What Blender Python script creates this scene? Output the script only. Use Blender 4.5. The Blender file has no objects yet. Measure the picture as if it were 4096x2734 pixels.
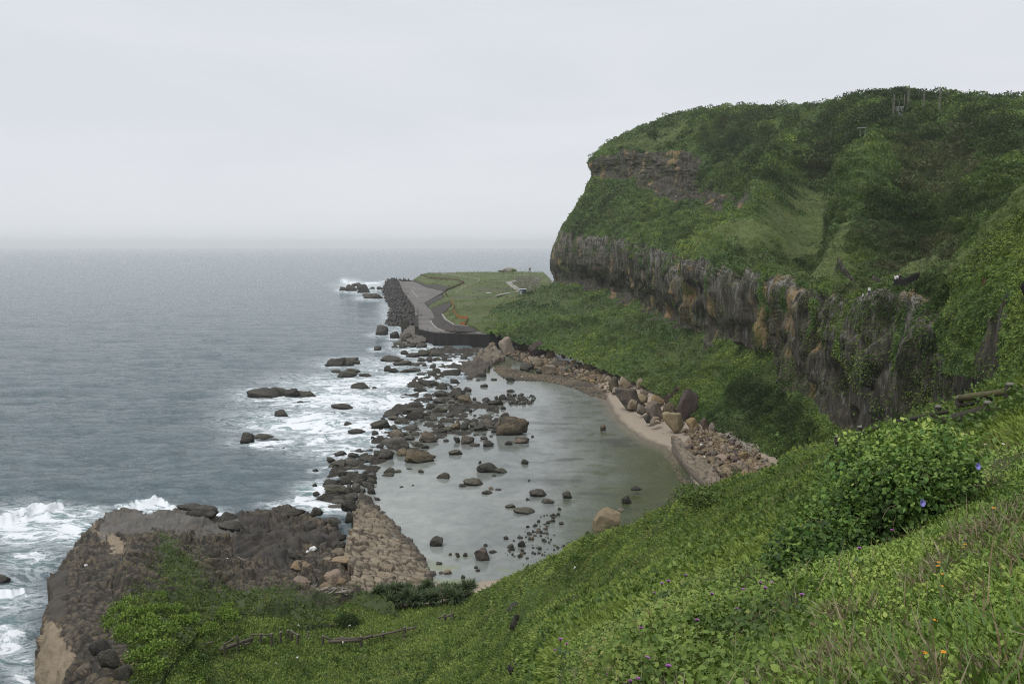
import bpy, bmesh, math, random
import numpy as np
from mathutils import Vector, Matrix

scene = bpy.context.scene
rng = np.random.default_rng(7)
random.seed(7)
C = bpy.context.scene.collection

# ------------------------------------------------------------------ camera
CAM_H = 55.0
W_PX, H_PX, LENS = 1024, 683, 28.0
FPX = LENS / 36.0 * W_PX
HORIZON = 246.0
PITCH = math.atan((H_PX / 2 - HORIZON) / FPX)
cam_data = bpy.data.cameras.new('camera')
cam_data.lens = LENS
cam_data.sensor_width = 36.0
cam_data.clip_start = 0.1
cam_data.clip_end = 90000
cam = bpy.data.objects.new('camera', cam_data)
C.objects.link(cam)
cam.location = (0, 0, CAM_H)
cam.rotation_euler = (math.pi / 2 - PITCH, 0, 0)
scene.camera = cam

# ------------------------------------------------------------------ sky, sun, exposure
SUN_EL, SUN_AZ = math.radians(62), math.radians(238)
world = bpy.data.worlds.new('World')
scene.world = world
world.use_nodes = True
wt = world.node_tree
wt.nodes.clear()
def wn(t): return wt.nodes.new(t)
sky = wn('ShaderNodeTexSky'); sky.sky_type = 'NISHITA'; sky.sun_disc = False
sky.sun_elevation = SUN_EL; sky.sun_rotation = SUN_AZ
sky.dust_density = 4.0; sky.air_density = 1.0
skym = wn('ShaderNodeVectorMath'); skym.operation = 'SCALE'; skym.inputs['Scale'].default_value = 0.10
wt.links.new(sky.outputs[0], skym.inputs[0])
tc = wn('ShaderNodeTexCoord')
sep = wn('ShaderNodeSeparateXYZ'); wt.links.new(tc.outputs['Generated'], sep.inputs[0])
mp = wn('ShaderNodeMapping'); mp.inputs['Scale'].default_value = (1.4, 1.4, 7.0)
mp.inputs['Rotation'].default_value = (0.03, 0.06, 0.3)
wt.links.new(tc.outputs['Generated'], mp.inputs['Vector'])
nz = wn('ShaderNodeTexNoise'); nz.inputs['Scale'].default_value = 1.6; nz.inputs['Detail'].default_value = 5
nz.inputs['Roughness'].default_value = 0.5; nz.inputs['Distortion'].default_value = 0.6
wt.links.new(mp.outputs[0], nz.inputs['Vector'])
cr = wn('ShaderNodeValToRGB')
cr.color_ramp.elements[0].position = 0.30; cr.color_ramp.elements[0].color = (0.725, 0.755, 0.815, 1)
cr.color_ramp.elements[1].position = 0.72; cr.color_ramp.elements[1].color = (0.81, 0.835, 0.88, 1)
wt.links.new(nz.outputs['Fac'], cr.inputs[0])
el = wn('ShaderNodeMapRange'); el.inputs['From Min'].default_value = -0.02; el.inputs['From Max'].default_value = 0.16
wt.links.new(sep.outputs['Z'], el.inputs['Value'])
mxe = wn('ShaderNodeMix'); mxe.data_type = 'RGBA'
mxe.inputs['A'].default_value = (0.86, 0.89, 0.925, 1)
wt.links.new(el.outputs[0], mxe.inputs['Factor']); wt.links.new(cr.outputs[0], mxe.inputs['B'])
mx = wn('ShaderNodeMix'); mx.data_type = 'RGBA'; mx.inputs['Factor'].default_value = 0.96
wt.links.new(skym.outputs[0], mx.inputs['A']); wt.links.new(mxe.outputs['Result'], mx.inputs['B'])
bg = wn('ShaderNodeBackground'); bg.inputs['Strength'].default_value = 0.77
wt.links.new(mx.outputs['Result'], bg.inputs['Color'])
wo = wn('ShaderNodeOutputWorld'); wt.links.new(bg.outputs[0], wo.inputs['Surface'])

sun_d = bpy.data.lights.new('sun', 'SUN'); sun_d.energy = 1.5; sun_d.angle = math.radians(25)
sun_d.color = (1.0, 0.97, 0.92)
sun = bpy.data.objects.new('sun', sun_d); C.objects.link(sun)
sdir = Vector((math.cos(SUN_EL) * math.sin(SUN_AZ), math.cos(SUN_EL) * math.cos(SUN_AZ), math.sin(SUN_EL)))
sun.rotation_euler = sdir.to_track_quat('Z', 'Y').to_euler()
sun.location = (0, 0, 300)

scene.view_settings.view_transform = 'Standard'
scene.view_settings.look = 'None'
scene.view_settings.exposure = 0.36
scene.view_settings.gamma = 1.0
scene.cycles.use_denoising = True
scene.cycles.denoiser = 'OPENIMAGEDENOISE'
scene.cycles.denoising_prefilter = 'NONE'
scene.cycles.use_adaptive_sampling = False
scene.cycles.filter_width = 1.1
scene.cycles.volume_bounces = 1
scene.cycles.max_bounces = 6
scene.cycles.diffuse_bounces = 2
scene.cycles.glossy_bounces = 2
scene.cycles.transmission_bounces = 2
scene.cycles.transparent_max_bounces = 4

# ------------------------------------------------------------------ numeric helpers
cp, sp = math.cos(PITCH), math.sin(PITCH)
def rays(px, py):
    px = np.asarray(px, float); py = np.asarray(py, float)
    a = (px - W_PX / 2) / FPX; b = (H_PX / 2 - py) / FPX
    return np.stack([a, cp + b * sp, -sp + b * cp], -1)
def at_d(px, py, d):
    r = rays(px, py)
    return r * (np.asarray(d, float) / r[..., 1])[..., None] + np.array([0, 0, CAM_H])
def at_z(px, py, z):
    r = rays(px, py)
    return r * ((np.asarray(z, float) - CAM_H) / r[..., 2])[..., None] + np.array([0, 0, CAM_H])
def pt(px, py, z): return Vector(at_z(px, py, z))
def project(P):
    q = P - np.array([0, 0, CAM_H])
    dep = q[..., 1] * cp - q[..., 2] * sp
    dep = np.maximum(dep, 1e-3)
    x = q[..., 0] / dep * FPX + W_PX / 2
    y = H_PX / 2 - (q[..., 1] * sp + q[..., 2] * cp) / dep * FPX
    return x, y, dep
def in_poly(x, y, poly):
    poly = np.asarray(poly, float)
    ins = np.zeros(x.shape, bool)
    n = len(poly)
    for i in range(n):
        x0, y0 = poly[i]; x1, y1 = poly[(i + 1) % n]
        if y0 == y1: continue
        c = ((y0 > y) != (y1 > y)) & (x < (x1 - x0) * (y - y0) / (y1 - y0) + x0)
        ins ^= c
    return ins
def dist_poly(x, y, poly, closed=True):
    poly = np.asarray(poly, float)
    best = np.full(x.shape, 1e9)
    n = len(poly)
    for i in range(n if closed else n - 1):
        a = poly[i]; b = poly[(i + 1) % n]
        ab = b - a; L = (ab ** 2).sum() + 1e-9
        t = np.clip(((x - a[0]) * ab[0] + (y - a[1]) * ab[1]) / L, 0, 1)
        best = np.minimum(best, np.hypot(x - a[0] - t * ab[0], y - a[1] - t * ab[1]))
    return best
def smooth(a, b, x):
    t = np.clip((x - a) / (b - a), 0, 1); return t * t * (3 - 2 * t)

def _hash(ix, iy, iz, s=0):
    h = (ix.astype(np.uint32) * np.uint32(374761393) + iy.astype(np.uint32) * np.uint32(668265263)
         + iz.astype(np.uint32) * np.uint32(2147483647) + np.uint32((s * 974711 + 12345) & 0xffffffff))
    h = (h ^ (h >> np.uint32(13))) * np.uint32(1274126177)
    h = (h ^ (h >> np.uint32(16))) * np.uint32(2246822519)
    return h ^ (h >> np.uint32(13))
def _h01(ix, iy, iz, s=0): return _hash(ix, iy, iz, s).astype(np.float64) / 4294967295.0
def vnoise(p, s=0):
    p = np.asarray(p, float)
    i = np.floor(p).astype(np.int64); f = p - i
    u = f * f * f * (f * (f * 6 - 15) + 10)
    r = 0
    for dx in (0, 1):
        wx = u[..., 0] if dx else 1 - u[..., 0]
        for dy in (0, 1):
            wy = u[..., 1] if dy else 1 - u[..., 1]
            for dz in (0, 1):
                wz = u[..., 2] if dz else 1 - u[..., 2]
                h = _hash(i[..., 0] + dx, i[..., 1] + dy, i[..., 2] + dz, s)
                gx = ((h & np.uint32(255)).astype(float) / 127.5 - 1)
                gy = (((h >> np.uint32(8)) & np.uint32(255)).astype(float) / 127.5 - 1)
                gz = (((h >> np.uint32(16)) & np.uint32(255)).astype(float) / 127.5 - 1)
                r = r + wx * wy * wz * (gx * (f[..., 0] - dx) + gy * (f[..., 1] - dy) + gz * (f[..., 2] - dz))
    return r * 1.4
def fbm(p, oct=4, s=0, gain=0.5, lac=2.03):
    p = np.asarray(p, float); r = 0; a = 1.0; t = 0
    for o in range(oct):
        r = r + a * vnoise(p, s + o * 17); t += a; a *= gain; p = p * lac + 3.7
    return r / t * 1.3
def worley(p, s=0):
    p = np.asarray(p, float)
    i = np.floor(p).astype(np.int64)
    f1 = np.full(p.shape[:-1], 9.0); f2 = f1.copy(); idv = f1.copy()
    for dx in (-1, 0, 1):
        for dy in (-1, 0, 1):
            for dz in (-1, 0, 1):
                a, b, c = i[..., 0] + dx, i[..., 1] + dy, i[..., 2] + dz
                h0 = _h01(a, b, c, s); h1 = _h01(a, b, c, s + 1); h2 = _h01(a, b, c, s + 2)
                d = np.sqrt((a + h0 - p[..., 0]) ** 2 + (b + h1 - p[..., 1]) ** 2 + (c + h2 - p[..., 2]) ** 2)
                m = d < f1
                f2 = np.where(m, f1, np.minimum(f2, d))
                idv = np.where(m, h0, idv); f1 = np.where(m, d, f1)
    return f1, f2, idv

# ------------------------------------------------------------------ mesh helpers
def mesh_np(name, V, faces_list, attrs=None, cols=None, smooth_shade=True, mat=None):
    """faces_list: list of int arrays (n,k)."""
    me = bpy.data.meshes.new(name)
    V = np.asarray(V, np.float32)
    faces_list = [np.asarray(f, np.int32) for f in faces_list if len(f)]
    me.vertices.add(len(V)); me.vertices.foreach_set('co', V.ravel())
    loops = np.concatenate([f.ravel() for f in faces_list])
    tot = np.concatenate([np.full(len(f), f.shape[1], np.int32) for f in faces_list])
    start = np.concatenate([[0], np.cumsum(tot)[:-1]]).astype(np.int32)
    me.loops.add(len(loops)); me.loops.foreach_set('vertex_index', loops)
    me.polygons.add(len(tot)); me.polygons.foreach_set('loop_start', start)
    me.polygons.foreach_set('loop_total', tot)
    me.polygons.foreach_set('use_smooth', np.full(len(tot), smooth_shade, bool))
    me.update(calc_edges=True)
    for k, a in (attrs or {}).items():
        at = me.attributes.new(k, 'FLOAT', 'POINT'); at.data.foreach_set('value', np.asarray(a, np.float32))
    if cols is not None:
        at = me.attributes.new('Col', 'FLOAT_COLOR', 'POINT')
        c4 = np.concatenate([np.asarray(cols, np.float32), np.ones((len(V), 1), np.float32)], 1)
        at.data.foreach_set('color', c4.ravel())
    if mat: me.materials.append(mat)
    return me
def link(name, me, parent=None):
    o = bpy.data.objects.new(name, me); C.objects.link(o)
    if parent: o.parent = parent
    return o
def tag(o, label=None, cat=None, group=None, kind=None):
    if label: o['label'] = label
    if cat: o['category'] = cat
    if group: o['group'] = group
    if kind: o['kind'] = kind
    return o
def empty(name, loc, label, cat, group=None, rz=0):
    o = bpy.data.objects.new(name, None); C.objects.link(o)
    o.location = loc; o.rotation_euler = (0, 0, rz); o.empty_display_size = 0.2
    return tag(o, label, cat, group)
def copy_tree(o, parent=None):
    c = o.copy(); C.objects.link(c); c.parent = parent
    for ch in list(o.children): copy_tree(ch, c)
    return c

def tps(ctrl, X, Y, reg=1e-4, log=False):
    """ctrl: (px,py,'d'|'z',val) -> forward distance at X,Y (interpolates 1/d)"""
    c = np.array([[a, b] for a, b, k, v in ctrl], float) / 100.0
    w = np.array([1.0 / (v if k == 'd' else at_z(a, b, v)[1]) for a, b, k, v in ctrl])
    if log: w = np.log(w)
    n = len(c)
    D = np.linalg.norm(c[:, None] - c[None], axis=-1)
    U = lambda r: np.where(r > 0, r * r * np.log(r + 1e-12), 0)
    A = np.zeros((n + 3, n + 3)); A[:n, :n] = U(D) + np.eye(n) * reg
    A[:n, n] = 1; A[:n, n + 1:] = c; A[n, :n] = 1; A[n + 1:, :n] = c.T
    sol = np.linalg.solve(A, np.concatenate([w, [0, 0, 0]]))
    out = np.empty(X.size); xs = X.ravel() / 100; ys = Y.ravel() / 100
    for i in range(0, X.size, 40000):
        q = np.stack([xs[i:i + 40000], ys[i:i + 40000]], -1)
        r = np.linalg.norm(q[:, None] - c[None], axis=-1)
        out[i:i + 40000] = U(r) @ sol[:n] + sol[n] + q @ sol[n + 1:]
    if log: return np.exp(-out).reshape(X.shape)
    return (1.0 / np.maximum(out, 1e-6)).reshape(X.shape)

class Patch: pass
def patch(poly, ctrl, step, grow=0, log=False, rough=0):
    poly = np.asarray(poly, float)
    x0, y0 = poly.min(0); x1, y1 = poly.max(0)
    nx = int((x1 - x0) / step) + 2; ny = int((y1 - y0) / step) + 2
    X, Y = np.meshgrid(x0 + np.arange(nx) * step, y0 + np.arange(ny) * step)
    if rough:
        q = np.stack([X, Y, 0 * X], -1)
        ins = in_poly(X + rough * (fbm(q / 9, 3, 811) * 1.5 + vnoise(q / 2.2, 813) * .6), Y + rough * (fbm(q / 9, 3, 815) * 1.1 + vnoise(q / 2.2, 817) * .4), poly)
    else: ins = in_poly(X, Y, poly)
    if grow: ins |= dist_poly(X, Y, poly) < grow
    idx = np.arange(nx * ny).reshape(ny, nx)
    f = np.stack([idx[:-1, :-1], idx[1:, :-1], idx[1:, 1:], idx[:-1, 1:]], -1)
    ok = ins[:-1, :-1] & ins[1:, :-1] & ins[1:, 1:] & ins[:-1, 1:]
    f = f[ok]
    used = np.unique(f); re = np.full(nx * ny, -1); re[used] = np.arange(len(used))
    p = Patch()
    p.px = X.ravel()[used]; p.py = Y.ravel()[used]; p.f = re[f]
    p.d = tps(ctrl, p.px, p.py, log=log)
    p.P = at_d(p.px, p.py, p.d)
    return p
def normals(P, f):
    n = np.zeros_like(P)
    a = P[f[:, 2]] - P[f[:, 0]]; b = P[f[:, 3]] - P[f[:, 1]]
    fn = np.cross(a, b)
    fn /= (np.linalg.norm(fn, axis=1, keepdims=True) + 1e-12)
    for k in range(4): np.add.at(n, f[:, k], fn)
    n /= (np.linalg.norm(n, axis=1, keepdims=True) + 1e-12)
    return n
def face_to_cam(p):
    n = normals(p.P, p.f)
    s = ((np.array([0, 0, CAM_H]) - p.P) * n).sum(1).mean()
    if s < 0: p.f = p.f[:, ::-1]; n = -n
    return n
def skirt(P, f, away, down, zmin=None):
    """close the open border: run it back from the camera and down"""
    e = np.concatenate([f[:, [0, 1]], f[:, [1, 2]], f[:, [2, 3]], f[:, [3, 0]]])
    key = np.sort(e, 1); k = key[:, 0].astype(np.int64) * len(P) + key[:, 1]
    u, inv, cnt = np.unique(k, return_inverse=True, return_counts=True)
    b = e[cnt[inv] == 1]
    bv = np.unique(b); m = np.full(len(P), -1); m[bv] = len(P) + np.arange(len(bv))
    h = P[bv] * np.array([1, 1, 0]); h /= np.linalg.norm(h, axis=1, keepdims=True) + 1e-9
    Q = P[bv] + h * away - np.array([0, 0, 1]) * down
    if zmin is not None: Q[:, 2] = zmin
    q = np.stack([b[:, 1], b[:, 0], m[b[:, 0]], m[b[:, 1]]], 1)
    return np.concatenate([P, Q]), np.concatenate([f, q]), len(bv), bv
def extend_attr(a, bv): return np.concatenate([a, a[bv]])

# ------------------------------------------------------------------ material helpers
class NT:
    def __init__(s, name):
        s.m = bpy.data.materials.new(name); s.m.use_nodes = True
        s.t = s.m.node_tree; s.t.nodes.clear()
        s.out = s.t.nodes.new('ShaderNodeOutputMaterial')
    def n(s, typ, out=0, props=None, **inp):
        nd = s.t.nodes.new(typ)
        for k, v in (props or {}).items(): setattr(nd, k, v)
        for k, v in inp.items():
            key = int(k[1:]) if k[0] == 'i' and k[1:].isdigit() else k.replace('_', ' ')
            s.put(nd.inputs[key], v)
        return nd.outputs[out]
    def put(s, sock, v):
        if isinstance(v, bpy.types.NodeSocket): s.t.links.new(v, sock)
        else:
            if sock.type == 'RGBA' and len(v) == 3: v = (*v, 1)
            sock.default_value = v
    def mix(s, f, a, b, blend='MIX'):
        nd = s.t.nodes.new('ShaderNodeMix'); nd.data_type = 'RGBA'; nd.blend_type = blend
        s.put(nd.inputs['Factor'], f); s.put(nd.inputs['A'], a); s.put(nd.inputs['B'], b)
        return nd.outputs['Result']
    def math(s, op, a, b=0.0, clamp=False):
        nd = s.t.nodes.new('ShaderNodeMath'); nd.operation = op; nd.use_clamp = clamp
        s.put(nd.inputs[0], a); s.put(nd.inputs[1], b); return nd.outputs[0]
    def ramp(s, f, stops):
        nd = s.t.nodes.new('ShaderNodeValToRGB'); r = nd.color_ramp
        while len(r.elements) < len(stops): r.elements.new(0.5)
        for e, (p, c) in zip(r.elements, stops):
            e.position = p; e.color = (*c, 1) if not isinstance(c, (int, float)) else (c, c, c, 1)
        s.put(nd.inputs[0], f); return nd.outputs[0]
    def attr(s, name, out=2):
        nd = s.t.nodes.new('ShaderNodeAttribute'); nd.attribute_name = name; return nd.outputs[out]
    def coord(s, which='Object', scale=(1, 1, 1), rot=(0, 0, 0)):
        tcn = s.t.nodes.new('ShaderNodeTexCoord')
        mpn = s.t.nodes.new('ShaderNodeMapping'); mpn.inputs['Scale'].default_value = scale
        mpn.inputs['Rotation'].default_value = rot
        s.t.links.new(tcn.outputs[which], mpn.inputs['Vector']); return mpn.outputs[0]
    def noise(s, vec, scale, detail=4, rough=0.55, dist=0.0):
        return s.n('ShaderNodeTexNoise', Vector=vec, Scale=scale, Detail=detail, Roughness=rough, Distortion=dist)
    def vor(s, vec, scale, feature='F1', rand=1.0):
        return s.n('ShaderNodeTexVoronoi', props={'feature': feature}, Vector=vec, Scale=scale, Randomness=rand)
    def bump(s, h, strength=0.5, dist=0.1, normal=None):
        nd = s.t.nodes.new('ShaderNodeBump'); s.put(nd.inputs['Strength'], strength)
        s.put(nd.inputs['Distance'], dist); s.put(nd.inputs['Height'], h)
        if normal is not None: s.t.links.new(normal, nd.inputs['Normal'])
        return nd.outputs[0]
    def principled(s, base, rough=0.8, normal=None, spec=0.3, **kw):
        nd = s.t.nodes.new('ShaderNodeBsdfPrincipled')
        s.put(nd.inputs['Base Color'], base); s.put(nd.inputs['Roughness'], rough)
        s.put(nd.inputs['Specular IOR Level'], spec)
        if normal is not None: s.t.links.new(normal, nd.inputs['Normal'])
        for k, v in kw.items(): s.put(nd.inputs[k.replace('_', ' ')], v)
        return nd.outputs[0]
    def end(s, sh): s.t.links.new(sh, s.out.inputs['Surface']); return s.m

def plain(name, col, rough=0.7, spec=0.3, bump=0.0, bscale=8, var=0.25, metallic=0.0):
    t = NT(name); c = t.coord()
    n = t.noise(c, bscale, 5)
    b = t.mix(n, tuple(x * (1 - var) for x in col), tuple(min(1, x * (1 + var)) for x in col))
    nr = t.bump(n, bump, 0.05) if bump else None
    return t.end(t.principled(b, rough, nr, spec, Metallic=metallic))

def leaf_mat(name, trans=0.3, rough=0.5):
    t = NT(name)
    c = t.attr('Col', 0)
    p = t.principled(c, rough, None, 0.25)
    tl = t.n('ShaderNodeBsdfTranslucent', Color=t.mix(0.5, c, (0.18, 0.28, 0.05)))
    m = t.t.nodes.new('ShaderNodeMixShader'); m.inputs[0].default_value = trans
    t.t.links.new(p, m.inputs[1]); t.t.links.new(tl, m.inputs[2])
    return t.end(m.outputs[0])
# ------------------------------------------------------------------ materials for the ground
def rock_material(name, dark, mid, light, scale=1.0, bump=0.6, vertical=False, attr_green=False, stain=(0.22, 0.15, 0.07), ochre=0.0, white=0.0, rough=0.8, spec=0.3):
    t = NT(name)
    c = t.coord()
    cv = t.coord(scale=(1, 1, 0.12)) if vertical else c
    big = t.noise(cv, 0.12 * scale, 6, 0.6)
    fine = t.noise(cv, 0.9 * scale, 8, 0.65)
    tiny = t.noise(c, 5.0 * scale, 6, 0.7)
    base = t.mix(t.ramp(big, [(0.35, 0), (0.68, 1)]), dark, mid)
    base = t.mix(t.ramp(fine, [(0.48, 0), (0.75, 1)]), base, light)
    if ochre:
        om = t.noise(t.coord(scale=(1, 1, 0.35)) if vertical else c, 0.10 * scale, 4, 0.5)
        base = t.mix(t.ramp(om, [(0.585, 0), (0.645, ochre)]), base, stain)
    if white:
        wm = t.noise(t.coord(scale=(1.2, 1.2, 0.07)), 0.55 * scale, 7, 0.72)
        base = t.mix(t.ramp(wm, [(0.57, 0), (0.70, white)]), base, (0.30, 0.29, 0.28))
    base = t.mix(t.ramp(tiny, [(0.3, 0.5), (0.6, 0)]), base, tuple(x * 0.45 for x in dark))
    h = t.math('ADD', t.math('MULTIPLY', fine, 1.0), t.math('MULTIPLY', tiny, 0.35))
    nr = t.bump(h, bump, 0.6 / scale)
    return t, base, nr, rough, spec

def finish_rock(t, base, nr, rough, spec): return t.end(t.principled(base, rough, nr, spec))

def green_colour(t, dark, mid, light, dry, sc=1.0):
    c = t.coord()
    a = t.noise(c, 0.035 * sc, 5, 0.6); b = t.noise(c, 0.35 * sc, 6, 0.65); d = t.noise(c, 0.09 * sc, 5, 0.6)
    g = t.mix(t.ramp(a, [(0.38, 0), (0.62, 1)]), dark, mid)
    g = t.mix(t.ramp(b, [(0.45, 0), (0.75, 0.9)]), g, light)
    g = t.mix(t.ramp(d, [(0.52, 0), (0.70, 0.75)]), g, dry)
    return g, b

# hill: vegetation over rock, chosen by the vertex attribute 'rock'
t, rb, rn, rr, rs = rock_material('hillside', (0.028, 0.026, 0.019), (0.078, 0.071, 0.052), (0.175, 0.160, 0.118), 1.0, 0.9, True, ochre=0.85, white=0.85, stain=(0.29, 0.20, 0.10))
g, gb = green_colour(t, (0.026, 0.052, 0.015), (0.048, 0.090, 0.024), (0.095, 0.140, 0.038), (0.075, 0.070, 0.035))
rk = t.attr('rock')
gf = t.attr('grass')
g = t.mix(t.math('MULTIPLY', gf, 0.8), g, t.mix(gb, (0.065, 0.088, 0.028), (0.135, 0.160, 0.058)))
dk = t.noise(t.coord(scale=(1.6, 1.6, 0.05)), 0.5, 7, 0.72)
rb = t.mix(t.ramp(dk, [(.36, .8), (.47, 0)]), rb, (0.020, 0.018, 0.015))
lc = t.noise(t.coord(scale=(1.3, 1.3, 0.08)), 0.45, 8, 0.75)
rb = t.mix(t.math('MULTIPLY', t.attr('lichen'), t.ramp(lc, [(.48, 0), (.62, .8)])), rb, (0.25, 0.24, 0.215))
edge = t.ramp(t.math('ADD', rk, t.math('MULTIPLY', t.math('SUBTRACT', t.noise(t.coord(scale=(1, 1, .4)), 0.5, 6, .7), 0.5), 0.9)), [(0.45, 0), (0.55, 1)])
col = t.mix(edge, g, rb)
nr2 = t.bump(gb, 0.5, 0.8)
nm = t.t.nodes.new('ShaderNodeMix'); nm.data_type = 'VECTOR'
t.put(nm.inputs['Factor'], edge); t.t.links.new(nr2, nm.inputs[4]); t.t.links.new(rn, nm.inputs[5])
M_hill = t.end(t.principled(col, 0.85, nm.outputs[1], 0.2))

t = NT('grassy_ground')
g, gb = green_colour(t, (0.030, 0.055, 0.014), (0.055, 0.095, 0.024), (0.095, 0.135, 0.036), (0.095, 0.080, 0.042), 4.0)
M_grass = t.end(t.principled(g, 0.9, t.bump(gb, 0.5, 0.2), 0.15))

t = NT('meadow')
g, gb = green_colour(t, (0.070, 0.090, 0.036), (0.105, 0.130, 0.048), (0.110, 0.160, 0.048), (0.120, 0.108, 0.065), 0.9)
pth = t.attr('path')
g = t.mix(pth, g, (0.22, 0.20, 0.165))
g = t.mix(t.attr('bare'), g, (0.085, 0.075, 0.065))
M_meadow = t.end(t.principled(g, 0.9, t.bump(gb, 0.6, 0.5), 0.15))

t, rb, rn, rr, rs = rock_material('promontory_rock', (0.042, 0.036, 0.026), (0.125, 0.099, 0.066), (0.235, 0.190, 0.130), 3.0, 0.8, False, ochre=0.5, stain=(0.20, 0.145, 0.085))
crk = t.attr('crack')
rb = t.mix(t.ramp(crk, [(0.05, 0.9), (0.7, 0.0)]), rb, (0.018, 0.016, 0.014))
rb = t.mix(t.attr('tan'), rb, t.mix(t.noise(t.coord(scale=(1, 1, .3)), 0.8, 5), (0.17, 0.13, 0.085), (0.33, 0.27, 0.19)))
rb = t.mix(t.attr('dark'), rb, t.mix(t.noise(t.coord(), 0.7, 6), (0.022, 0.021, 0.021), (0.060, 0.056, 0.052)))
rb = t.mix(t.attr('grey'), rb, t.mix(t.noise(t.coord(), 0.5, 6), (0.075, 0.072, 0.066), (0.165, 0.155, 0.14)))
gm = t.ramp(t.math('ADD', t.attr('green'), t.math('MULTIPLY', t.math('SUBTRACT', t.noise(t.coord(), 1.2, 7, .7), 0.5), 1.2)), [(0.45, 0), (0.62, 1)])
rb = t.mix(gm, rb, t.mix(t.noise(t.coord(), 2.5, 5), (0.032, 0.052, 0.015), (0.066, 0.092, 0.030)))
M_prom = t.end(t.principled(rb, 0.75, rn, 0.35))

t, rb, rn, rr, rs = rock_material('tessellated_sandstone', (0.20, 0.16, 0.11), (0.34, 0.28, 0.20), (0.46, 0.39, 0.30), 2.5, 0.5)
rb = t.mix(t.ramp(t.attr('crack'), [(0.08, 0.9), (0.55, 0.0)]), rb, (0.045, 0.036, 0.028))
rb = t.mix(t.ramp(t.noise(t.coord(), 0.16, 6, .65), [(.40, .5), (.56, 0)]), rb, (0.15, 0.125, 0.095))
rb = t.mix(t.attr('wet'), rb, (0.065, 0.056, 0.046))
M_fan = t.end(t.principled(rb, 0.8, rn, 0.25))

t = NT('beach_sand')
c = t.coord(); n1 = t.noise(c, 0.35, 6, .6); n2 = t.noise(c, 12, 4, .7)
sb = t.mix(n1, (0.255, 0.212, 0.162), (0.35, 0.298, 0.235))
sb = t.mix(t.math('MULTIPLY', t.attr('wet'), 0.85), sb, (0.115, 0.092, 0.070))
M_sand = t.end(t.principled(sb, 0.85, t.bump(n2, 0.2, 0.03), 0.25))

t = NT('concrete_road')
c = t.coord(); n1 = t.noise(c, 0.09, 7, .65); n2 = t.noise(c, 1.5, 5, .7)
M_road = t.end(t.principled(t.mix(t.ramp(n1, [(.35, 0), (.65, 1)]), (0.10, 0.095, 0.088), t.mix(n2, (0.15, 0.145, 0.135), (0.22, 0.21, 0.195))), 0.85, t.bump(n2, .2, .05), 0.2))
M_path = plain('concrete_path', (0.30, 0.285, 0.26), 0.9, 0.2, 0.2, 1.0, 0.15)
M_wall = None
t = NT('seawall_concrete')
c = t.coord(scale=(1, 1, 0.15)); n1 = t.noise(c, 0.6, 6, .7)
M_wall = t.end(t.principled(t.mix(t.ramp(n1, [(.4, 0), (.7, 1)]), (0.016, 0.015, 0.014), (0.042, 0.039, 0.035)), 0.85, t.bump(n1, .3, .1), 0.25))
t = NT('pitched_stone')
c = t.coord(); v = t.vor(c, 0.9); n1 = t.noise(c, 0.25, 5)
hb = t.mix(n1, (0.050, 0.046, 0.042), (0.11, 0.102, 0.092))
hb = t.mix(t.ramp(v, [(.35, 0), (.6, .7)]), hb, (0.030, 0.028, 0.026))
M_pitch = t.end(t.principled(hb, 0.9, t.bump(v, 0.8, 0.4), 0.2))

# ------------------------------------------------------------------ sea
FOAM = []   # (px, py, rx, ry, strength) where the surf breaks, filled below and by the rocks
LAGOON = [(356, 492), (372, 462), (392, 447), (412, 425), (428, 408), (452, 388), (470, 376), (488, 368), (500, 352), (516, 348), (530, 358),
          (556, 364), (590, 376), (608, 386), (618, 397), (624, 408), (638, 422), (654, 432), (674, 438), (692, 455), (708, 474), (718, 490),
          (700, 505), (640, 535), (590, 565), (540, 590), (470, 594), (430, 585), (400, 545), (372, 510)]
def foam_blob(x, y, rx, ry, s=1.0): FOAM.append((x, y, rx, ry, s))
for b in [(375, 365, 62, 9, .62), (352, 383, 75, 11, .85), (405, 380, 45, 10, 1.0), (418, 350, 26, 14, .75), (400, 330, 18, 12, .5), (392, 308, 14, 22, .55), (448, 366, 34, 12, 1.0),
          (335, 400, 85, 13, .95), (395, 402, 40, 10, 1.0), (270, 392, 38, 6, .8), (310, 422, 75, 14, .95), (365, 430, 45, 14, 1.0), (300, 440, 60, 13, .7), (262, 443, 32, 5, .85),
          (330, 452, 45, 10, .6), (355, 470, 30, 10, .55), (320, 490, 26, 10, .95), (312, 502, 30, 7, 1.0), (283, 505, 22, 5, .9), (346, 450, 22, 12, .9), (330, 508, 25, 6, 1.0),
          (275, 447, 14, 6, .7), (345, 505, 14, 7, 1.0), (380, 440, 24, 10, .95), (412, 415, 20, 8, .9),
          (150, 505, 22, 8, .95), (172, 508, 22, 5, .9), (205, 510, 18, 4, .95), (42, 515, 48, 14, 1.0), (70, 530, 40, 16, .9), (20, 530, 40, 18, .95), (30, 560, 36, 20, .62), (14, 600, 34, 28, .62),
          (10, 645, 26, 36, .70), (22, 670, 14, 30, .72), (90, 512, 26, 8, .8), (125, 505, 10, 4, .9), (220, 514, 10, 3, 1.0),
          (362, 285, 26, 3, .8), (352, 283, 10, 4, .9), (375, 298, 12, 3, .5), (345, 281, 5, 3, 1.0), (235, 444, 12, 3, .3), (20, 590, 8, 3, .5)]:
    foam_blob(*b)

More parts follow.
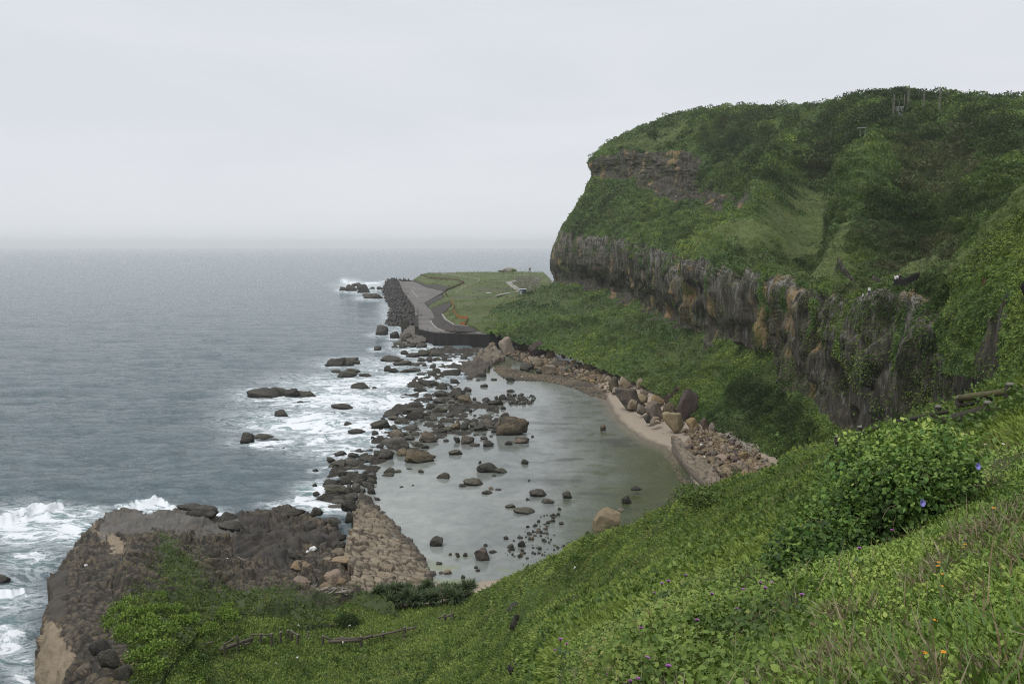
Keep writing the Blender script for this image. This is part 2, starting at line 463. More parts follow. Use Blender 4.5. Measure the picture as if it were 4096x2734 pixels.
def build_sea():
    ys = [246.9]
    while ys[-1] < 800:
        ys.append(ys[-1] + min(1.4, 0.12 + 0.10 * (ys[-1] - 246)))
    ys = np.array(ys); xs = np.arange(-260, 1300, 2.0)
    X, Y = np.meshgrid(xs, ys)
    P = at_z(X, Y, 0.0)
    P[..., :2] *= np.minimum(1, 24000 / np.maximum(P[..., 1], 1))[..., None]
    d = P[..., 1]
    LAND = [(432, 345), (470, 345), (490, 362), (530, 356), (556, 364), (590, 376), (618, 397), (638, 422), (674, 438), (692, 455), (718, 490), (700, 505), (590, 565), (430, 587), (350, 600), (350, 700), (1400, 900), (1400, 300), (560, 280), (500, 320)]
    calm = (in_poly(X, Y, LAGOON) | in_poly(X, Y, LAND)).astype(float)
    w = fbm(P * np.array([0.022, 0.055, 1]) , 3, 3) * 1.5 + fbm(P * np.array([0.13, 0.24, 1]), 3, 9) * 0.42
    amp = np.clip(350 / np.maximum(d, 1), 0, 1)
    z = w * amp * (1 - calm)
    foam = np.zeros(X.shape)
    for (fx, fy, rx, ry, s) in FOAM:
        if s <= 0: continue
        q = ((X - fx) / rx) ** 2 + ((Y - fy) / ry) ** 2
        foam = np.maximum(foam, s * np.exp(-q * 0.9))
    # breaker crests lift the sheet where the surf is thick
    z = z + foam * 0.35 * np.maximum(0, fbm(P * np.array([0.03, 0.12, 1]), 2, 21) + 0.15) * (1 - calm)
    # breakers: raised crests with white water on and before them
    for (x0, y0, x1, y1, h, w) in [(370, 406, 396, 400, 1.3, 1.3), (-20, 527, 62, 506, 1.5, 2.4), (118, 509, 162, 500, 1.3, 1.8), (150, 499, 175, 507, 1.0, 1.6), (312, 441, 346, 433, .8, 1.1), (288, 421, 332, 415, .8, 1.0), (330, 389, 380, 384, .7, .8), (250, 446, 290, 441, .7, 1.0), (355, 283, 392, 281, 1.2, .5), (-20, 600, 24, 590, .9, 3.0), (296, 497, 330, 490, .8, 1.3)]:
        yw = Y + fbm(np.stack([X / 14, 0 * X + x0, 0 * X], -1), 3, 23) * 3.0 * w
        dd = dist_poly(X, yw, [(x0, y0), (x1, y1)], False)
        z = z + h * np.exp(-(dd / w) ** 2) * (1 - calm); foam = np.maximum(foam, 1.15 * np.exp(-(dist_poly(X, yw - 1.2 * w, [(x0, y0), (x1, y1)], False) / (1.7 * w)) ** 2))
    P[..., 2] = z - 0.75 * calm
    ny, nx = X.shape
    idx = np.arange(nx * ny).reshape(ny, nx)
    f = np.stack([idx[:-1, :-1], idx[1:, :-1], idx[1:, 1:], idx[:-1, 1:]], -1).reshape(-1, 4)
    V = P.reshape(-1, 3)
    # the sea goes on past the camera's cone: one sheet lying just under it
    n0 = len(V); q = 24500.0
    V = np.concatenate([V, [[-q, -3000, -1.6], [q, -3000, -1.6], [q, q, -1.6], [-q, q, -1.6]]])
    f = np.concatenate([f, [[n0, n0 + 1, n0 + 2, n0 + 3]]])
    me = mesh_np('sea', V, [f], {'foam': np.concatenate([(foam * (1 - calm)).ravel(), [0] * 4])})
    t = NT('sea_water')
    c1 = t.coord(scale=(0.55, 1.0, 1.0), rot=(0, 0, 0.15))
    n1 = t.noise(c1, 0.16, 7, 0.62, 0.4); n2 = t.noise(c1, 0.45, 6, 0.66, 0.5); n0_ = t.noise(c1, 0.035, 4, 0.55)
    h = t.math('ADD', t.math('MULTIPLY', n1, 1.35), t.math('MULTIPLY', n2, 0.55))
    nr = t.bump(h, 1.0, 4.5)
    fo = t.attr('foam')
    base = t.mix(n0_, (0.112, 0.168, 0.192), (0.178, 0.232, 0.255))
    aer = t.ramp(fo, [(0.25, 0), (0.95, 1)])
    base = t.mix(aer, base, (0.20, 0.34, 0.35))
    # lace of foam: ridged noise drawn out along the swell
    cf = t.coord(scale=(0.6, 1.0, 1.0), rot=(0, 0, -0.2))
    wv = t.noise(cf, 0.20, 10, 0.76, 1.6)
    lace = t.math('SUBTRACT', 1.0, t.math('MULTIPLY', t.math('ABSOLUTE', t.math('SUBTRACT', t.noise(cf, 0.30, 8, 0.70, 1.2), 0.5)), 11.0))
    lace = t.math('MAXIMUM', lace, 0.0)
    dens = t.math('ADD', t.math('MULTIPLY', fo, 0.92), t.math('MULTIPLY', t.math('SUBTRACT', wv, 0.5), 3.0))
    thick = t.ramp(dens, [(0.60, 0), (0.76, 1)])
    thin = t.math('MULTIPLY', t.math('MULTIPLY', lace, t.ramp(fo, [(0.06, 0), (0.5, 1)])), t.ramp(wv, [(.36, .25), (.58, 1)]))
    caps = t.math('MULTIPLY', t.ramp(t.noise(c1, 0.11, 8, 0.75, 0.6), [(0.685, 0), (0.715, 1)]), 0.7)
    fm = t.math('MAXIMUM', t.math('MAXIMUM', thick, t.math('MULTIPLY', thin, 0.8)), caps, True)
    water = t.principled(base, 0.12, nr, 0.5, IOR=1.333)
    foamb = t.principled(t.mix(wv, (0.62, 0.67, 0.70), (0.86, 0.88, 0.90)), 0.9, t.bump(wv, 0.6, 0.6), 0.1)
    m = t.t.nodes.new('ShaderNodeMixShader'); t.put(m.inputs[0], fm)
    t.t.links.new(water, m.inputs[1]); t.t.links.new(foamb, m.inputs[2])
    me.materials.append(t.end(m.outputs[0]))
    tag(link('sea', me), 'grey blue open sea with white surf along the rocks', kind='structure')

def build_lagoon():
    p = patch(LAGOON, [(400, 400, 'z', .03), (600, 450, 'z', .03), (450, 560, 'z', .03), (500, 480, 'z', .03), (690, 500, 'z', .03)], 1.6, 2)
    p.P = at_z(p.px, p.py, 0.03)
    x, y = p.px, p.py
    P = p.P
    wob = fbm(P * 0.05, 4, 5) * 26
    wob2 = fbm(P * np.array([0.12, 0.25, 1]), 4, 6)
    algae = smooth(548, 660, x + wob * 1.2 + (y - 440) * .25) * smooth(385, 415, y + wob * .4)
    algae = np.maximum(algae, 0.9 * smooth(0.1, 0.4, wob2) * smooth(520, 600, x + wob))
    algae = np.maximum(algae, .8 * smooth(20, 4, dist_poly(x, y, [(490, 366), (520, 372), (556, 378)], False)))
    sand = smooth(530, 420, x + wob) * smooth(440, 500, y + wob * .6)
    near = smooth(548, 575, y + wob * .4) * smooth(0.0, 0.35, wob2)
    reef = smooth(0.12, 0.35, fbm(P * np.array([0.05, 0.16, 1]), 5, 8)) * smooth(470, 560, x) * smooth(380, 410, y) * smooth(540, 470, y)
    rip = smooth(500, 620, x + wob * 1.5)
    shore = smooth(9, 0, dist_poly(x, y, [(548, 372), (575, 381), (596, 392), (606, 402), (612, 413), (626, 428), (644, 440), (664, 447), (676, 460)], False))
    face_to_cam(p)
    me = mesh_np('lagoon', p.P, [p.f], {'algae': algae, 'sand': sand, 'reef': reef, 'rip': rip, 'moss': near, 'shore': shore})
    t = NT('lagoon_water')
    c = t.coord(); n = t.ramp(t.math('ADD', t.math('MULTIPLY', t.noise(c, 0.25, 6, .65, .5), .5), t.math('MULTIPLY', t.noise(t.coord(scale=(1, .6, 1), rot=(0, 0, .6)), 0.055, 6, .6, 1.0), .5)), [(.40, 0), (.60, 1)])
    b = t.mix(n, (0.11, 0.125, 0.115), (0.20, 0.215, 0.20))
    b = t.mix(t.attr('sand'), b, t.mix(n, (0.19, 0.21, 0.20), (0.29, 0.31, 0.285)))
    b = t.mix(t.attr('algae'), b, t.mix(t.noise(c, 0.14, 6, .7, .6), (0.018, 0.034, 0.008), (0.075, 0.084, 0.024)))
    b = t.mix(t.math('MULTIPLY', t.attr('reef'), .8), b, (0.032, 0.036, 0.028))
    b = t.mix(t.math('MULTIPLY', t.attr('moss'), .7), b, (0.17, 0.19, 0.06))
    b = t.mix(t.math('MULTIPLY', t.attr('shore'), .6), b, (0.20, 0.165, 0.12))
    cr_ = t.coord(scale=(1.0, 1.6, 1.0))
    r1 = t.noise(cr_, 1.1, 4, .6, .3); r2 = t.noise(cr_, 0.16, 3, .5)
    nr = t.bump(r1, t.math('MULTIPLY', t.math('ADD', t.math('MULTIPLY', t.attr('rip'), t.math('ADD', r2, .1)), 0.06), 0.6), 0.5)
    me.materials.append(t.end(t.principled(b, 0.06, nr, 0.5, IOR=1.333)))
    tag(link('lagoon', me), 'calm shallow tidal lagoon reflecting the grey sky, olive green on its far shore side', kind='structure')

# ------------------------------------------------------------------ headland
def catmull(A, n):
    """A (k, ...) control rows -> n samples"""
    k = len(A)
    tt = np.linspace(0, k - 1 - 1e-9, n); i = tt.astype(int); f = (tt - i).reshape(-1, *([1] * (A.ndim - 1)))
    g = lambda j: A[np.clip(j, 0, k - 1)]
    p0, p1, p2, p3 = g(i - 1), g(i), g(i + 1), g(i + 2)
    p0 = np.where((i == 0).reshape(f.shape), 2 * p1 - p2, p0); p3 = np.where((i == k - 2).reshape(f.shape), 2 * p2 - p1, p3)
    return 0.5 * (2 * p1 + (p2 - p0) * f + (2 * p0 - 5 * p1 + 4 * p2 - p3) * f ** 2 + (3 * p1 - p0 - 3 * p2 + p3) * f ** 3), tt
# rows: talus bottom, cliff foot, mid cliff, cliff top, mid slope, upper band foot, upper band top, skyline, behind
HILL = [
 [(600,281,840),(600,279,840),(600,262,840),(600,232,830),(606,211,820),(612,176,800),(610,163,790),(618,146,800),(632,140,880)],
 [(549,286,660),(555,281,665),(551,262,660),(560,231,655),(575,210,655),(590,177,656),(587.5,164,650),(604,146,668),(622,139,760)],
 [(502,304,548),(580,288,580),(583,262,576),(592,236,572),(605,205,590),(622,172,610),(626,152,616),(641,130,650),(652,130,780)],
 [(485,331,447),(632,306,470),(632,272,468),(634,243,470),(650,212,510),(666,186,560),(672,152,575),(690,116,640),(692,116,780)],
 [(556,354,375),(665,322,370),(664,290,370),(665,252,375),(690,222,430),(712,196,490),(722,162,515),(735,114,620),(738,112,760)],
 [(640,386,295),(700,341,300),(695,300,305),(693,261,315),(715,236,350),(742,206,395),(755,172,430),(787,113,600),(792,112,740)],
 [(700,423,236),(767,363,232),(772,320,227),(776,280,226),(785,250,262),(790,214,325),(802,176,380),(836,110,500),(846,104,640)],
 [(770,456,197),(800,395,198),(810,340,195),(820,293,197),(830,262,225),(836,215,262),(850,160,310),(872,102,455),(885,96,600)],
 [(822,482,165),(868,428,162),(868,355,163),(870,298,172),(885,270,190),(900,225,232),(912,165,290),(930,106,420),(945,100,560)],
 [(900,500,130),(940,440,132),(938,350,135),(938,290,147),(945,262,165),(960,215,215),(975,160,275),(990,110,380),(1000,106,520)],
 [(985,480,104),(1010,420,104),(1010,340,110),(1010,285,122),(1020,255,145),(1040,205,190),(1050,160,250),(1060,110,350),(1070,112,500)],
 [(1120,470,86),(1140,400,86),(1140,330,92),(1140,280,104),(1150,250,130),(1160,205,170),(1170,160,230),(1190,118,320),(1200,120,480)]]
# where the hillside carries grass, dark trees or dry brown scrub (outlined on the slope, then kept with the ground)
HILL_GRASS = [[(783, 202), (789, 180), (800, 171), (812, 173), (822, 186), (835, 196), (838, 204), (820, 213), (790, 223), (770, 232), (755, 228), (770, 214)], [(745, 234), (770, 228), (800, 216), (815, 213), (800, 233), (770, 251), (735, 257), (708, 250), (725, 240)],
              [(800, 264), (840, 240), (850, 222), (858, 235), (850, 258), (862, 276), (830, 284), (805, 278)], [(891, 254), (915, 240), (932, 250), (937, 263), (905, 276), (883, 272)], [(608, 147), (640, 134), (690, 118), (692, 128), (660, 146), (620, 153)]]
HILL_TREES = [[(688, 108), (745, 104), (790, 108), (802, 125), (772, 140), (742, 150), (720, 172), (700, 166), (700, 140)], [(828, 106), (870, 94), (940, 96), (950, 118), (900, 125), (862, 140), (832, 160), (800, 166), (788, 152), (808, 130)], [(762, 140), (785, 150), (786, 180), (776, 206), (756, 212), (750, 180)],
              [(880, 192), (930, 190), (936, 230), (920, 242), (890, 238), (868, 216)], [(950, 108), (1040, 108), (1040, 190), (985, 196), (950, 150)], [(620, 260), (655, 250), (660, 268), (640, 285), (622, 280)], [(700, 372), (760, 372), (800, 410), (830, 450), (790, 452), (740, 420)]]
HILL_DRY = [[(838, 262), (880, 250), (940, 226), (976, 236), (950, 264), (890, 264), (860, 277)], [(895, 132), (960, 124), (985, 182), (940, 204), (898, 182)], [(820, 280), (870, 276), (880, 300), (840, 300)]]
hill = Patch()
def build_hill():
    ctrl = np.array([[at_d(a, b, d) for a, b, d in col] for col in HILL])      # (12, 9, 3)
    NU, NV = 560, 460
    A, uu = catmull(ctrl, NU)
    B, vv = catmull(A.transpose(1, 0, 2), NV)
    P = B.reshape(NV * NU, 3)
    U = np.tile(uu, NV); V = np.repeat(vv, NU)
    idx = np.arange(NU * NV).reshape(NV, NU)
    f = np.stack([idx[:-1, :-1], idx[:-1, 1:], idx[1:, 1:], idx[1:, :-1]], -1).reshape(-1, 4)
    hill.P, hill.f = P, f
    n = face_to_cam(hill)
    # where the rock shows: lower cliff (v 1..3), upper band (v 5..6)
    e1 = fbm(P * np.array([.05, .05, .015]), 4, 31); e2 = fbm(P * np.array([.03, .03, .05]), 4, 33)
    low = smooth(0.93, 1.15, V + e1 * .55) * smooth(3.12, 2.93, V + e1 * .30)
    low *= 1 - 0.42 * smooth(7.0, 8.2, U + e2) * smooth(0.0, 0.22, fbm(P * np.array([.07, .07, .03]), 4, 35) + (U - 8) * .06)
    up = smooth(4.75, 5.1, V + e2 * .6 + (U - 1) * .10) * smooth(6.12, 5.95, V + e2 * .25) * smooth(0.2, .8, U) * smooth(3.9, 2.9, U + e1)
    up2 = smooth(4.50, 4.70, V + e1 * .3) * smooth(5.35, 5.15, V + e1 * .3) * smooth(2.6, 3.1, U) * smooth(5.6, 5.2, U) * smooth(-.42, -.12, fbm(P * np.array([.05, .05, .12]), 4, 39))
    ledge = smooth(.08, .02, np.abs(V - 3.55 + e1 * .25)) * smooth(7.0, 7.4, U) * smooth(8.3, 8.0, U)
    rock = np.clip(np.maximum.reduce([low, up, up2, ledge]), 0, 1)
    # hanging green: vines that come down over the rim, bushes in the alcoves
    vine = smooth(.02, .25, fbm(P * np.array([.16, .16, .025]), 4, 37)) * smooth(1.2, 2.9, V + e1)
    rock *= 1 - .75 * vine * (V < 3.2)
    grass = smooth(.3, .7, np.exp(-(((U - 6.15 - (V - 5) * .05) / .38) ** 2 + ((V - 4.6) / .75) ** 2)))
    grass = np.maximum(grass, .9 * smooth(0.0, .3, fbm(P * np.array([.02, .02, .03]), 3, 41)) * smooth(3.05, 3.3, V) * smooth(4.6, 4.0, V) * smooth(4.5, 6, U))
    grass = np.maximum(grass, .55 * smooth(-.05, .2, fbm(P * np.array([.03, .03, .03]), 4, 43)) * (V < 1.1))
    sx, sy, sd_ = project(P); wx = sx + fbm(P * .05, 4, 66) * 16; wy = sy + fbm(P * .05, 4, 67) * 12
    inn = lambda polys, s: np.maximum.reduce([np.where(in_poly(wx, wy, q), smooth(0, s, dist_poly(wx, wy, q)), 0) for q in polys])
    front = V < 7.2
    zg, zt, zd = inn(HILL_GRASS, 5) * front, inn(HILL_TREES, 5) * front, inn(HILL_DRY, 8) * front
    grass = np.clip(np.maximum(grass * .5, zg), 0, 1) * (1 - zt)
    # relief: flutes in the rock, strata in the upper band, shrub domes elsewhere
    flute = fbm(P * np.array([.16, .16, .02]), 5, 45) * 3.6 + (np.abs(fbm(P * np.array([.07, .07, .012]), 3, 47)) - .2) * 9.0
    cav = -3.5 * smooth(.15, .45, fbm(P * np.array([.06, .06, .05]), 3, 49))
    w1, w2, wid = worley(P * np.array([.10, .10, .30]) + fbm(P * .08, 3, 51)[:, None] * .6, 52)
    strata = (wid - .5) * 3.2 * np.clip((w2 - w1) * 3, 0, 1) + np.clip((w2 - w1) * 3, 0, 1) * 1.2 - 1.5
    isup = (V > 4.4).astype(float)
    k1, k2, kid = worley(P * np.array([.13, .13, .055]) + fbm(P * .06, 3, 50)[:, None] * .5, 48)
    blocks = ((kid - .5) * 4.0 + .8) * np.clip((k2 - k1) * 4, 0, 1)
    rockd = (flute * .75 + cav + blocks) * (1 - isup) + (strata + fbm(P * .12, 4, 53) * 2.5) * isup
    f1, f2, idv = worley(P / 5.5 + fbm(P * .1, 2, 55)[:, None] * .4, 57)
    f1b, _, _ = worley(P / 2.6, 63)
    spur = (np.abs(fbm(P * np.array([.018, .018, .010]), 4, 59)) - .18) * 14 * smooth(3.1, 3.8, V) * smooth(6.9, 6.2, V)
    fold = (9 * np.exp(-((U - 5.55) / .40) ** 2) - 13 * np.exp(-((U - 6.25) / .55) ** 2) + 4.5 * np.exp(-((U - 7.15) / .50) ** 2) - 7 * np.exp(-((U - 8.3) / .6) ** 2) - 6 * np.exp(-((U - 4.3) / .3) ** 2) * smooth(4.5, 5.5, V)) * smooth(3.2, 4.2, V) * smooth(6.9, 6.0, V)
    streak = fbm(np.stack([(P[:, 0] * .35 + P[:, 2] * .35), P[:, 1] * .22, (P[:, 2] - P[:, 0]) * .05], -1), 4, 61) * 1.3
    bush = (np.clip(.62 - f1, -.1, 1) * 4.6 * (.35 + .9 * idv) + np.clip(.6 - f1b, 0, 1) * 1.3) * (1 - .75 * grass) + streak * (.5 + .6 * grass)
    dep = P[:, 1]
    bush *= np.clip(dep / 260, .5, 1.15) * (1 - .75 * smooth(.95, .6, V) * smooth(3.4, 2.6, U))
    disp = rock * rockd + (1 - rock) * bush + (spur + fold) * np.clip(dep / 300, .4, 1.2)
    sil = smooth(.0, 1.3, np.abs(U - 1.0)) * .6 + .4
    disp = disp + (1 - rock) * fbm(P * np.array([.035, .035, .05]), 3, 65) * 4.0 * smooth(3.0, 3.6, V)
    P2 = P + n * (disp * sil)[:, None]
    P2[:, 2] += (1 - rock) * 0.4
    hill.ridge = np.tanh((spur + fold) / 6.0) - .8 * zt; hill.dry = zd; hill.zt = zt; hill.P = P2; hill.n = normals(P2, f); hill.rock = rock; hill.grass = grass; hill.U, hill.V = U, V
    hill.tree = smooth(5.9, 6.4, V + e1 * .4) * smooth(2.3, 3.0, U) + smooth(5.0, 5.6, V + e2) * smooth(3.6, 4.4, U) * smooth(5.6, 5.0, U) + smooth(4.6, 5.4, V + e1) * smooth(7.2, 8, U)
    me = mesh_np('headland', P2, [f], {'rock': rock, 'grass': grass, 'lichen': smooth(1.9, 2.9, V + e1 * .5) * (V < 3.3)}, mat=M_hill)
    tag(link('headland', me), 'steep green headland with a dark fluted rock cliff along its foot', kind='structure')

SPUR = [
 [(950,276,118),(945,300,116),(942,330,114),(940,372,112)],
 [(958,262,116),(962,290,110),(965,330,106),(968,376,102)],
 [(973,243,112),(985,275,104),(992,325,98),(998,380,92)],
 [(999,212,108),(1012,262,98),(1018,322,90),(1022,376,84)],
 [(1026,186,104),(1040,250,92),(1046,310,84),(1052,372,76)],
 [(1070,160,100),(1085,240,86),(1092,305,78),(1100,366,70)]]
near_spur = Patch()
def build_spur():
    rows = []
    for col in SPUR:
        top = at_d(*col[0]); back = top + np.array([9.0, 16.0, -6.0])
        rows.append([back] + [at_d(*c) for c in col])
    ctrl = np.array(rows)
    NU, NV = 150, 220
    A, uu = catmull(ctrl, NU); B, vv = catmull(A.transpose(1, 0, 2), NV)
    P = B.reshape(-1, 3); U = np.tile(uu, NV); V = np.repeat(vv, NU)
    idx = np.arange(NU * NV).reshape(NV, NU)
    f = np.stack([idx[:-1, :-1], idx[:-1, 1:], idx[1:, 1:], idx[1:, :-1]], -1).reshape(-1, 4)
    near_spur.P, near_spur.f = P, f
    n = face_to_cam(near_spur)
    e1 = fbm(P * .08, 4, 71)
    rock = smooth(1.5, 2.2, V + e1) * smooth(.02, .25, fbm(P * np.array([.1, .1, .04]), 4, 73)) * .9
    f1, f2, idv = worley(P / 2.6, 75)
    bush = np.clip(.6 - f1, -.1, 1) * .8 * (.4 + idv) + fbm(P * .12, 3, 76) * 1.6 + fbm(P * .8, 4, 77) * .5
    P2 = P + n * ((1 - rock) * bush + rock * fbm(P * np.array([.3, .3, .08]), 4, 79) * 1.4)[:, None]
    near_spur.P = P2; near_spur.n = normals(P2, f); near_spur.rock = rock; near_spur.U, near_spur.V = U, V
    near_spur.grass = smooth(1.6, 1.1, V)
    me = mesh_np('near_spur', P2, [f], {'rock': rock, 'grass': near_spur.grass}, mat=M_hill)
    tag(link('near_spur', me), 'nearer grassy spur of the headland at the right edge', kind='structure')

# ------------------------------------------------------------------ foreground slope
SLOPE_POLY = [(196, 636), (240, 616), (300, 600), (350, 596), (400, 605), (440, 601), (478, 590), (500, 579), (520, 569), (567, 547), (610, 529),
              (645, 518), (672, 502), (697, 489), (720, 480), (740, 475), (768, 468), (796, 456), (820, 449), (850, 437), (876, 428), (900, 419), (937, 407), (970, 394), (1005, 381), (1024, 371),
              (1090, 345), (1240, 300), (1500, 420), (1500, 1000), (300, 1000), (120, 900), (150, 700)]
SLOPE_CTRL = [(196, 640, 'z', 12.0), (250, 620, 'z', 8.6), (300, 600, 'd', 108), (350, 598, 'd', 109), (400, 606, 'd', 108), (470, 594, 'd', 110), (350, 640, 'd', 95), (250, 660, 'z', 10.2), (300, 683, 'z', 10.5),
              (180, 683, 'z', 14.0), (210, 660, 'z', 11.6), (450, 630, 'd', 90), (520, 571, 'd', 92), (567, 547, 'd', 83), (610, 530, 'd', 77), (645, 519, 'd', 73), (697, 488, 'd', 69), (740, 476, 'd', 66), (768, 469, 'd', 64), (820, 450, 'd', 60),
              (850, 438, 'd', 58), (900, 418, 'd', 56), (937, 408, 'd', 54), (1005, 383, 'd', 47), (1024, 373, 'd', 44), (1150, 330, 'd', 35),
              (500, 640, 'd', 70), (450, 683, 'd', 66), (560, 600, 'd', 60), (520, 670, 'd', 44), (600, 600, 'd', 45), (650, 580, 'd', 38), (700, 550, 'd', 38), (750, 525, 'd', 36), (800, 500, 'd', 34),
              (850, 470, 'd', 34), (900, 445, 'd', 35), (560, 660, 'd', 18), (600, 640, 'd', 15), (650, 620, 'd', 13), (700, 600, 'd', 12), (800, 570, 'd', 11), (850, 545, 'd', 12), (900, 520, 'd', 13),
              (950, 500, 'd', 13), (1024, 480, 'd', 13), (1010, 430, 'd', 24), (600, 683, 'd', 10), (700, 683, 'd', 7.5), (800, 683, 'd', 6), (900, 683, 'd', 5), (1024, 683, 'd', 4.2), (1024, 600, 'd', 6), (1024, 540, 'd', 8),
              (900, 600, 'd', 7.8), (800, 630, 'd', 8), (700, 640, 'd', 9.5), (1150, 683, 'd', 3.6), (1150, 560, 'd', 5.5), (1150, 450, 'd', 11), (700, 800, 'd', 4.6), (1000, 800, 'd', 3.0), (400, 800, 'd', 35),
              (200, 900, 'd', 45), (1400, 700, 'd', 3.0), (1400, 420, 'd', 10), (700, 1000, 'd', 3.0), (1400, 1000, 'd', 2.2)]
slope = Patch()
def build_slope():
    p = patch(SLOPE_POLY, SLOPE_CTRL, 2.0, log=True)
    n = face_to_cam(p)
    P = p.P; d = p.d
    amp = np.clip(d / 60, .12, 1.3)
    f1, _, idv = worley(P / 2.2, 81)
    disp = fbm(P * .22, 4, 83) * 1.1 * amp + fbm(P * .9, 4, 85) * .35 * amp + np.clip(.5 - f1, 0, 1) * .9 * idv * amp * smooth(14, 30, d)
    lawn = smooth(70, 95, d) ; disp *= 1 - .75 * lawn
    p.P = P + n * disp[:, None]
    p.n = normals(p.P, p.f)
    V, F, k, bv = skirt(p.P, p.f, 9.0, 16.0)
    slope.__dict__.update(p.__dict__)
    me = mesh_np('grassy_slope', V, [F], mat=M_grass)
    tag(link('grassy_slope', me), 'steep grassy hillside falling from the viewpoint down to the lawn', kind='structure')

# ------------------------------------------------------------------ rocky promontory, lower left
PROM_POLY = [(25, 720), (27, 690), (28.6, 668), (28.6, 650), (34, 640), (38.6, 631), (42.5, 612), (46.5, 595), (46.5, 577), (54, 566), (65, 556), (74, 541), (82.5, 531), (91, 525), (98.4, 520),
             (108, 513), (117, 507.5), (124, 508), (150, 513), (172, 509), (180, 505.5), (200, 508), (222, 516), (250, 510), (275, 507.5), (292, 509), (306, 513), (322, 520), (332, 524), (338, 535), (345, 548), (348, 560),
             (350, 575), (352, 592), (372, 597), (404, 610), (350, 616), (300, 622), (256, 644), (222, 668), (205, 710), (200, 770), (60, 770)]
PROM_CTRL = [(122, 508, 'z', 4), (177, 506, 'z', 3), (220, 516, 'z', 2.5), (250, 510, 'z', 2.6), (306, 513, 'z', 1.8), (332, 525, 'z', 1.5), (340, 545, 'z', 2.2), (345, 575, 'z', 3.6), (300, 598, 'z', 6.6), (260, 610, 'z', 8), (256, 640, 'z', 8.6), (215, 668, 'z', 11.2),
             (200, 560, 'z', 7.0), (160, 560, 'z', 10.2), (240, 578, 'z', 4.8), (132, 546, 'z', 10.2), (98, 520, 'z', 6), (82, 531, 'z', 9), (65, 556, 'z', 11.5), (46.5, 577, 'z', 12), (43, 612, 'z', 11.5), (100, 600, 'z', 13), (150, 615, 'z', 13),
             (28.6, 650, 'z', 8), (28.6, 668, 'z', 7), (26, 700, 'z', 4), (60, 668, 'z', 12.5), (95, 668, 'z', 14.5), (130, 660, 'z', 14.5), (180, 640, 'z', 13), (180, 683, 'z', 13.8), (120, 700, 'z', 14), (230, 640, 'z', 9.4),
             (60, 760, 'z', 11), (180, 760, 'z', 15), (400, 606, 'z', 5.8), (350, 602, 'z', 5.6), (280, 550, 'z', 3.4), (240, 530, 'z', 3.4)]
prom = Patch()
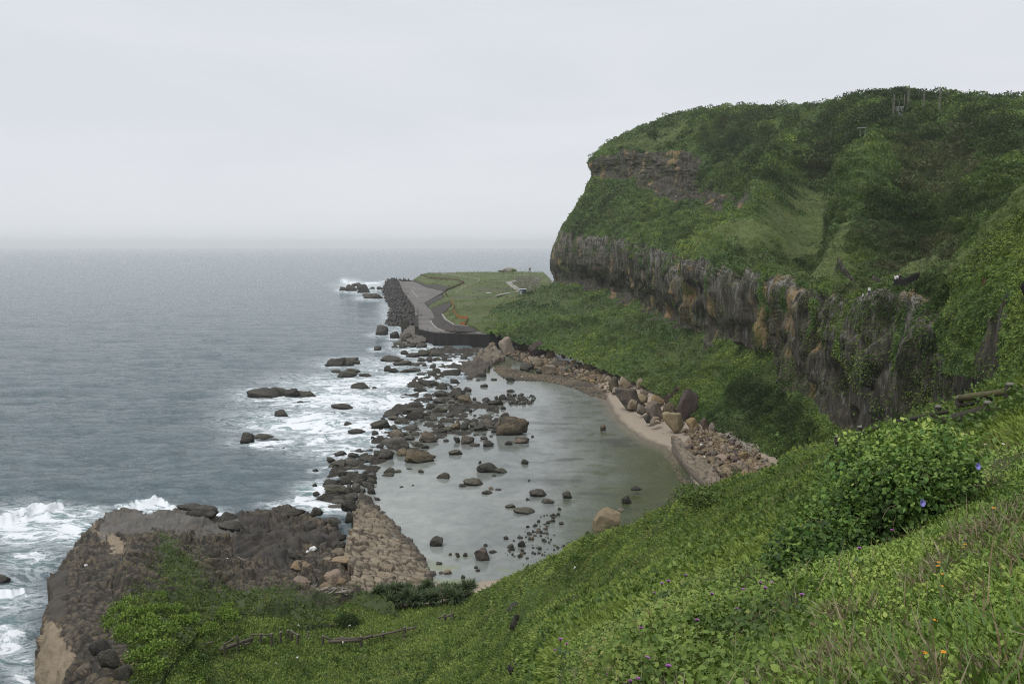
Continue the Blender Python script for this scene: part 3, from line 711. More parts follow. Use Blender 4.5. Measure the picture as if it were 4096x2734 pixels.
def build_promontory():
    p = patch(PROM_POLY, PROM_CTRL, 0.85, rough=1.6)
    n = face_to_cam(p)
    P, x, y = p.P, p.px, p.py
    wob = fbm(P * .12, 4, 91) * 14
    wx, wy = x + wob + fbm(P * .7, 4, 94) * 7, y + fbm(P * .12, 4, 92) * 10 + fbm(P * .7, 4, 96) * 6
    slick = in_poly(wx, wy, [(100, 540), (104, 512), (125, 500), (220, 505), (242, 540), (218, 541), (190, 532), (165, 532), (140, 536), (118, 530)])
    black = in_poly(wx, wy, [(216, 512), (250, 518), (300, 530), (345, 540), (345, 552), (300, 545), (282, 572), (262, 560), (240, 556), (236, 540)])
    black2 = in_poly(wx, wy, [(46, 590), (62, 556), (70, 570), (66, 610), (50, 620)])
    tan = in_poly(wx, wy, [(93, 522), (128, 543), (128, 553), (100, 536)]) | in_poly(wx, wy, [(20, 720), (27, 660), (40, 632), (52, 610), (62, 640), (56, 690), (62, 730)])
    pitted = ~(slick | black | tan | black2)
    soft = lambda m: m.astype(float)
    f1, f2, idv = worley(P * np.array([1.0, 1.0, .9]) + fbm(P * .4, 3, 93)[:, None] * .6, 95)
    g1, g2, idb = worley(P * np.array([.38, .45, .4]) + fbm(P * .2, 3, 97)[:, None] * .5, 99)
    cell = np.clip((f2 - f1) * 3.0, 0, 1)
    cellb = np.clip((g2 - g1) * 4.0, 0, 1)
    green = .95 * np.exp(-(((wx - 180 - (wy - 575) * .35) / 34) ** 2 + ((wy - 575) / 26) ** 2)) + smooth(586, 612, wy + (wx - 180) * .02) * smooth(95, 120, wx) + .5 * np.exp(-(((wx - 165) / 10) ** 2 + ((wy - 545) / 14) ** 2))
    green = np.clip(green, 0, 1) * (1 - soft(black)) * .85
    dome = np.clip(1 - (f1 / .75) ** 2, 0, 1)
    disp = soft(pitted) * (dome * .26 * (.4 + idv) + np.sqrt(cellb) * .30 + (idb - .5) * .9 * cellb - .2) * (1 - .75 * green) + fbm(P * .16, 4, 101) * .9
    ridg = np.abs(fbm(np.stack([P[:, 0] * .35 - P[:, 1] * .18, P[:, 1] * .06 + P[:, 0] * .04, P[:, 2] * .1], -1), 2, 103))
    disp += soft(black) * ((.28 - ridg) * 2.4 + np.sqrt(cellb) * .5 - .4 + (idb - .5) * 1.1 * cellb)
    disp += soft(slick) * ((.22 - np.abs(fbm(np.stack([P[:, 0] * .12 + P[:, 1] * .3, P[:, 0] * .02, P[:, 2] * .1], -1), 2, 105))) * 1.5 + np.clip((g2 - g1) * 5, 0, 1) * .35 - .2)
    step = (idb - .5) * 1.2 * cellb * soft(pitted) * smooth(90, 160, x) * (1 - .8 * green)
    disp += step * .6 + soft(tan) * fbm(P * np.array([.4, .4, .15]), 4, 106) * .8
    disp -= 1.3 * in_poly(x, y, SLOPE_POLY) * smooth(0, 6, dist_poly(x, y, SLOPE_POLY[:12], False))
    side = wx - np.interp(wy, [500, 540, 575, 600, 640, 700], [150, 131, 120, 124, 108, 92])
    disp += (1.5 * smooth(-3, 3, side) - .6) * smooth(528, 545, wy) * (1 - .5 * green)
    bed = np.abs(((P[:, 0] * .16 - P[:, 1] * .10 + fbm(P * .12, 3, 107) * .8) % 1) - .5)
    disp += (bed - .25) * 1.6 * smooth(150, 215, x) * (1 - .8 * green)
    p.P = P + n * disp[:, None]
    p.n = normals(p.P, p.f)
    green *= 1 - .9 * np.clip(in_poly(wx, wy, [(92, 640), (112, 628), (128, 650), (132, 700), (88, 700)]), 0, 1)
    p.green = green
    prom.__dict__.update(p.__dict__)
    V, F, k, bv = skirt(p.P, p.f, 1.5, 0, -2.0)
    E = lambda a: extend_attr(a, bv)
    crack = np.where(pitted, np.minimum(cell, cellb * 1.3), np.where(black | slick, cellb, 1.0))
    me = mesh_np('rocky_promontory', V, [F], {'crack': E(crack), 'tan': E(soft(tan)), 'dark': E(np.maximum(soft(black), soft(black2)) * .72), 'grey': E(soft(slick) * np.clip(.75 + .9 * fbm(P * np.array([.12, .3, .3]), 4, 108), .1, 1)), 'green': E(green)}, mat=M_prom)
    tag(link('rocky_promontory', me), 'dark pitted rock promontory jutting into the surf at the lower left', kind='structure')

FAN_POLY = [(359, 494), (366, 495), (376, 505), (388, 515), (394, 521), (401, 531), (409, 541), (417, 549), (424, 559), (430, 567), (434.5, 574), (430, 584), (424, 590), (400, 597), (374, 598), (356, 598), (347, 594),
            (350, 582), (352, 571), (347, 562), (344, 554), (346, 546), (346, 539), (351, 533), (353, 524), (351, 515), (355, 505)]
FAN_CTRL = [(360, 494, 'z', 1.2), (376, 505, 'z', .15), (401, 531, 'z', .1), (417, 549, 'z', .1), (433, 574, 'z', .15), (426, 589, 'z', 1.2), (374, 597, 'z', 4.6), (348, 594, 'z', 5.6), (344, 555, 'z', 4.8), (351, 533, 'z', 3.8),
            (352, 515, 'z', 2.8), (375, 545, 'z', 2.6), (395, 570, 'z', 2.6)]
def build_fan():
    p = patch(FAN_POLY, FAN_CTRL, 0.55, rough=1.8)
    n = face_to_cam(p); P = p.P
    q = P.copy(); q[:, 2] *= .2
    # joints: long along the dip, short across it
    ang = math.radians(-22); ca, sa = math.cos(ang), math.sin(ang)
    r = np.stack([(q[:, 0] * ca + q[:, 1] * sa) * .55, (-q[:, 0] * sa + q[:, 1] * ca) * .60, q[:, 2]], -1) + fbm(q * .35, 3, 111)[:, None] * .5
    f1, f2, idv = worley(r, 113)
    cell = np.clip((f2 - f1) * 3.2, 0, 1)
    disp = cell ** .35 * .40 * (.35 + 1.0 * idv) + fbm(P * .22, 4, 115) * 1.0 + (idv - .5) * .35
    p.P = P + n * disp[:, None]
    V, F, k, bv = skirt(p.P, p.f, .6, 0, -1.5)
    wet = np.clip(smooth(10, 1, dist_poly(p.px, p.py, FAN_POLY[:12], False) + fbm(P * .6, 3, 117) * 4) * .9 + smooth(516, 494, p.py + fbm(P * .3, 3, 119) * 10) * .8, 0, 1)
    me = mesh_np('tessellated_rock', V, [F], {'crack': extend_attr(cell, bv), 'wet': extend_attr(wet, bv)}, mat=M_fan)
    tag(link('tessellated_rock', me), 'tan fan of cracked sandstone blocks sloping into the lagoon', kind='structure')

def simple_patch(name, poly, ctrl, step, mat, label, disp=None, away=2.0, down=2.0, attrs=None, zmin=None, rough=0):
    p = patch(poly, ctrl, step, rough=rough); n = face_to_cam(p)
    if disp is not None: p.P = p.P + n * disp(p)[:, None]
    p.n = normals(p.P, p.f)
    V, F, k, bv = skirt(p.P, p.f, away, down, zmin)
    at = {k_: extend_attr(v_(p), bv) for k_, v_ in (attrs or {}).items()}
    o = link(name, mesh_np(name, V, [F], at, mat=mat))
    tag(o, label, kind='structure'); p.o = o
    return p

def build_beach():
    W = [(598, 392), (606, 400), (613, 413), (626, 428), (644, 440), (664, 447), (676, 460), (692, 480)]
    poly = [(588, 384), (598, 391), (606, 401), (612, 413), (625, 428), (643, 440), (662, 447), (673, 452), (682, 462), (694, 484), (740, 490), (800, 470), (780, 440), (745, 422), (700, 405), (660, 390), (620, 378)]
    ctrl = [(606, 401, 'z', .0), (612, 413, 'z', .0), (643, 440, 'z', .0), (673, 452, 'z', .02), (694, 484, 'z', .1), (640, 400, 'z', 1.0), (700, 424, 'z', 1.4), (745, 430, 'z', 2.4), (770, 455, 'z', 2.8), (700, 405, 'z', 2.6), (660, 388, 'z', 2.5),
            (588, 384, 'z', 0.05), (620, 378, 'z', 1.6), (740, 490, 'z', 1.6), (800, 470, 'z', 3)]
    simple_patch('beach', poly, ctrl, 1.0, M_sand, 'strip of pinkish sand along the lagoon', rough=1.5, disp=lambda p: fbm(p.P * .25, 4, 121) * .14,
                 attrs={'wet': lambda p: smooth(5.5, 1.0, dist_poly(p.px, p.py, W, False) + fbm(p.P * .3, 3, 123) * 3)}, zmin=-.6, away=.3)
    # near strand under the foreground slope
    poly = [(424, 592), (430, 584), (436, 577), (450, 578), (470, 582), (500, 577), (530, 575), (520, 600), (470, 604), (420, 604)]
    simple_patch('near_beach', poly, [(430, 584, 'z', .05), (470, 583, 'z', .05), (500, 578, 'z', .05), (430, 600, 'z', .9), (480, 600, 'z', 1.0), (520, 600, 'z', 1.4)], 0.8, M_sand, 'small patch of pink sand at the near end of the lagoon',
                 disp=lambda p: fbm(p.P * .5, 3, 125) * .08, attrs={'wet': lambda p: smooth(4, 0, p.py - 577)}, zmin=-.5, away=.3)
    # low rock tongue along the water's edge
    poly = [(671, 437), (679, 437), (690, 452), (712, 465), (722, 480), (716, 490), (704, 488), (690, 474), (680, 461), (672, 450)]
    def d(p):
        f1, f2, idv = worley(p.P * .7, 127); p.cell = np.clip((f2 - f1) * 3, 0, 1)
        return p.cell * .35 + fbm(p.P * .3, 4, 129) * .5 + .3
    simple_patch('rock_ledge', poly, [(672, 438, 'z', .7), (680, 461, 'z', .4), (690, 474, 'z', .4), (704, 488, 'z', .4), (690, 452, 'z', 1.5), (712, 465, 'z', 1.9), (722, 480, 'z', 1.9)], .6, M_fan,
                 'long low brown rock ledge at the edge of the lagoon', rough=1.5, disp=d, attrs={'crack': lambda p: p.cell, 'wet': lambda p: .35 + .5 * smooth(5, 0, dist_poly(p.px, p.py, [(671, 440), (680, 461), (690, 474), (704, 488)], False))}, zmin=-.6, away=.2)
    def dsh(p):
        f1, f2, idv = worley(p.P * np.array([.20, .16, .2]) + fbm(p.P * .1, 3, 135)[:, None] * .6, 137); p.cell = np.clip((f2 - f1) * 3, 0, 1)
        return (idv - .5) * 2.2 * p.cell + p.cell * .8 + (.25 - np.abs(fbm(p.P * .12, 4, 139))) * 2.5 - .4
    # shelf of cracked rock below the seawall
    poly = [(455, 372), (462, 364), (474, 358), (482, 348), (490, 344), (500, 349), (505, 358), (492, 366), (482, 376), (470, 377)]
    simple_patch('rock_shelf', poly, [(455, 372, 'z', .3), (470, 376, 'z', .3), (482, 376, 'z', .2), (474, 358, 'z', 2.2), (482, 348, 'z', 3.6), (490, 344, 'z', 4.2), (500, 349, 'z', 3), (505, 358, 'z', 1), (492, 366, 'z', .2)], .6, M_fan,
                 'brown cracked rock shelf running down from the seawall', rough=1.5, disp=dsh, attrs={'crack': lambda p: p.cell, 'wet': lambda p: .45 + .45 * smooth(352, 368, p.py + fbm(p.P * .1, 3, 134) * 12)}, zmin=-.6, away=.5)
    poly = [(428, 349), (438, 346.5), (462, 347), (486, 348.5), (476, 358), (462, 363), (450, 359), (436, 358)]
    simple_patch('dark_shelf', poly, [(428, 349, 'z', .3), (436, 358, 'z', .0), (462, 363, 'z', .0), (438, 346.5, 'z', .4), (462, 347, 'z', .5), (486, 348.5, 'z', .5)], .6, M_wetrock,
                 'dark wet rock shelf at the foot of the seawall', rough=1.5, disp=dsh, zmin=-.6, away=.5)
    poly = [(398, 341), (400, 334), (410, 326), (424, 327), (432, 335), (424, 342), (410, 345), (404, 347)]
    simple_patch('tilted_shelf', poly, [(398, 342, 'z', .2), (404, 347, 'z', .2), (424, 342, 'z', 1.0), (410, 326, 'z', 5.0), (424, 328, 'z', 5.5), (432, 335, 'z', 3)], .6, M_fan2,
                 'tilted pale rock slab at the end of the breakwater', rough=1.5, disp=lambda p: (np.abs(fbm(np.stack([p.P[:, 0] * .1 + p.P[:, 1] * .15, p.P[:, 2] * .3, p.P[:, 0] * .02], -1), 4, 133))) * 4, zmin=-.6, away=1)

def build_reef():
    poly = [(322, 505), (316, 488), (330, 460), (345, 452), (370, 441), (374, 425), (390, 402), (405, 378), (420, 362), (440, 356), (470, 352), (474, 368), (458, 384), (472, 398), (505, 394), (503, 440), (455, 440), (424, 452), (400, 456), (386, 466), (378, 482), (372, 494), (355, 500), (340, 508)]
    p = patch(poly, [(a, b_, 'z', 0.0) for a, b_ in [(330, 500), (380, 440), (420, 400), (460, 360), (500, 430), (500, 395)]], .8); face_to_cam(p)
    p.P = at_z(p.px, p.py, 0.0); P = p.P
    f1, f2, idv = worley(P * np.array([.28, .22, .3]) + fbm(P * .15, 3, 151)[:, None] * .6, 153)
    g = 1.1 * fbm(P * np.array([.10, .06, 1]), 4, 155) + (.28 - np.abs(fbm(P * np.array([.22, .16, 1]), 4, 157))) * 1.6 + (idv - .5) * .8 * np.clip((f2 - f1) * 3, 0, 1) - .16
    edge = smooth(0, 9, dist_poly(p.px, p.py, poly))
    P[:, 2] = np.clip(g * edge - .5 * (1 - edge), -.8, 1.3)
    tag(link('reef', mesh_np('reef', P, [p.f], mat=M_wetrock)), 'jagged dark reef rising between the boulders of the lagoon barrier', kind='structure')

# ------------------------------------------------------------------ breakwater and meadow
def Z(zx, zy): return (375 + zx * .0745, 262.5 + zy * .0745)
def ZP(*pts): return [Z(*p) for p in pts]
def flat_poly(name, poly, z, mat, label, thick=0.0):
    bm = bmesh.new()
    vs = [bm.verts.new(pt(a, b, z)) for a, b in poly]
    f = bm.faces.new(vs)
    bmesh.ops.recalc_face_normals(bm, faces=[f])
    if f.normal.z < 0: f.normal_flip()
    if thick:
        r = bmesh.ops.extrude_face_region(bm, geom=[f])
        for v in r['geom']:
            if isinstance(v, bmesh.types.BMVert): v.co.z -= thick
        bmesh.ops.recalc_face_normals(bm, faces=bm.faces)
    bmesh.ops.triangulate(bm, faces=bm.faces)
    me = bpy.data.meshes.new(name); bm.to_mesh(me); bm.free(); me.materials.append(mat)
    return tag(link(name, me), label, kind='structure')

def wall_strip(pts, h, thick, down=0.0):
    """upright wall of thickness along world points (list of Vector), its foot at z - down"""
    bm = bmesh.new(); n = len(pts); rows = []
    for i, p in enumerate(pts):
        a = pts[max(i - 1, 0)]; b = pts[min(i + 1, n - 1)]
        t = (b - a); t.z = 0; t.normalize(); s = Vector((-t.y, t.x, 0)) * thick / 2
        rows.append([bm.verts.new(p + s + Vector((0, 0, -down))), bm.verts.new(p + s + Vector((0, 0, h))), bm.verts.new(p - s + Vector((0, 0, h))), bm.verts.new(p - s + Vector((0, 0, -down)))])
    for r, q in zip(rows, rows[1:]):
        for k in range(4): bm.faces.new((r[k], r[(k + 1) % 4], q[(k + 1) % 4], q[k]))
    bm.faces.new(rows[0][::-1]); bm.faces.new(rows[-1])
    bmesh.ops.recalc_face_normals(bm, faces=bm.faces)
    return bm
def bm_obj(name, bm, mat, parent=None, smooth_=False):
    me = bpy.data.meshes.new(name); bm.to_mesh(me); bm.free()
    if smooth_:
        for p in me.polygons: p.use_smooth = True
    me.materials.append(mat); return link(name, me, parent)

meadow = Patch()
def build_breakwater():
    flat_poly('road', ZP((325, 246), (470, 248), (560, 262), (700, 330), (925, 385), (660, 536), (700, 590), (745, 622), (803, 726), (748, 772), (803, 868), (900, 902), (1430, 940), (1660, 958), (1640, 960), (800, 932), (564, 880), (557, 735), (540, 600), (375, 380)), 6.5, M_road,
              'grey concrete breakwater road and apron beside the tetrapods', 8.0)
    low = 6.52
    edge = [(500, 222), (560, 238), (700, 288), (830, 288), (930, 308), (1060, 330), (930, 384), (905, 410), (920, 458), (700, 583), (740, 612), (1000, 510), (1030, 560), (905, 688), (950, 760), (1060, 830), (1250, 850), (1310, 855), (1430, 936), (1650, 958)]
    poly = ZP((515, 214), (600, 160), (660, 140), (720, 127), (870, 125), (1300, 118), (1650, 112), (2260, 118), (2349, 200), (2420, 330), (2300, 420), (2050, 470), (1760, 540), (1680, 640), (1660, 760), (1720, 900), (1760, 985)) + ZP(*edge[::-1])
    zc = [((720, 128), 17), ((1300, 118), 18), ((1700, 113), 18.4), ((2260, 119), 19), ((2500, 330), 20), ((2000, 300), 19), ((1700, 420), 18), ((1300, 330), 17), ((1000, 250), 13), ((600, 200), 11), ((500, 222), 7), ((950, 440), 11.5),
          ((1050, 600), 12), ((1240, 745), 11), ((900, 690), 9.5), ((930, 384), 9.5), ((1060, 330), 11.5), ((1150, 910), 7), ((1430, 936), 6.55), ((1650, 958), 6.55), ((1500, 650), 13), ((1800, 700), 15), ((1600, 850), 10), ((700, 583), 6.6), ((740, 612), 6.6),
          ((700, 288), 8.6), ((830, 288), 9), ((560, 238), 8), ((2300, 420), 18.5), ((1680, 640), 13.5), ((1720, 900), 7), ((1760, 985), 5.5)]
    ctrl = [(*Z(*a), 'z', b) for a, b in zc]
    zz = lambda p: ((p.px - 375) / .0745, (p.py - 262.5) / .0745)
    path1 = [(905, 145), (1000, 150), (1150, 175), (1400, 210), (1400, 232), (1300, 275), (1180, 325), (1090, 395)]
    def pathm(p):
        zx, zy = zz(p); return .8 * smooth(9, 4, dist_poly(zx, zy, path1, False) * np.array(1.0)) + .9 * in_poly(zx, zy, [(900, 142), (970, 142), (965, 155), (910, 152)])
    def bare(p):
        zx, zy = zz(p); w = fbm(p.P * .05, 3, 141) * 40
        return .8 * in_poly(zx + w, zy + w * .2, [(1900, 180), (2230, 180), (2180, 380), (2050, 390), (1940, 330), (1860, 260)]) + .55 * in_poly(zx + w, zy, [(1100, 430), (1600, 440), (1580, 470), (1000, 480)]) + .45 * in_poly(zx + w, zy + w * .3, [(1250, 320), (1850, 340), (1800, 390), (1300, 390)])
    p = simple_patch('meadow', poly, ctrl, .7, M_meadow, 'green grass plateau behind the breakwater', disp=lambda p: fbm(p.P * .05, 4, 143) * .5, attrs={'path': pathm, 'bare': bare}, away=6, down=9)
    meadow.__dict__.update(p.__dict__)
    for nm, pl, zs, lb in [
        ('far_embankment', [(460, 262), (505, 222), (560, 238), (700, 288), (830, 288), (930, 308), (1060, 330), (925, 388), (700, 330), (560, 268)], [((460, 262), 6.4), ((505, 222), 7.2), ((700, 288), 8.8), ((830, 288), 9.1), ((1060, 330), 11.6), ((925, 388), 6.45), ((700, 330), 6.4)], 'far grey stone pitching between road and meadow'),
        ('middle_embankment', [(655, 534), (905, 408), (922, 460), (698, 590)], [((655, 534), 6.4), ((905, 408), 11), ((922, 460), 11.6), ((698, 590), 6.4)], 'middle grey stone pitched bank'),
        ('near_embankment', [(738, 612), (1002, 508), (1032, 562), (908, 692), (800, 728)], [((738, 612), 6.4), ((1002, 508), 11.6), ((1032, 562), 12.1), ((908, 692), 9.6), ((800, 728), 6.4)], 'near grey stone pitched bank'),
        ('block_embankment', [(798, 722), (907, 690), (952, 762), (1062, 832), (1252, 852), (1312, 857), (1430, 940), (900, 906), (800, 872), (744, 772)], [((798, 722), 6.4), ((907, 690), 9.6), ((952, 762), 10.1), ((1062, 832), 9.4), ((1252, 852), 8.4), ((1430, 940), 6.5), ((900, 906), 6.42), ((800, 872), 6.42), ((744, 772), 6.42)], 'curved bank of dark paving blocks above the road')]:
        simple_patch(nm, ZP(*pl), [(*Z(*a), 'z', b) for a, b in zs], .5, M_pitch, lb, disp=lambda p: fbm(p.P * .7, 3, 145) * .25, away=1.0, down=1.5)
    # path of pale concrete past the booth
    flat = ZP((1580, 452), (1640, 428), (1760, 402), (1900, 388), (1830, 335), (1745, 262), (1860, 240), (1905, 240), (1900, 252), (1835, 268), (1880, 300), (1960, 350), (1990, 372), (1930, 392), (1780, 420), (1660, 442))
    simple_patch('path', flat, [(*Z(*a), 'z', b) for a, b in [((1580, 452), 18.05), ((1900, 388), 18.7), ((1745, 262), 19.1), ((1905, 240), 19.3), ((1990, 372), 19.0), ((1660, 442), 18.25)]], .4, M_path, 'pale concrete path curving past the blue booth', disp=lambda p: np.full(len(p.P), .35), away=.5, down=.6)
    # seawall, kerb
    bm = wall_strip([pt(*Z(530, 600), 6.5), pt(*Z(545, 735), 6.5), pt(*Z(560, 886), 6.5), pt(*Z(800, 940), 6.5), pt(*Z(1660, 966), 6.5)], .12, 2.2, 9.5)
    tag(bm_obj('seawall', bm, M_wall), 'dark stained concrete seawall facing the lagoon', 'seawall')
    bm = wall_strip([pt(*Z(332, 252), 6.5), pt(*Z(380, 380), 6.5), pt(*Z(470, 500), 6.5), pt(*Z(545, 600), 6.5), pt(*Z(556, 730), 6.5)], 1.5, 1.6, 4)
    tag(bm_obj('parapet', bm, M_road), 'long grey concrete parapet between the road and the tetrapods', 'parapet')
    bm = wall_strip([pt(*Z(556, 742), 6.5), pt(*Z(558, 886), 6.5)], 1.3, 1.5, 6)
    tag(bm_obj('parapet', bm, M_wall), 'short dark parapet at the corner of the seawall', 'parapet')
    bm = wall_strip([pt(*Z(330, 247), 6.5), pt(*Z(490, 247), 6.5)], 1.6, 1.5, 6)
    tag(bm_obj('parapet', bm, M_wall), 'low dark parapet closing the far end of the road', 'parapet')
    bm = wall_strip([pt(*Z(*q), 6.5) for q in [(744, 775), (775, 830), (830, 880), (900, 906), (1000, 918), (1430, 938)]], .35, .9, .5)
    tag(bm_obj('kerb', bm, M_path), 'pale kerb along the foot of the block bank', 'kerb')
    zb = 9.9
    bm = wall_strip([pt(*Z(*q), z_) for q, z_ in [((903, 690), 9.7), ((950, 760), 10.2), ((1060, 830), 9.6), ((1250, 850), 8.6)]], .3, 1.0, .6)
    tag(bm_obj('kerb', bm, M_path), 'pale curved kerb along the top of the block bank', 'kerb')
    # painted lines on the apron
    for a, b, lb in [((482, 350), (578, 468), 'long pale stripe painted across the apron'), ((506, 320), (535, 355), 'short pale stripe on the far apron')]:
        bm = bmesh.new(); A = pt(*Z(*a), 6.53); B = pt(*Z(*b), 6.53); s = (B - A).cross(Vector((0, 0, 1))).normalized() * .45
        bm.faces.new([bm.verts.new(v) for v in (A + s, B + s, B - s, A - s)]); bmesh.ops.recalc_face_normals(bm, faces=bm.faces)
        if list(bm.faces)[0].normal.z < 0: bmesh.ops.reverse_faces(bm, faces=bm.faces)
        tag(bm_obj('road_marking', bm, M_path), lb, kind='structure')
    # mound under the tetrapods
    poly = ZP((330, 248), (235, 205), (165, 222), (110, 300), (92, 410), (150, 520), (210, 620), (182, 740), (168, 810), (215, 850), (345, 860), (470, 945), (535, 885), (548, 735), (535, 600), (375, 385))
    zc = [((330, 248), 6), ((165, 222), 3), ((92, 410), .5), ((150, 520), .5), ((210, 620), .5), ((168, 810), .3), ((345, 860), .8), ((470, 945), .8), ((535, 885), 3), ((540, 735), 6), ((530, 600), 6.2), ((375, 385), 6.2), ((300, 500), 5), ((380, 740), 4)]
    p = simple_patch('rubble_mound', poly, [(*Z(*a), 'z', b) for a, b in zc], .6, M_wall, 'dark rubble core under the tetrapods', disp=lambda p: fbm(p.P * .2, 4, 147) * 1.2 - 1.2, zmin=-1, away=2)
    return p
# ------------------------------------------------------------------ boulders
def ico_np(sub):
    bm = bmesh.new(); bmesh.ops.create_icosphere(bm, subdivisions=sub, radius=1)
    V = np.array([v.co[:] for v in bm.verts]); F = np.array([[v.index for v in f.verts] for f in bm.faces]); bm.free(); return V, F
_ICO = {k: ico_np(k) for k in (1, 2, 3, 4)}
def rock_proto(kind, seed, mat, sub=4, name='boulder'):
    V, F = _ICO[sub]; V = V.copy(); s = seed * 13.7
    def sup(V, e): return V / (np.abs(V) ** e).sum(1, keepdims=True) ** (1 / e)
    if kind == 's':
        P = sup(V, 2.5); P *= (1 + .42 * fbm(V * .9 + s, 3, 401))[:, None]; P += V * (.09 * fbm(V * 4 + s, 3, 403))[:, None]
        f1, f2, _ = worley(V * 1.6 + s, 405); P -= V * (.09 * np.exp(-((f2 - f1) / .05) ** 2))[:, None]
    elif kind == 'r':
        P = sup(V, 2.6); P *= (1 + .75 * fbm(V * 1.2 + s, 4, 407)).clip(.35, 2)[:, None]
        P += V * ((.28 - np.abs(fbm(V * 2.0 + s, 4, 409))) * .75)[:, None]
        f1, f2, _ = worley(V * 3.2 + s, 411); P += V * (np.clip(f2 - f1, 0, .35) * .28 + .08 * fbm(V * 7 + s, 3, 413))[:, None]
    elif kind == 'l':
        P = sup(V, 4.0); q = P * np.array([1.0, 1.3, 2.4]) * 1.15 + fbm(P * 1.5 + s, 2, 415)[:, None] * .22
        f1, f2, idv = worley(q + s, 417); P = P * (1 + .30 * (idv - .5) + .34 * fbm(V * 1.6 + s, 3, 419))[:, None] - V * (.20 * np.exp(-((f2 - f1) / .10) ** 2))[:, None]
        P += V * (.08 * fbm(V * 6 + s, 3, 421))[:, None]
    else:
        P = sup(V, 9.0)
        r = np.random.default_rng(seed)
        for _ in range(9):
            nrm = r.normal(size=3); nrm /= np.linalg.norm(nrm); c = .72 + .35 * r.random(); dd = np.maximum(P @ nrm - c, 0); P -= dd[:, None] * nrm
        P *= (1 + .20 * fbm(V * 1.4 + s, 3, 423))[:, None]; P += V * (.07 * fbm(V * 5 + s, 4, 425))[:, None]
    r = np.random.default_rng(seed * 7 + ord(kind))
    for _ in range({'s': 3, 'r': 7, 'l': 3, 'b': 0}[kind]):      # broken faces
        nrm = r.normal(size=3) * np.array([1, 1, .8]); nrm[2] = abs(nrm[2]) * (.2 + r.random()); nrm /= np.linalg.norm(nrm); c = np.quantile(P @ nrm, r.uniform(.72, .93))
        P = P - np.maximum(P @ nrm - c, 0)[:, None] * nrm * .92
    P += V * (.045 * fbm(V * 9 + s, 3, 427))[:, None]
    sh = r.uniform(-.35, .35, 2); P[:, 0] += P[:, 2] * sh[0]; P[:, 1] += P[:, 2] * sh[1]
    lo, hi = P.min(0), P.max(0)
    P = (P - (lo + hi) / 2) / (hi - lo)
    P[:, 2] = (P[:, 2] + .5) * 1.28 - .28
    return mesh_np(name, P, [F], mat=mat)
def boulder_mat(name, dark, mid, light, stain=None, tide=False, scale=1.0):
    t = NT(name); c = t.coord(scale=(1, 1, 1))
    oi = t.n('ShaderNodeObjectInfo', 5)
    wn_ = t.coord('Object', (3, 3, 3)); sh = t.n('ShaderNodeVectorMath', props={'operation': 'ADD'}, i0=wn_, i1=t.n('ShaderNodeCombineXYZ', X=t.math('MULTIPLY', oi, 37.0), Y=t.math('MULTIPLY', oi, 91.0)))
    a = t.noise(sh, .9 * scale, 6, .62); b = t.noise(sh, 4.5 * scale, 7, .7)
    base = t.mix(t.ramp(a, [(.36, 0), (.64, 1)]), dark, mid)
    base = t.mix(t.ramp(b, [(.48, 0), (.72, .9)]), base, light)
    base = t.mix(t.ramp(b, [(.25, .7), (.45, 0)]), base, tuple(x * .4 for x in dark))
    if stain: base = t.mix(t.ramp(t.noise(sh, .7, 4, .5), [(.50, 0), (.62, .85)]), base, stain)
    hsv = t.n('ShaderNodeHueSaturation', Hue=t.math('ADD', .488, t.math('MULTIPLY', oi, .024)), Saturation=t.math('ADD', .75, t.math('MULTIPLY', oi, .5)), Value=t.math('ADD', .72, t.math('MULTIPLY', t.math('FRACT', t.math('MULTIPLY', oi, 7.31)), .6)), Color=base)
    if tide:   # wet, weed darkened band round the foot
        z = t.n('ShaderNodeSeparateXYZ', 2, Vector=t.coord())
        hsv = t.mix(t.ramp(t.math('ADD', z, t.math('MULTIPLY', t.math('SUBTRACT', b, .5), .5)), [(.10, .85), (.42, 0)]), hsv, (.020, .020, .014))
    h = t.math('ADD', a, t.math('MULTIPLY', b, .45))
    return t.end(t.principled(hsv, .75 if not tide else .6, t.bump(h, .8, .25), .35))
M_bd = boulder_mat('wet_dark_boulder', (.020, .019, .014), (.046, .041, .031), (.115, .104, .078), tide=True)
M_bg = boulder_mat('grey_boulder', (.032, .030, .022), (.072, .066, .049), (.145, .134, .102), tide=True)
M_bt = boulder_mat('tan_boulder', (.14, .112, .076), (.23, .182, .126), (.33, .275, .20), stain=(.20, .165, .12))
M_bo = boulder_mat('ochre_boulder', (.165, .118, .068), (.25, .18, .108), (.33, .255, .17), stain=(.20, .155, .11))
M_br = boulder_mat('dark_red_boulder', (.050, .034, .030), (.090, .062, .054), (.13, .10, .085))
M_bx = boulder_mat('dark_topped_block', (.060, .050, .036), (.135, .108, .072), (.27, .215, .14), stain=(.050, .045, .036))
PROTO = {}
def proto(kind, fam):
    key = (kind, fam)
    if key not in PROTO: PROTO[key] = [rock_proto(kind, 3 + k + ord(kind) % 7, {'d': M_bd, 'g': M_bg, 't': M_bt, 'o': M_bo, 'r': M_br, 'x': M_bx}[fam]) for k in range(4)]
    return PROTO[key]
KINDW = {'s': 'smooth rounded', 'r': 'rugged', 'l': 'flat layered', 'b': 'blocky'}
FAMW = {'d': 'dark wet', 'g': 'grey', 't': 'tan', 'o': 'ochre', 'r': 'dark reddish', 'x': 'dark topped tan'}
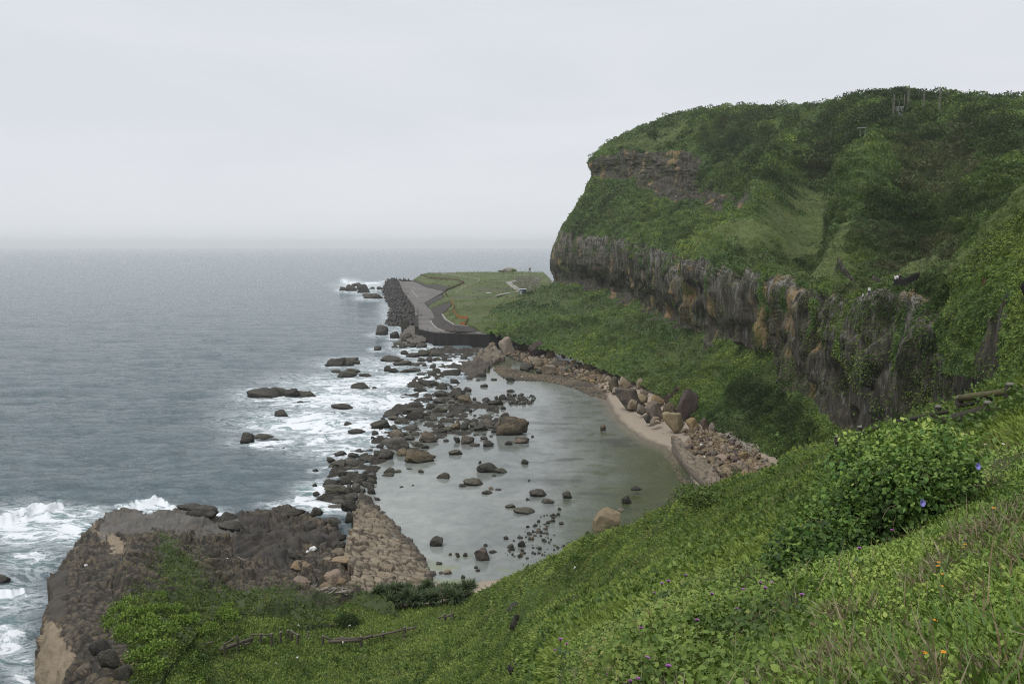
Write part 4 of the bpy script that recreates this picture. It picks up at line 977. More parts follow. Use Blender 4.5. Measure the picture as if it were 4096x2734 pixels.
# boxes measured on the photograph: origin and scale per enlarged view, then (x0, y0, x1, y1, kind, colour)
VIEW = {'A': (325, 350, 18.79), 'B': (425, 350, 18.79), 'C': (312.5, 425, 18.79), 'D': (425, 425, 18.79), 'E': (425, 500, 11.745), 'F': (600, 375, 13.42), 'G': (475, 330, 15.66), 'K': (0, 475, 7.52), 'H': (225, 262.5, 7.378), 'I': (375, 262.5, 13.42), 'J': (100, 487.5, 8.542)}
BOX = {
'A': '1045,105,1500,215,r,d 1280,195,1680,305,r,d 1105,290,1270,390,r,d 1190,335,1380,405,s,d 1390,335,1800,410,l,d 1610,240,1780,310,r,d 110,360,310,415,s,g 225,390,610,500,s,g 330,340,690,425,s,g 640,430,870,490,s,d 465,610,900,740,r,d 885,680,970,730,r,d 770,720,920,765,r,d 105,1000,525,1100,s,d 0,150,380,300,l,g 190,130,620,215,l,g 260,170,560,290,r,d 440,190,660,255,l,g 1095,1155,1390,1255,r,d 1170,1225,1400,1300,s,g 1040,1260,1130,1290,s,d 860,1310,1240,1485,r,g 1215,1400,1380,1490,r,g 1300,1275,1590,1420,s,g 1050,1300,1190,1370,s,g 1430,1395,1725,1490,s,g 355,1345,535,1430,r,d 430,1475,760,1560,s,d 880,1510,1010,1560,r,d 1490,1080,1855,1165,s,g 1465,1120,1560,1210,s,d 1500,1125,1850,1285,s,g 1630,1105,1700,1150,s,d 1605,975,1880,1080,l,d 1635,880,2020,975,l,d 1755,560,1840,635,b,g 1790,560,2180,670,l,d 1665,700,1930,800,s,d 2065,610,2300,755,s,g 2050,755,2320,870,s,g 2025,890,2280,1000,s,g 1885,990,2070,1110,s,g 1990,1050,2330,1165,s,g 1840,1165,2000,1230,s,d 1885,1240,1985,1300,s,d 2115,1265,2430,1350,s,g 1865,1335,2060,1395,s,g 2140,1375,2255,1450,r,d 1720,140,1900,225,s,g 1890,125,2050,210,r,d 2035,135,2190,205,s,g 2190,130,2300,200,r,d 2205,165,2400,220,s,g 1920,390,2120,490,l,g 2115,360,2560,490,l,d 1720,420,1890,465,s,d 1525,50,1790,120,r,d 1415,0,1590,70,r,d 1740,0,2000,110,r,d 1950,10,2250,110,r,d 1690,225,1910,270,s,g 2130,1480,2300,1564,r,d',
'B': '750,490,905,540,s,d 1015,425,1160,505,b,d 945,540,1030,570,s,g 1235,525,1355,560,r,d 1525,500,1685,575,b,d 465,540,660,620,l,d 1035,630,1190,690,r,d 700,690,890,780,s,d 545,700,710,800,s,g 490,750,760,890,r,d 565,785,750,930,r,d 610,840,900,1000,s,x 890,885,970,950,s,d 410,935,570,1000,s,g 350,880,570,920,s,g 550,980,660,1050,r,d 860,1000,955,1060,s,d 945,960,1050,1035,r,d 1050,1000,1170,1050,s,g 1170,930,1480,1035,r,d 1300,860,1380,930,b,d 1380,830,1560,930,r,d 1070,885,1250,950,r,d 1150,1045,1320,1140,s,d 1425,1040,1530,1110,r,d 655,1080,790,1140,s,d 815,1095,885,1135,s,d 450,1065,540,1110,s,d 1535,730,1690,785,s,d 1405,1165,1580,1245,s,d 985,1195,1255,1285,s,g 680,1205,815,1250,s,d 575,1295,670,1430,r,x 480,1370,670,1500,r,x 260,1375,375,1450,r,d 345,1420,520,1520,r,g 680,1355,820,1500,r,d 805,1275,1010,1380,s,g 830,1345,1015,1460,s,g 1075,1295,1320,1430,r,x 905,1390,1180,1520,r,d 1180,1410,1340,1465,s,g 1240,1480,1430,1550,s,d 1340,1260,1950,1600,r,x 1915,1335,1955,1365,s,d 230,370,310,440,r,d 645,110,800,190,l,d',
'C': '1300,235,1830,440,b,g 1450,80,1740,230,r,x 1700,130,1820,190,s,d 1800,105,2010,190,s,g 1740,180,1930,280,s,g 2010,130,2380,325,r,x 1870,300,2090,400,s,g 2035,360,2200,435,r,d 1575,430,1845,575,r,x 1145,470,1290,580,r,d 1240,450,1530,645,r,d 1740,450,2340,710,r,x 900,570,1210,700,s,g 410,475,660,590,r,d 685,470,790,530,r,d 785,440,985,540,r,d 870,520,1030,590,l,d 290,640,620,810,l,g 585,630,910,780,l,g 635,590,820,635,s,d 495,765,900,860,l,g 530,860,890,960,l,g 940,740,1080,830,l,d 925,830,1110,960,l,d 970,885,1210,1020,b,g 500,960,760,1100,l,g 740,1000,960,1130,l,g 815,950,970,1030,l,d 905,1050,1180,1170,l,d 1000,1130,1210,1290,l,d 215,1010,510,1110,r,d 190,1110,750,1280,l,g 750,1150,950,1270,l,d 0,810,115,875,r,d 0,1085,95,1160,r,d 0,1235,165,1310,r,d 60,1330,210,1390,s,d 500,1265,860,1370,l,g 390,1320,600,1390,l,g 600,1320,830,1470,l,g 310,1380,720,1480,s,g 620,1420,830,1564,b,g 290,1480,620,1560,s,g 1335,785,1545,900,s,g 1305,880,1530,955,s,g 1545,830,1680,885,s,g 1755,795,1870,830,s,d 1970,825,2100,890,s,d 1150,1345,1285,1410,l,d 1635,1135,1715,1165,s,d 1850,1110,1910,1135,s,d 660,65,1000,160,s,d 1115,100,1245,180,r,d 1090,200,1170,250,s,d 1200,350,1290,430,r,d',
'D': '535,225,665,330,b,d 675,205,935,350,r,x 840,330,1035,390,r,d 1090,275,1310,405,r,d 1035,205,1185,270,s,d 1200,180,1280,215,s,d 1060,145,1160,180,s,g 905,150,1030,185,s,g 1495,290,1640,370,b,d 1680,210,1960,340,r,x 1990,185,2055,225,s,d 340,255,455,305,s,d 445,445,705,560,r,g 975,700,1390,890,s,g 1300,795,1540,900,s,g 1000,660,1060,715,s,d 220,880,465,1000,s,g 710,985,1100,1140,s,g 630,1090,770,1160,s,d 1795,635,1950,730,s,d 1065,1215,1270,1295,s,g 1195,1145,1290,1210,s,t 1320,1180,1435,1220,r,g 1945,1190,2300,1345,s,d 1890,1360,1970,1410,r,d 2180,1365,2430,1470,s,g 1505,1470,1705,1555,r,g 1260,910,1340,955,r,g 1930,1010,1975,1045,s,d',
'E': '50,415,215,540,b,d 575,550,760,710,b,x 1030,75,1300,160,s,g 940,35,1065,90,r,g 750,580,850,620,s,d 355,615,410,670,b,d 445,610,500,660,b,d 275,610,315,645,s,d 685,505,740,540,s,d 920,415,985,460,s,d 970,515,1055,590,b,d 1090,470,1185,550,s,d 1085,625,1150,670,s,d 130,715,205,755,r,d 575,765,620,800,b,d 590,800,650,835,b,d 420,870,475,920,s,d 215,805,320,870,r,t 140,965,230,1005,s,t 160,825,215,865,s,t 1960,90,2290,355,b,t 1570,245,1635,285,s,g 1660,485,1720,535,s,d 1555,80,1600,115,s,d 1540,140,1590,175,s,d 1185,290,1230,320,s,d 1260,270,1315,310,s,d 1395,310,1440,345,s,d 1610,-110,1730,-20,s,d 2270,90,2345,135,r,t 1890,355,1935,390,s,d 2310,-60,2430,40,s,d',
'F': '205,190,540,430,b,x 370,325,490,435,b,t 485,260,640,380,r,t 490,390,640,510,r,t 610,370,850,570,b,x 580,530,690,620,b,d 840,510,1140,725,b,t 840,370,1050,515,r,x 1030,220,1300,590,b,r 950,160,1120,370,b,r 860,255,980,380,b,r 1150,580,1330,705,b,o 1340,585,1450,700,b,r 1450,640,1560,750,r,t 670,580,760,660,r,t 700,550,800,590,r,o 720,595,820,645,s,o 255,30,420,180,r,t 110,40,270,240,b,x 370,20,510,120,b,t 480,50,610,170,r,o 640,70,740,180,b,r 165,165,290,245,r,t 530,185,660,270,r,t 680,270,880,400,r,o 0,660,80,735,r,x 410,1480,560,1540,r,d 1170,700,1230,745,r,t 1100,705,1170,750,r,t',
'G': '180,105,320,215,b,t 225,190,340,265,s,t 370,135,620,375,b,t 835,195,1110,420,r,r 1065,270,1250,370,r,d 1110,310,1280,440,r,o 890,440,1070,590,r,t 1030,550,1310,695,b,t 1190,440,1420,590,r,x 1385,570,1550,670,b,g 715,375,830,460,b,x 1690,540,1810,610,b,o 1830,600,1995,680,b,o 1735,705,1865,770,s,o 2000,575,2080,645,s,t 1540,620,1620,680,s,o 1310,620,1370,655,s,o 1520,530,1600,620,r,d 1600,505,1690,580,b,x 720,110,860,220,b,r 705,510,930,620,r,d 735,580,850,640,s,d 950,615,1050,670,s,d 1340,330,1420,420,b,o',
'K': '690,1240,850,1430,s,d 760,1310,920,1530,s,d 870,1400,1000,1580,s,d',
'H': '-1690,2300,-1580,2366,r,d 160,925,420,1005,s,g 300,920,480,990,s,g 440,930,560,1000,r,d 510,945,685,1000,l,d 360,1085,480,1135,r,d 120,1255,220,1335,r,d 220,1262,365,1300,r,d 335,1297,405,1320,s,d 290,1350,375,1385,r,d 410,1360,450,1392,r,d 530,1020,590,1048,s,d 1100,615,1155,645,r,d 845,180,890,206,r,d 890,165,980,210,r,d 970,165,1075,222,l,d 935,150,1010,172,r,d 1015,228,1165,265,l,g 1120,178,1165,198,s,d 1065,178,1105,194,s,d',
'I': '15,850,180,975,r,d 230,1060,440,1100,l,g 430,1055,480,1120,b,g 330,1000,430,1090,s,d 220,1105,320,1140,r,d 320,1085,440,1145,r,d 470,1075,560,1140,r,d 560,1080,700,1150,r,d 345,770,475,950,b,d 200,930,330,1010,r,d 360,950,520,1060,r,d 480,1000,600,1070,r,d',
'J': '655,145,900,215,s,g 720,160,1010,270,s,g 1020,210,1215,345,r,d 1000,335,1215,430,s,d 1800,190,1920,265,s,d 1925,270,2030,335,s,d 2030,270,2085,325,s,d 2035,440,2100,500,r,d 2000,510,2095,565,s,d 1620,720,1800,800,r,o 1630,770,1805,865,r,o 1910,715,2090,840,b,o 1865,815,2010,900,r,o 1960,570,2120,640,r,t 1950,640,2120,720,b,o 2020,810,2110,870,r,o 2120,345,2190,415,b,t 1880,640,1990,700,r,t 2085,200,2190,290,s,d 2060,100,2200,200,s,d 1960,90,2130,160,s,g 1520,165,1760,250,r,d 1730,280,1850,360,r,d 1560,590,1720,660,l,d'}
ROCKS = []
def parse_rocks():
    for v, s in BOX.items():
        ox, oy, sc = VIEW[v]
        for it in s.split():
            a = it.split(',')
            x0, y0, x1, y1 = [float(q) for q in a[:4]]
            ROCKS.append((ox + x0 / sc, oy + y0 / sc, ox + x1 / sc, oy + y1 / sc, a[4], a[5], v))
parse_rocks()
for (x0, y0, x1, y1, k, f, v) in ROCKS:
    cx, w = (x0 + x1) / 2, x1 - x0
    if v in 'AHC' or (v == 'B' and cx < 462) or (v == 'I'):
        sea_side = not in_poly(np.array([cx]), np.array([y1]), LAGOON)[0]
        if sea_side and y1 > 275:
            foam_blob(cx - w * .1, y1 - .5, w * .75 + 3, 2.2 + w * .05, .8 if w > 5 else .5)
LANDMARK = [('the long seal shaped rock', 536, 467), ('the tan block boulder', 606, 518), ('the big pitted rock', 513, 424), ('the long humped islet', 281, 393), ('the seawall', 465, 340), ('the sandstone fan', 385, 550),
            ('the flat oval rock', 524, 509), ('the tan cube on the sand', 674, 422), ('the flat topped islet', 335, 361), ('the twin humped islet', 350, 373), ('the black arched islet', 362, 387), ('the tetrapods', 400, 300), ('the white foam chunk', 312, 556),
            ('the big red brown slab', 685, 405), ('the seawall boulder', 506, 346), ('the broad rugged rock', 421, 456), ('the bright shrubs', 110, 640)]
def bearing(dx, dy):
    h = 'left of' if dx < 0 else 'right of'; v = 'beyond' if dy < 0 else 'in front of'
    if abs(dx) > 2.2 * abs(dy): return h
    if abs(dy) > 1.5 * abs(dx): return v
    return v + ' and ' + h
ORD = ['nearest', 'second', 'third', 'fourth', 'fifth', 'sixth', 'seventh', 'eighth', 'ninth', 'tenth', 'eleventh', 'twelfth'] + ['%dth' % k for k in range(13, 60)]
def surface_z(px, py, v):
    if v in 'JK':
        for q in (prom,):
            k = np.argmin((q.px - px) ** 2 + (q.py - py) ** 2); return q.P[k]
    return None
def build_rocks():
    info = []
    for n, (x0, y0, x1, y1, kind, fam, v) in enumerate(ROCKS):
        cx = (x0 + x1) / 2
        P = None
        if v in 'JK' and cx < 345: P = surface_z(cx, y1 - 1, v)
        if P is None:
            z = 0.0
            if v == 'F': z = 0.4 + 1.6 * smooth(0, 30, cx - 600 - (y1 - 375) * .2) if kind else 0
            if v == 'G': z = .3 + max(0, (355 - y1) * .05)
            if v == 'I' and cx < 402: z = 0
            if v == 'J': z = 2.5 if cx > 345 else 1
            P = at_z(cx, y1, z)
        d = P[1]; W = (x1 - x0) / FPX * d; hp = (y1 - y0) / FPX * d
        ta = (CAM_H - P[2]) / d
        Ld = (.72 if W < 5 else .5) * W
        H = hp - Ld * ta * .62
        if H < .45 * hp: H = .45 * hp; Ld = max((hp - H) / ta / .62, .35 * W); Ld = min(Ld, 1.1 * W)
        hsh = (n * 7919) % 101
        me = proto(kind, fam)[hsh % 4]
        o = link('boulder' if v in 'EFGJK' else 'rock', me)
        o.location = P + np.array([P[0] / d * Ld * .42, Ld * .42, 0]); o.scale = (W * 1.06, Ld, H * (1.2 if v != 'K' else .75))
        o.rotation_euler = (0, 0, (0 if hsh % 2 else math.pi) + (hsh - 50) * .004)
        size = 'huge' if W > 14 else 'big' if W > 6.5 else 'medium' if W > 2.6 else 'small'
        lm = min(LANDMARK, key=lambda L: (L[1] - cx) ** 2 + ((L[2] - y1) * 1.6) ** 2)
        lms = [L for L in LANDMARK if L[0] == lm[0]][0]
        dist = math.hypot(lm[1] - cx, lm[2] - (y0 + y1) / 2)
        info.append([o, size, kind, fam, lm, dist, bearing(cx - lm[1], (y0 + y1) / 2 - lm[2]), v])
    owner = {}
    for it in info:
        if it[5] < 7 and (it[4][0] not in owner or it[5] < owner[it[4][0]][5]): owner[it[4][0]] = it
    SPECIAL = {'the long seal shaped rock': 'long smooth rock like a lying seal in the calm lagoon', 'the tan block boulder': 'big tan block boulder with a dark broken top standing in the near lagoon', 'the big pitted rock': 'biggest pitted rock in the lagoon with a rusty brown top',
               'the flat oval rock': 'flat oval grey rock like a whale back in the near lagoon', 'the tan cube on the sand': 'tan cube boulder with dark streaks standing on the sand', 'the big red brown slab': 'big red brown slab leaning against the green slope', 'the seawall boulder': 'large tan boulder below the end of the seawall',
               'the broad rugged rock': 'broad rugged rock with a tan top in the middle of the rock barrier', 'the black arched islet': 'black arched islet alone in the white surf'}
    groups = {}
    for it in info:
        if owner.get(it[4][0]) is it and it[4][0] in SPECIAL: continue
        groups.setdefault((it[4][0], it[6]), []).append(it)
    for nm, it in owner.items():
        if nm in SPECIAL: tag(it[0], SPECIAL[nm], 'rock')
    for (nm, b), its in groups.items():
        its.sort(key=lambda q: q[5])
        for k, it in enumerate(its):
            o, size, kind, fam = it[:4]
            w = ORD[k] + ' one' if len(its) > 1 else 'alone'
            tag(o, f'{size} {FAMW[fam].split()[-1] if len(nm.split()) > 4 else FAMW[fam]} {KINDW[kind].split()[-1]} rock {b} {nm}, {w}'.replace('in front of and', 'before and' if len(nm.split()) > 3 else 'in front of and').replace(' one', ''), 'boulder' if it[7] in 'EFGJK' else 'rock', 'rocks in the surf' if it[7] in 'HI' else 'rocks of the lagoon barrier' if it[7] in 'ABCD' else 'boulders around the lagoon')

def scatter_boulders(poly, n, rmin, rmax, zf, fams, kinds, label, group, name='boulder', mind=.7, sub=3, power=2.0, view=None):
    poly = np.asarray(poly); pr = {}
    pts = []; tries = 0
    while len(pts) < n and tries < n * 60:
        tries += 1
        x = rng.uniform(poly[:, 0].min(), poly[:, 0].max()); y = rng.uniform(poly[:, 1].min(), poly[:, 1].max())
        if not in_poly(np.array([x]), np.array([y]), poly)[0]: continue
        r = rmin + (rmax - rmin) * rng.random() ** power
        P = at_z(x, y, zf(x, y))
        rp = r / P[1] * FPX
        if any((x - a) ** 2 + ((y - b) * 1.7) ** 2 < (mind * (rp + c)) ** 2 for a, b, c, _, _ in pts): continue
        pts.append((x, y, rp, P, r))
    for x, y, rp, P, r in pts:
        fam = fams[rng.integers(len(fams))]; kind = kinds[rng.integers(len(kinds))]
        key = (kind, fam)
        if (key, sub) not in PROTO: PROTO[(key, sub)] = [rock_proto(kind, 30 + k, {'d': M_bd, 'g': M_bg, 't': M_bt, 'o': M_bo, 'r': M_br, 'x': M_bx}[fam], sub) for k in range(3)]
        me = PROTO[(key, sub)][rng.integers(3)]
        o = link(name, me); o.location = P; o.scale = (2 * r * rng.uniform(.8, 1.25), 2 * r * rng.uniform(.8, 1.2), 1.3 * r * rng.uniform(.7, 1.3)); o.rotation_euler = (rng.uniform(-.35, .35), rng.uniform(-.35, .35), rng.uniform(0, 6.28))
        shade = {'d': 'dark', 'g': 'grey', 't': 'tan', 'o': 'ochre', 'r': 'reddish', 'x': 'mottled'}[fam]
        tag(o, label.format(c=shade), 'boulder', group)
def VP(v, *pts):
    ox, oy, s = VIEW[v]; return [(ox + a / s, oy + b / s) for a, b in pts]
def build_boulder_fields():
    fld = VP('F', (1270, 740), (1560, 760), (1960, 900), (2100, 1080), (2330, 1230), (2300, 1300), (1700, 1500), (1450, 1250), (1200, 1050), (1130, 930), (1200, 800))
    scatter_boulders(fld, 115, .55, 1.15, lambda x, y: .9 + .035 * max(0, x - 690) * .6, 'ttttxrxo', 'rb', 'angular {c} boulder in the stony field between the sand and the green slope', 'angular boulders in the field at the head of the beach', mind=.55, power=1.6)
    st = VP('G', (500, 380), (420, 80), (560, 110), (870, 240), (1100, 400), (1700, 530), (2349, 630), (2349, 800), (2050, 900), (1750, 800), (1300, 690), (950, 600), (700, 460))
    scatter_boulders(st, 58, .8, 1.9, lambda x, y: .5 + .02 * max(0, 372 - y), 'ttotxtto', 'rbs', '{c} boulder in the strip of fallen rocks along the foot of the green slope', 'fallen boulders along the foot of the slope', mind=.6, power=2.2)
    st = VP('F', (0, 0), (640, 60), (900, 300), (1150, 600), (900, 640), (500, 460), (180, 250), (0, 200))
    scatter_boulders(st, 16, .6, 1.2, lambda x, y: 1.2, 'ttoxr', 'rb', '{c} boulder wedged among the big blocks above the sand', 'boulders among the big blocks above the sand', mind=.6)
    cl = VP('E', (920, 640), (940, 560), (1080, 420), (1220, 330), (1350, 180), (1560, 160), (1480, 300), (1560, 420), (1640, 540), (1480, 620), (1240, 690), (1120, 680))
    scatter_boulders(cl, 120, .10, .42, lambda x, y: 0.0, 'dddgx', 'sb', 'small {c} cobble in the loose cluster in the shallow near lagoon', 'cobbles clustered in the near lagoon', name='cobble', mind=.55, sub=2)
    cl = VP('B', (1490, 960), (1530, 840), (1700, 810), (1850, 870), (2060, 850), (2070, 960), (2000, 1010), (1850, 1030), (1600, 1010))
    scatter_boulders(cl, 90, .25, .8, lambda x, y: 0.0, 'dddg', 'rb', 'small {c} stone in the cluster beyond the big pitted rock', 'stones clustered beyond the big pitted rock', name='cobble', mind=.5, sub=2)
    cl = VP('C', (300, 640), (900, 440), (1250, 470), (1500, 230), (1700, 100), (2000, 120), (2050, 330), (1300, 560), (1050, 760), (1180, 1280), (900, 1290), (500, 1110))
    scatter_boulders(cl, 32, .6, 1.4, lambda x, y: 0.0, 'ddg', 'rl', '{c} rock filling the gaps of the rock barrier beside the surf', 'small rocks in the gaps of the barrier', name='rock', mind=.7, sub=3)
    cl = VP('B', (0, 900), (300, 640), (560, 560), (900, 800), (1100, 900), (1500, 950), (1350, 1480), (700, 1500), (0, 1560))
    scatter_boulders(cl, 28, .6, 1.5, lambda x, y: 0.0, 'ddg', 'rs', '{c} rock among the larger boulders at the far half of the barrier', 'small rocks in the far half of the barrier', name='rock', mind=.75, sub=3)
    cl = VP('A', (1500, 20), (2349, 20), (2349, 480), (1900, 500), (1750, 300))
    scatter_boulders(cl, 14, .8, 1.9, lambda x, y: 0.0, 'ddg', 'rl', 'dark rock in the foaming shallows in front of the seawall', 'rocks in the shallows in front of the seawall', name='rock', mind=.7, sub=3)
    # shingle: nobody could count it
    V, F = _ICO[1]; out_v, out_f, n0 = [], [], 0
    def shingle(poly, n, r0, r1, zf):
        nonlocal n0
        poly = np.asarray(poly); k = 0
        while k < n:
            x = rng.uniform(poly[:, 0].min(), poly[:, 0].max(), 4000); y = rng.uniform(poly[:, 1].min(), poly[:, 1].max(), 4000); m = in_poly(x, y, poly); x, y = x[m][:n - k], y[m][:n - k]
            P = at_z(x, y, zf(x, y)); r = rng.uniform(r0, r1, len(x)) * rng.uniform(.6, 1.2, len(x))
            vv = V[None] * (r[:, None, None] * rng.uniform(.6, 1.3, (len(x), 1, 3))) * (1 + .25 * rng.normal(size=(len(x), len(V), 1))).clip(.6, 1.4) + P[:, None]
            out_v.append(vv.reshape(-1, 3)); out_f.append((F[None] + n0 + np.arange(len(x))[:, None, None] * len(V)).reshape(-1, 3)); n0 += len(x) * len(V); k += len(x)
    shingle(VP('G', (290, 610), (350, 560), (520, 590), (700, 620), (950, 700), (1250, 700), (1700, 740), (2080, 880), (2120, 980), (2040, 1075), (1800, 1020), (1560, 900), (1380, 850), (1100, 790), (800, 780), (480, 765)), 3600, .22, .55, lambda x, y: 0 * x + .12)
    shingle(VP('G', (430, 90), (560, 120), (850, 250), (1100, 400), (1700, 540), (2349, 640), (2349, 840), (1950, 800), (1300, 700), (700, 470), (500, 400)), 2200, .25, .6, lambda x, y: .4 + .018 * np.maximum(0, 372 - y))
    shingle(fld, 1500, .18, .4, lambda x, y: .9 + .02 * np.maximum(0, x - 690))
    shingle(VP('F', (930, 1000), (1000, 1180), (1150, 1380), (1360, 1520), (1250, 1560), (1050, 1400), (900, 1100)), 260, .1, .3, lambda x, y: 0 * x)
    t = NT('shingle_stone'); c = t.coord(); a = t.noise(c, 1.1, 3, .6); b = t.noise(c, .06, 3, .5)
    m = t.end(t.principled(t.mix(t.ramp(b, [(.4, 0), (.6, 1)]), t.mix(a, (.045, .042, .034), (.13, .115, .09)), t.mix(a, (.09, .075, .055), (.24, .19, .13))), .8, None, .3))
    tag(link('shingle', mesh_np('shingle', np.concatenate(out_v), [np.concatenate(out_f)], smooth_shade=False, mat=m)), 'dark shingle along the inner edge of the lagoon', kind='stuff')

def build_rubble():
    V, F = _ICO[2]; vs, fs, n0 = [], [], 0
    for poly, n, r0, r1, zf in ((VP('F', (1270, 740), (1560, 760), (1960, 900), (2100, 1080), (2330, 1230), (2300, 1300), (1700, 1500), (1450, 1250), (1200, 1050), (1130, 930), (1200, 800)), 620, .32, .72, lambda x, y: .9 + .02 * np.maximum(0, x - 690)),
                                (VP('G', (500, 380), (420, 80), (560, 110), (870, 240), (1100, 400), (1700, 530), (2349, 630), (2349, 800), (2050, 900), (1750, 800), (1300, 690), (950, 600), (700, 460)), 520, .4, 1.0, lambda x, y: .5 + .02 * np.maximum(0, 372 - y)),
                                (VP('F', (0, 0), (640, 60), (900, 300), (1150, 600), (900, 640), (500, 460), (180, 250), (0, 200)), 130, .4, .8, lambda x, y: 0 * x + 1.0),
                                (VP('F', (1300, 660), (1700, 800), (1250, 860), (1100, 760)), 60, .25, .55, lambda x, y: 0 * x + 1.6)):
        poly = np.asarray(poly); x = rng.uniform(poly[:, 0].min(), poly[:, 0].max(), n * 6); y = rng.uniform(poly[:, 1].min(), poly[:, 1].max(), n * 6); m = in_poly(x, y, poly); x, y = x[m][:n], y[m][:n]
        P = at_z(x, y, zf(x, y))
        for q in P:
            r = rng.uniform(r0, r1); U = V @ np.linalg.qr(rng.normal(size=(3, 3)))[0]
            for _ in range(5):
                nr = rng.normal(size=3); nr /= np.linalg.norm(nr); U = U - np.maximum(U @ nr - rng.uniform(.45, .8), 0)[:, None] * nr
            vs.append(U * r * rng.uniform(.75, 1.3, 3) + q); fs.append(F + n0); n0 += len(V)
    t = NT('rubble_stone'); c = t.coord(); a = t.noise(c, .55, 5, .6); b = t.noise(c, 3.0, 5, .7)
    m = t.end(t.principled(t.mix(t.ramp(b, [(.35, .6), (.6, 0)]), t.ramp(a, [(.30, (.075, .056, .037)), (.45, (.195, .142, .085)), (.58, (.29, .215, .135)), (.72, (.37, .30, .21))]), (.06, .05, .04)), .85, t.bump(b, .5, .1), .25))
    tag(link('boulder_rubble', mesh_np('boulder_rubble', np.concatenate(vs), [np.concatenate(fs)], smooth_shade=False, mat=m)), 'tan rubble filling the gaps of the boulder fields', kind='stuff')

def build_tetrapods(p):
    bm = bmesh.new()
    for d in [(0, 0, 1), (.943, 0, -.333), (-.471, .816, -.333), (-.471, -.816, -.333)]:
        d = Vector(d); tube(bm, [d * -.12, d * .45, d * 1.2, d * 1.34], [.50, .46, .34, .26], 8)
    me = bpy.data.meshes.new('tetrapod'); bm.to_mesh(me); bm.free()
    me.materials.append(boulder_mat('tetrapod_concrete', (.040, .037, .034), (.066, .061, .056), (.12, .11, .10)))
    pts = []
    order = rng.permutation(len(p.P))
    for k in order:
        x, y = p.px[k], p.py[k]
        s = 2.0 / p.P[k, 1] * FPX
        if any((x - a) ** 2 + ((y - b) * 2.2) ** 2 < (.88 * s) ** 2 for a, b in pts): continue
        pts.append((x, y))
        o = link('tetrapod', me); o.location = p.P[k] + np.array([0, 0, 1.1]); sc = rng.uniform(1.5, 2.0); o.scale = (sc,) * 3; o.rotation_euler = tuple(rng.uniform(0, 6.28, 3))
        tag(o, 'dark concrete tetrapod in the breakwater heap beside the road', 'tetrapod', 'tetrapods heaped along the breakwater')
        if len(pts) >= 285: break
    j = 0
    for zx, zy in [(175, 222), (210, 214), (240, 206), (262, 212), (286, 212), (322, 225), (347, 222), (388, 212), (412, 224), (452, 224)]:
        o = link('tetrapod', me); o.location = at_z(*Z(zx, zy + 14), 7.2); o.scale = (2.3,) * 3; o.rotation_euler = tuple(rng.uniform(-.5, .5, 3))
        tag(o, 'tetrapod standing up against the sea at the far end of the breakwater', 'tetrapod', 'tetrapods along the far end of the breakwater')
t, rb, rn, rr, rs = rock_material('wet_black_rock', (0.022, 0.020, 0.015), (0.054, 0.047, 0.035), (0.115, 0.100, 0.075), 1.6, 0.9, False)
M_wetrock = finish_rock(t, rb, rn, 0.75, 0.25)
t, rb, rn, rr, rs = rock_material('pale_slab_rock', (0.085, 0.078, 0.066), (0.15, 0.135, 0.115), (0.21, 0.19, 0.165), 1.2, 0.8, False)
M_fan2 = finish_rock(t, rb, rn, 0.8, 0.3)
import time
_t0 = time.time()
def tick(n): print('TICK', n, round(time.time() - _t0, 1))
build_hill(); tick('hill')
build_spur()
build_slope(); tick('slope')
build_promontory(); tick('prom')
build_fan()
build_beach(); tick('beach')
mound = build_breakwater(); tick('breakwater')
build_lagoon(); build_reef()
build_sea(); tick('sea')
# ------------------------------------------------------------------ leaves: small templates laid out in numbers
def T_diamond(): return np.array([[0, 0, 0], [.5, .45, .06], [0, 1, 0], [-.5, .45, .06]], float), [[0, 1, 2, 3]]
def T_blade():
    return np.array([[-.06, 0, 0], [.06, 0, 0], [.05, .5, .06], [-.05, .5, .06], [0, 1, -.14]], float), [[0, 1, 2, 3], [3, 2, 4]]
def T_leaf():
    return np.array([[0, 0, 0], [.26, .3, .07], [.22, .65, .04], [0, 1, -.08], [-.22, .65, .04], [-.26, .3, .07], [0, .5, 0]], float), [[0, 1, 2, 6], [6, 2, 3, 4], [0, 6, 4, 5]]
def T_heart():
    return np.array([[0, .08, 0], [.25, -.08, .05], [.46, .18, .08], [.3, .6, .04], [0, 1, -.12], [-.3, .6, .04], [-.46, .18, .08], [-.25, -.08, .05], [0, .45, -.02]], float), [[0, 1, 2, 8], [8, 2, 3, 4], [8, 4, 5, 6], [0, 8, 6, 7]]
def T_lobed():
    a = []; n = 5
    for k in range(2 * n + 1):
        th = math.pi * (-.15 + 1.3 * k / (2 * n)) ; r = .55 if k % 2 else .34
        a.append([r * math.cos(th), .38 + r * math.sin(th), .04 * (k % 2)])
    V = np.array([[0, 0, 0]] + a, float)
    return V, [[0, k, k + 1] for k in range(1, 2 * n + 1)]

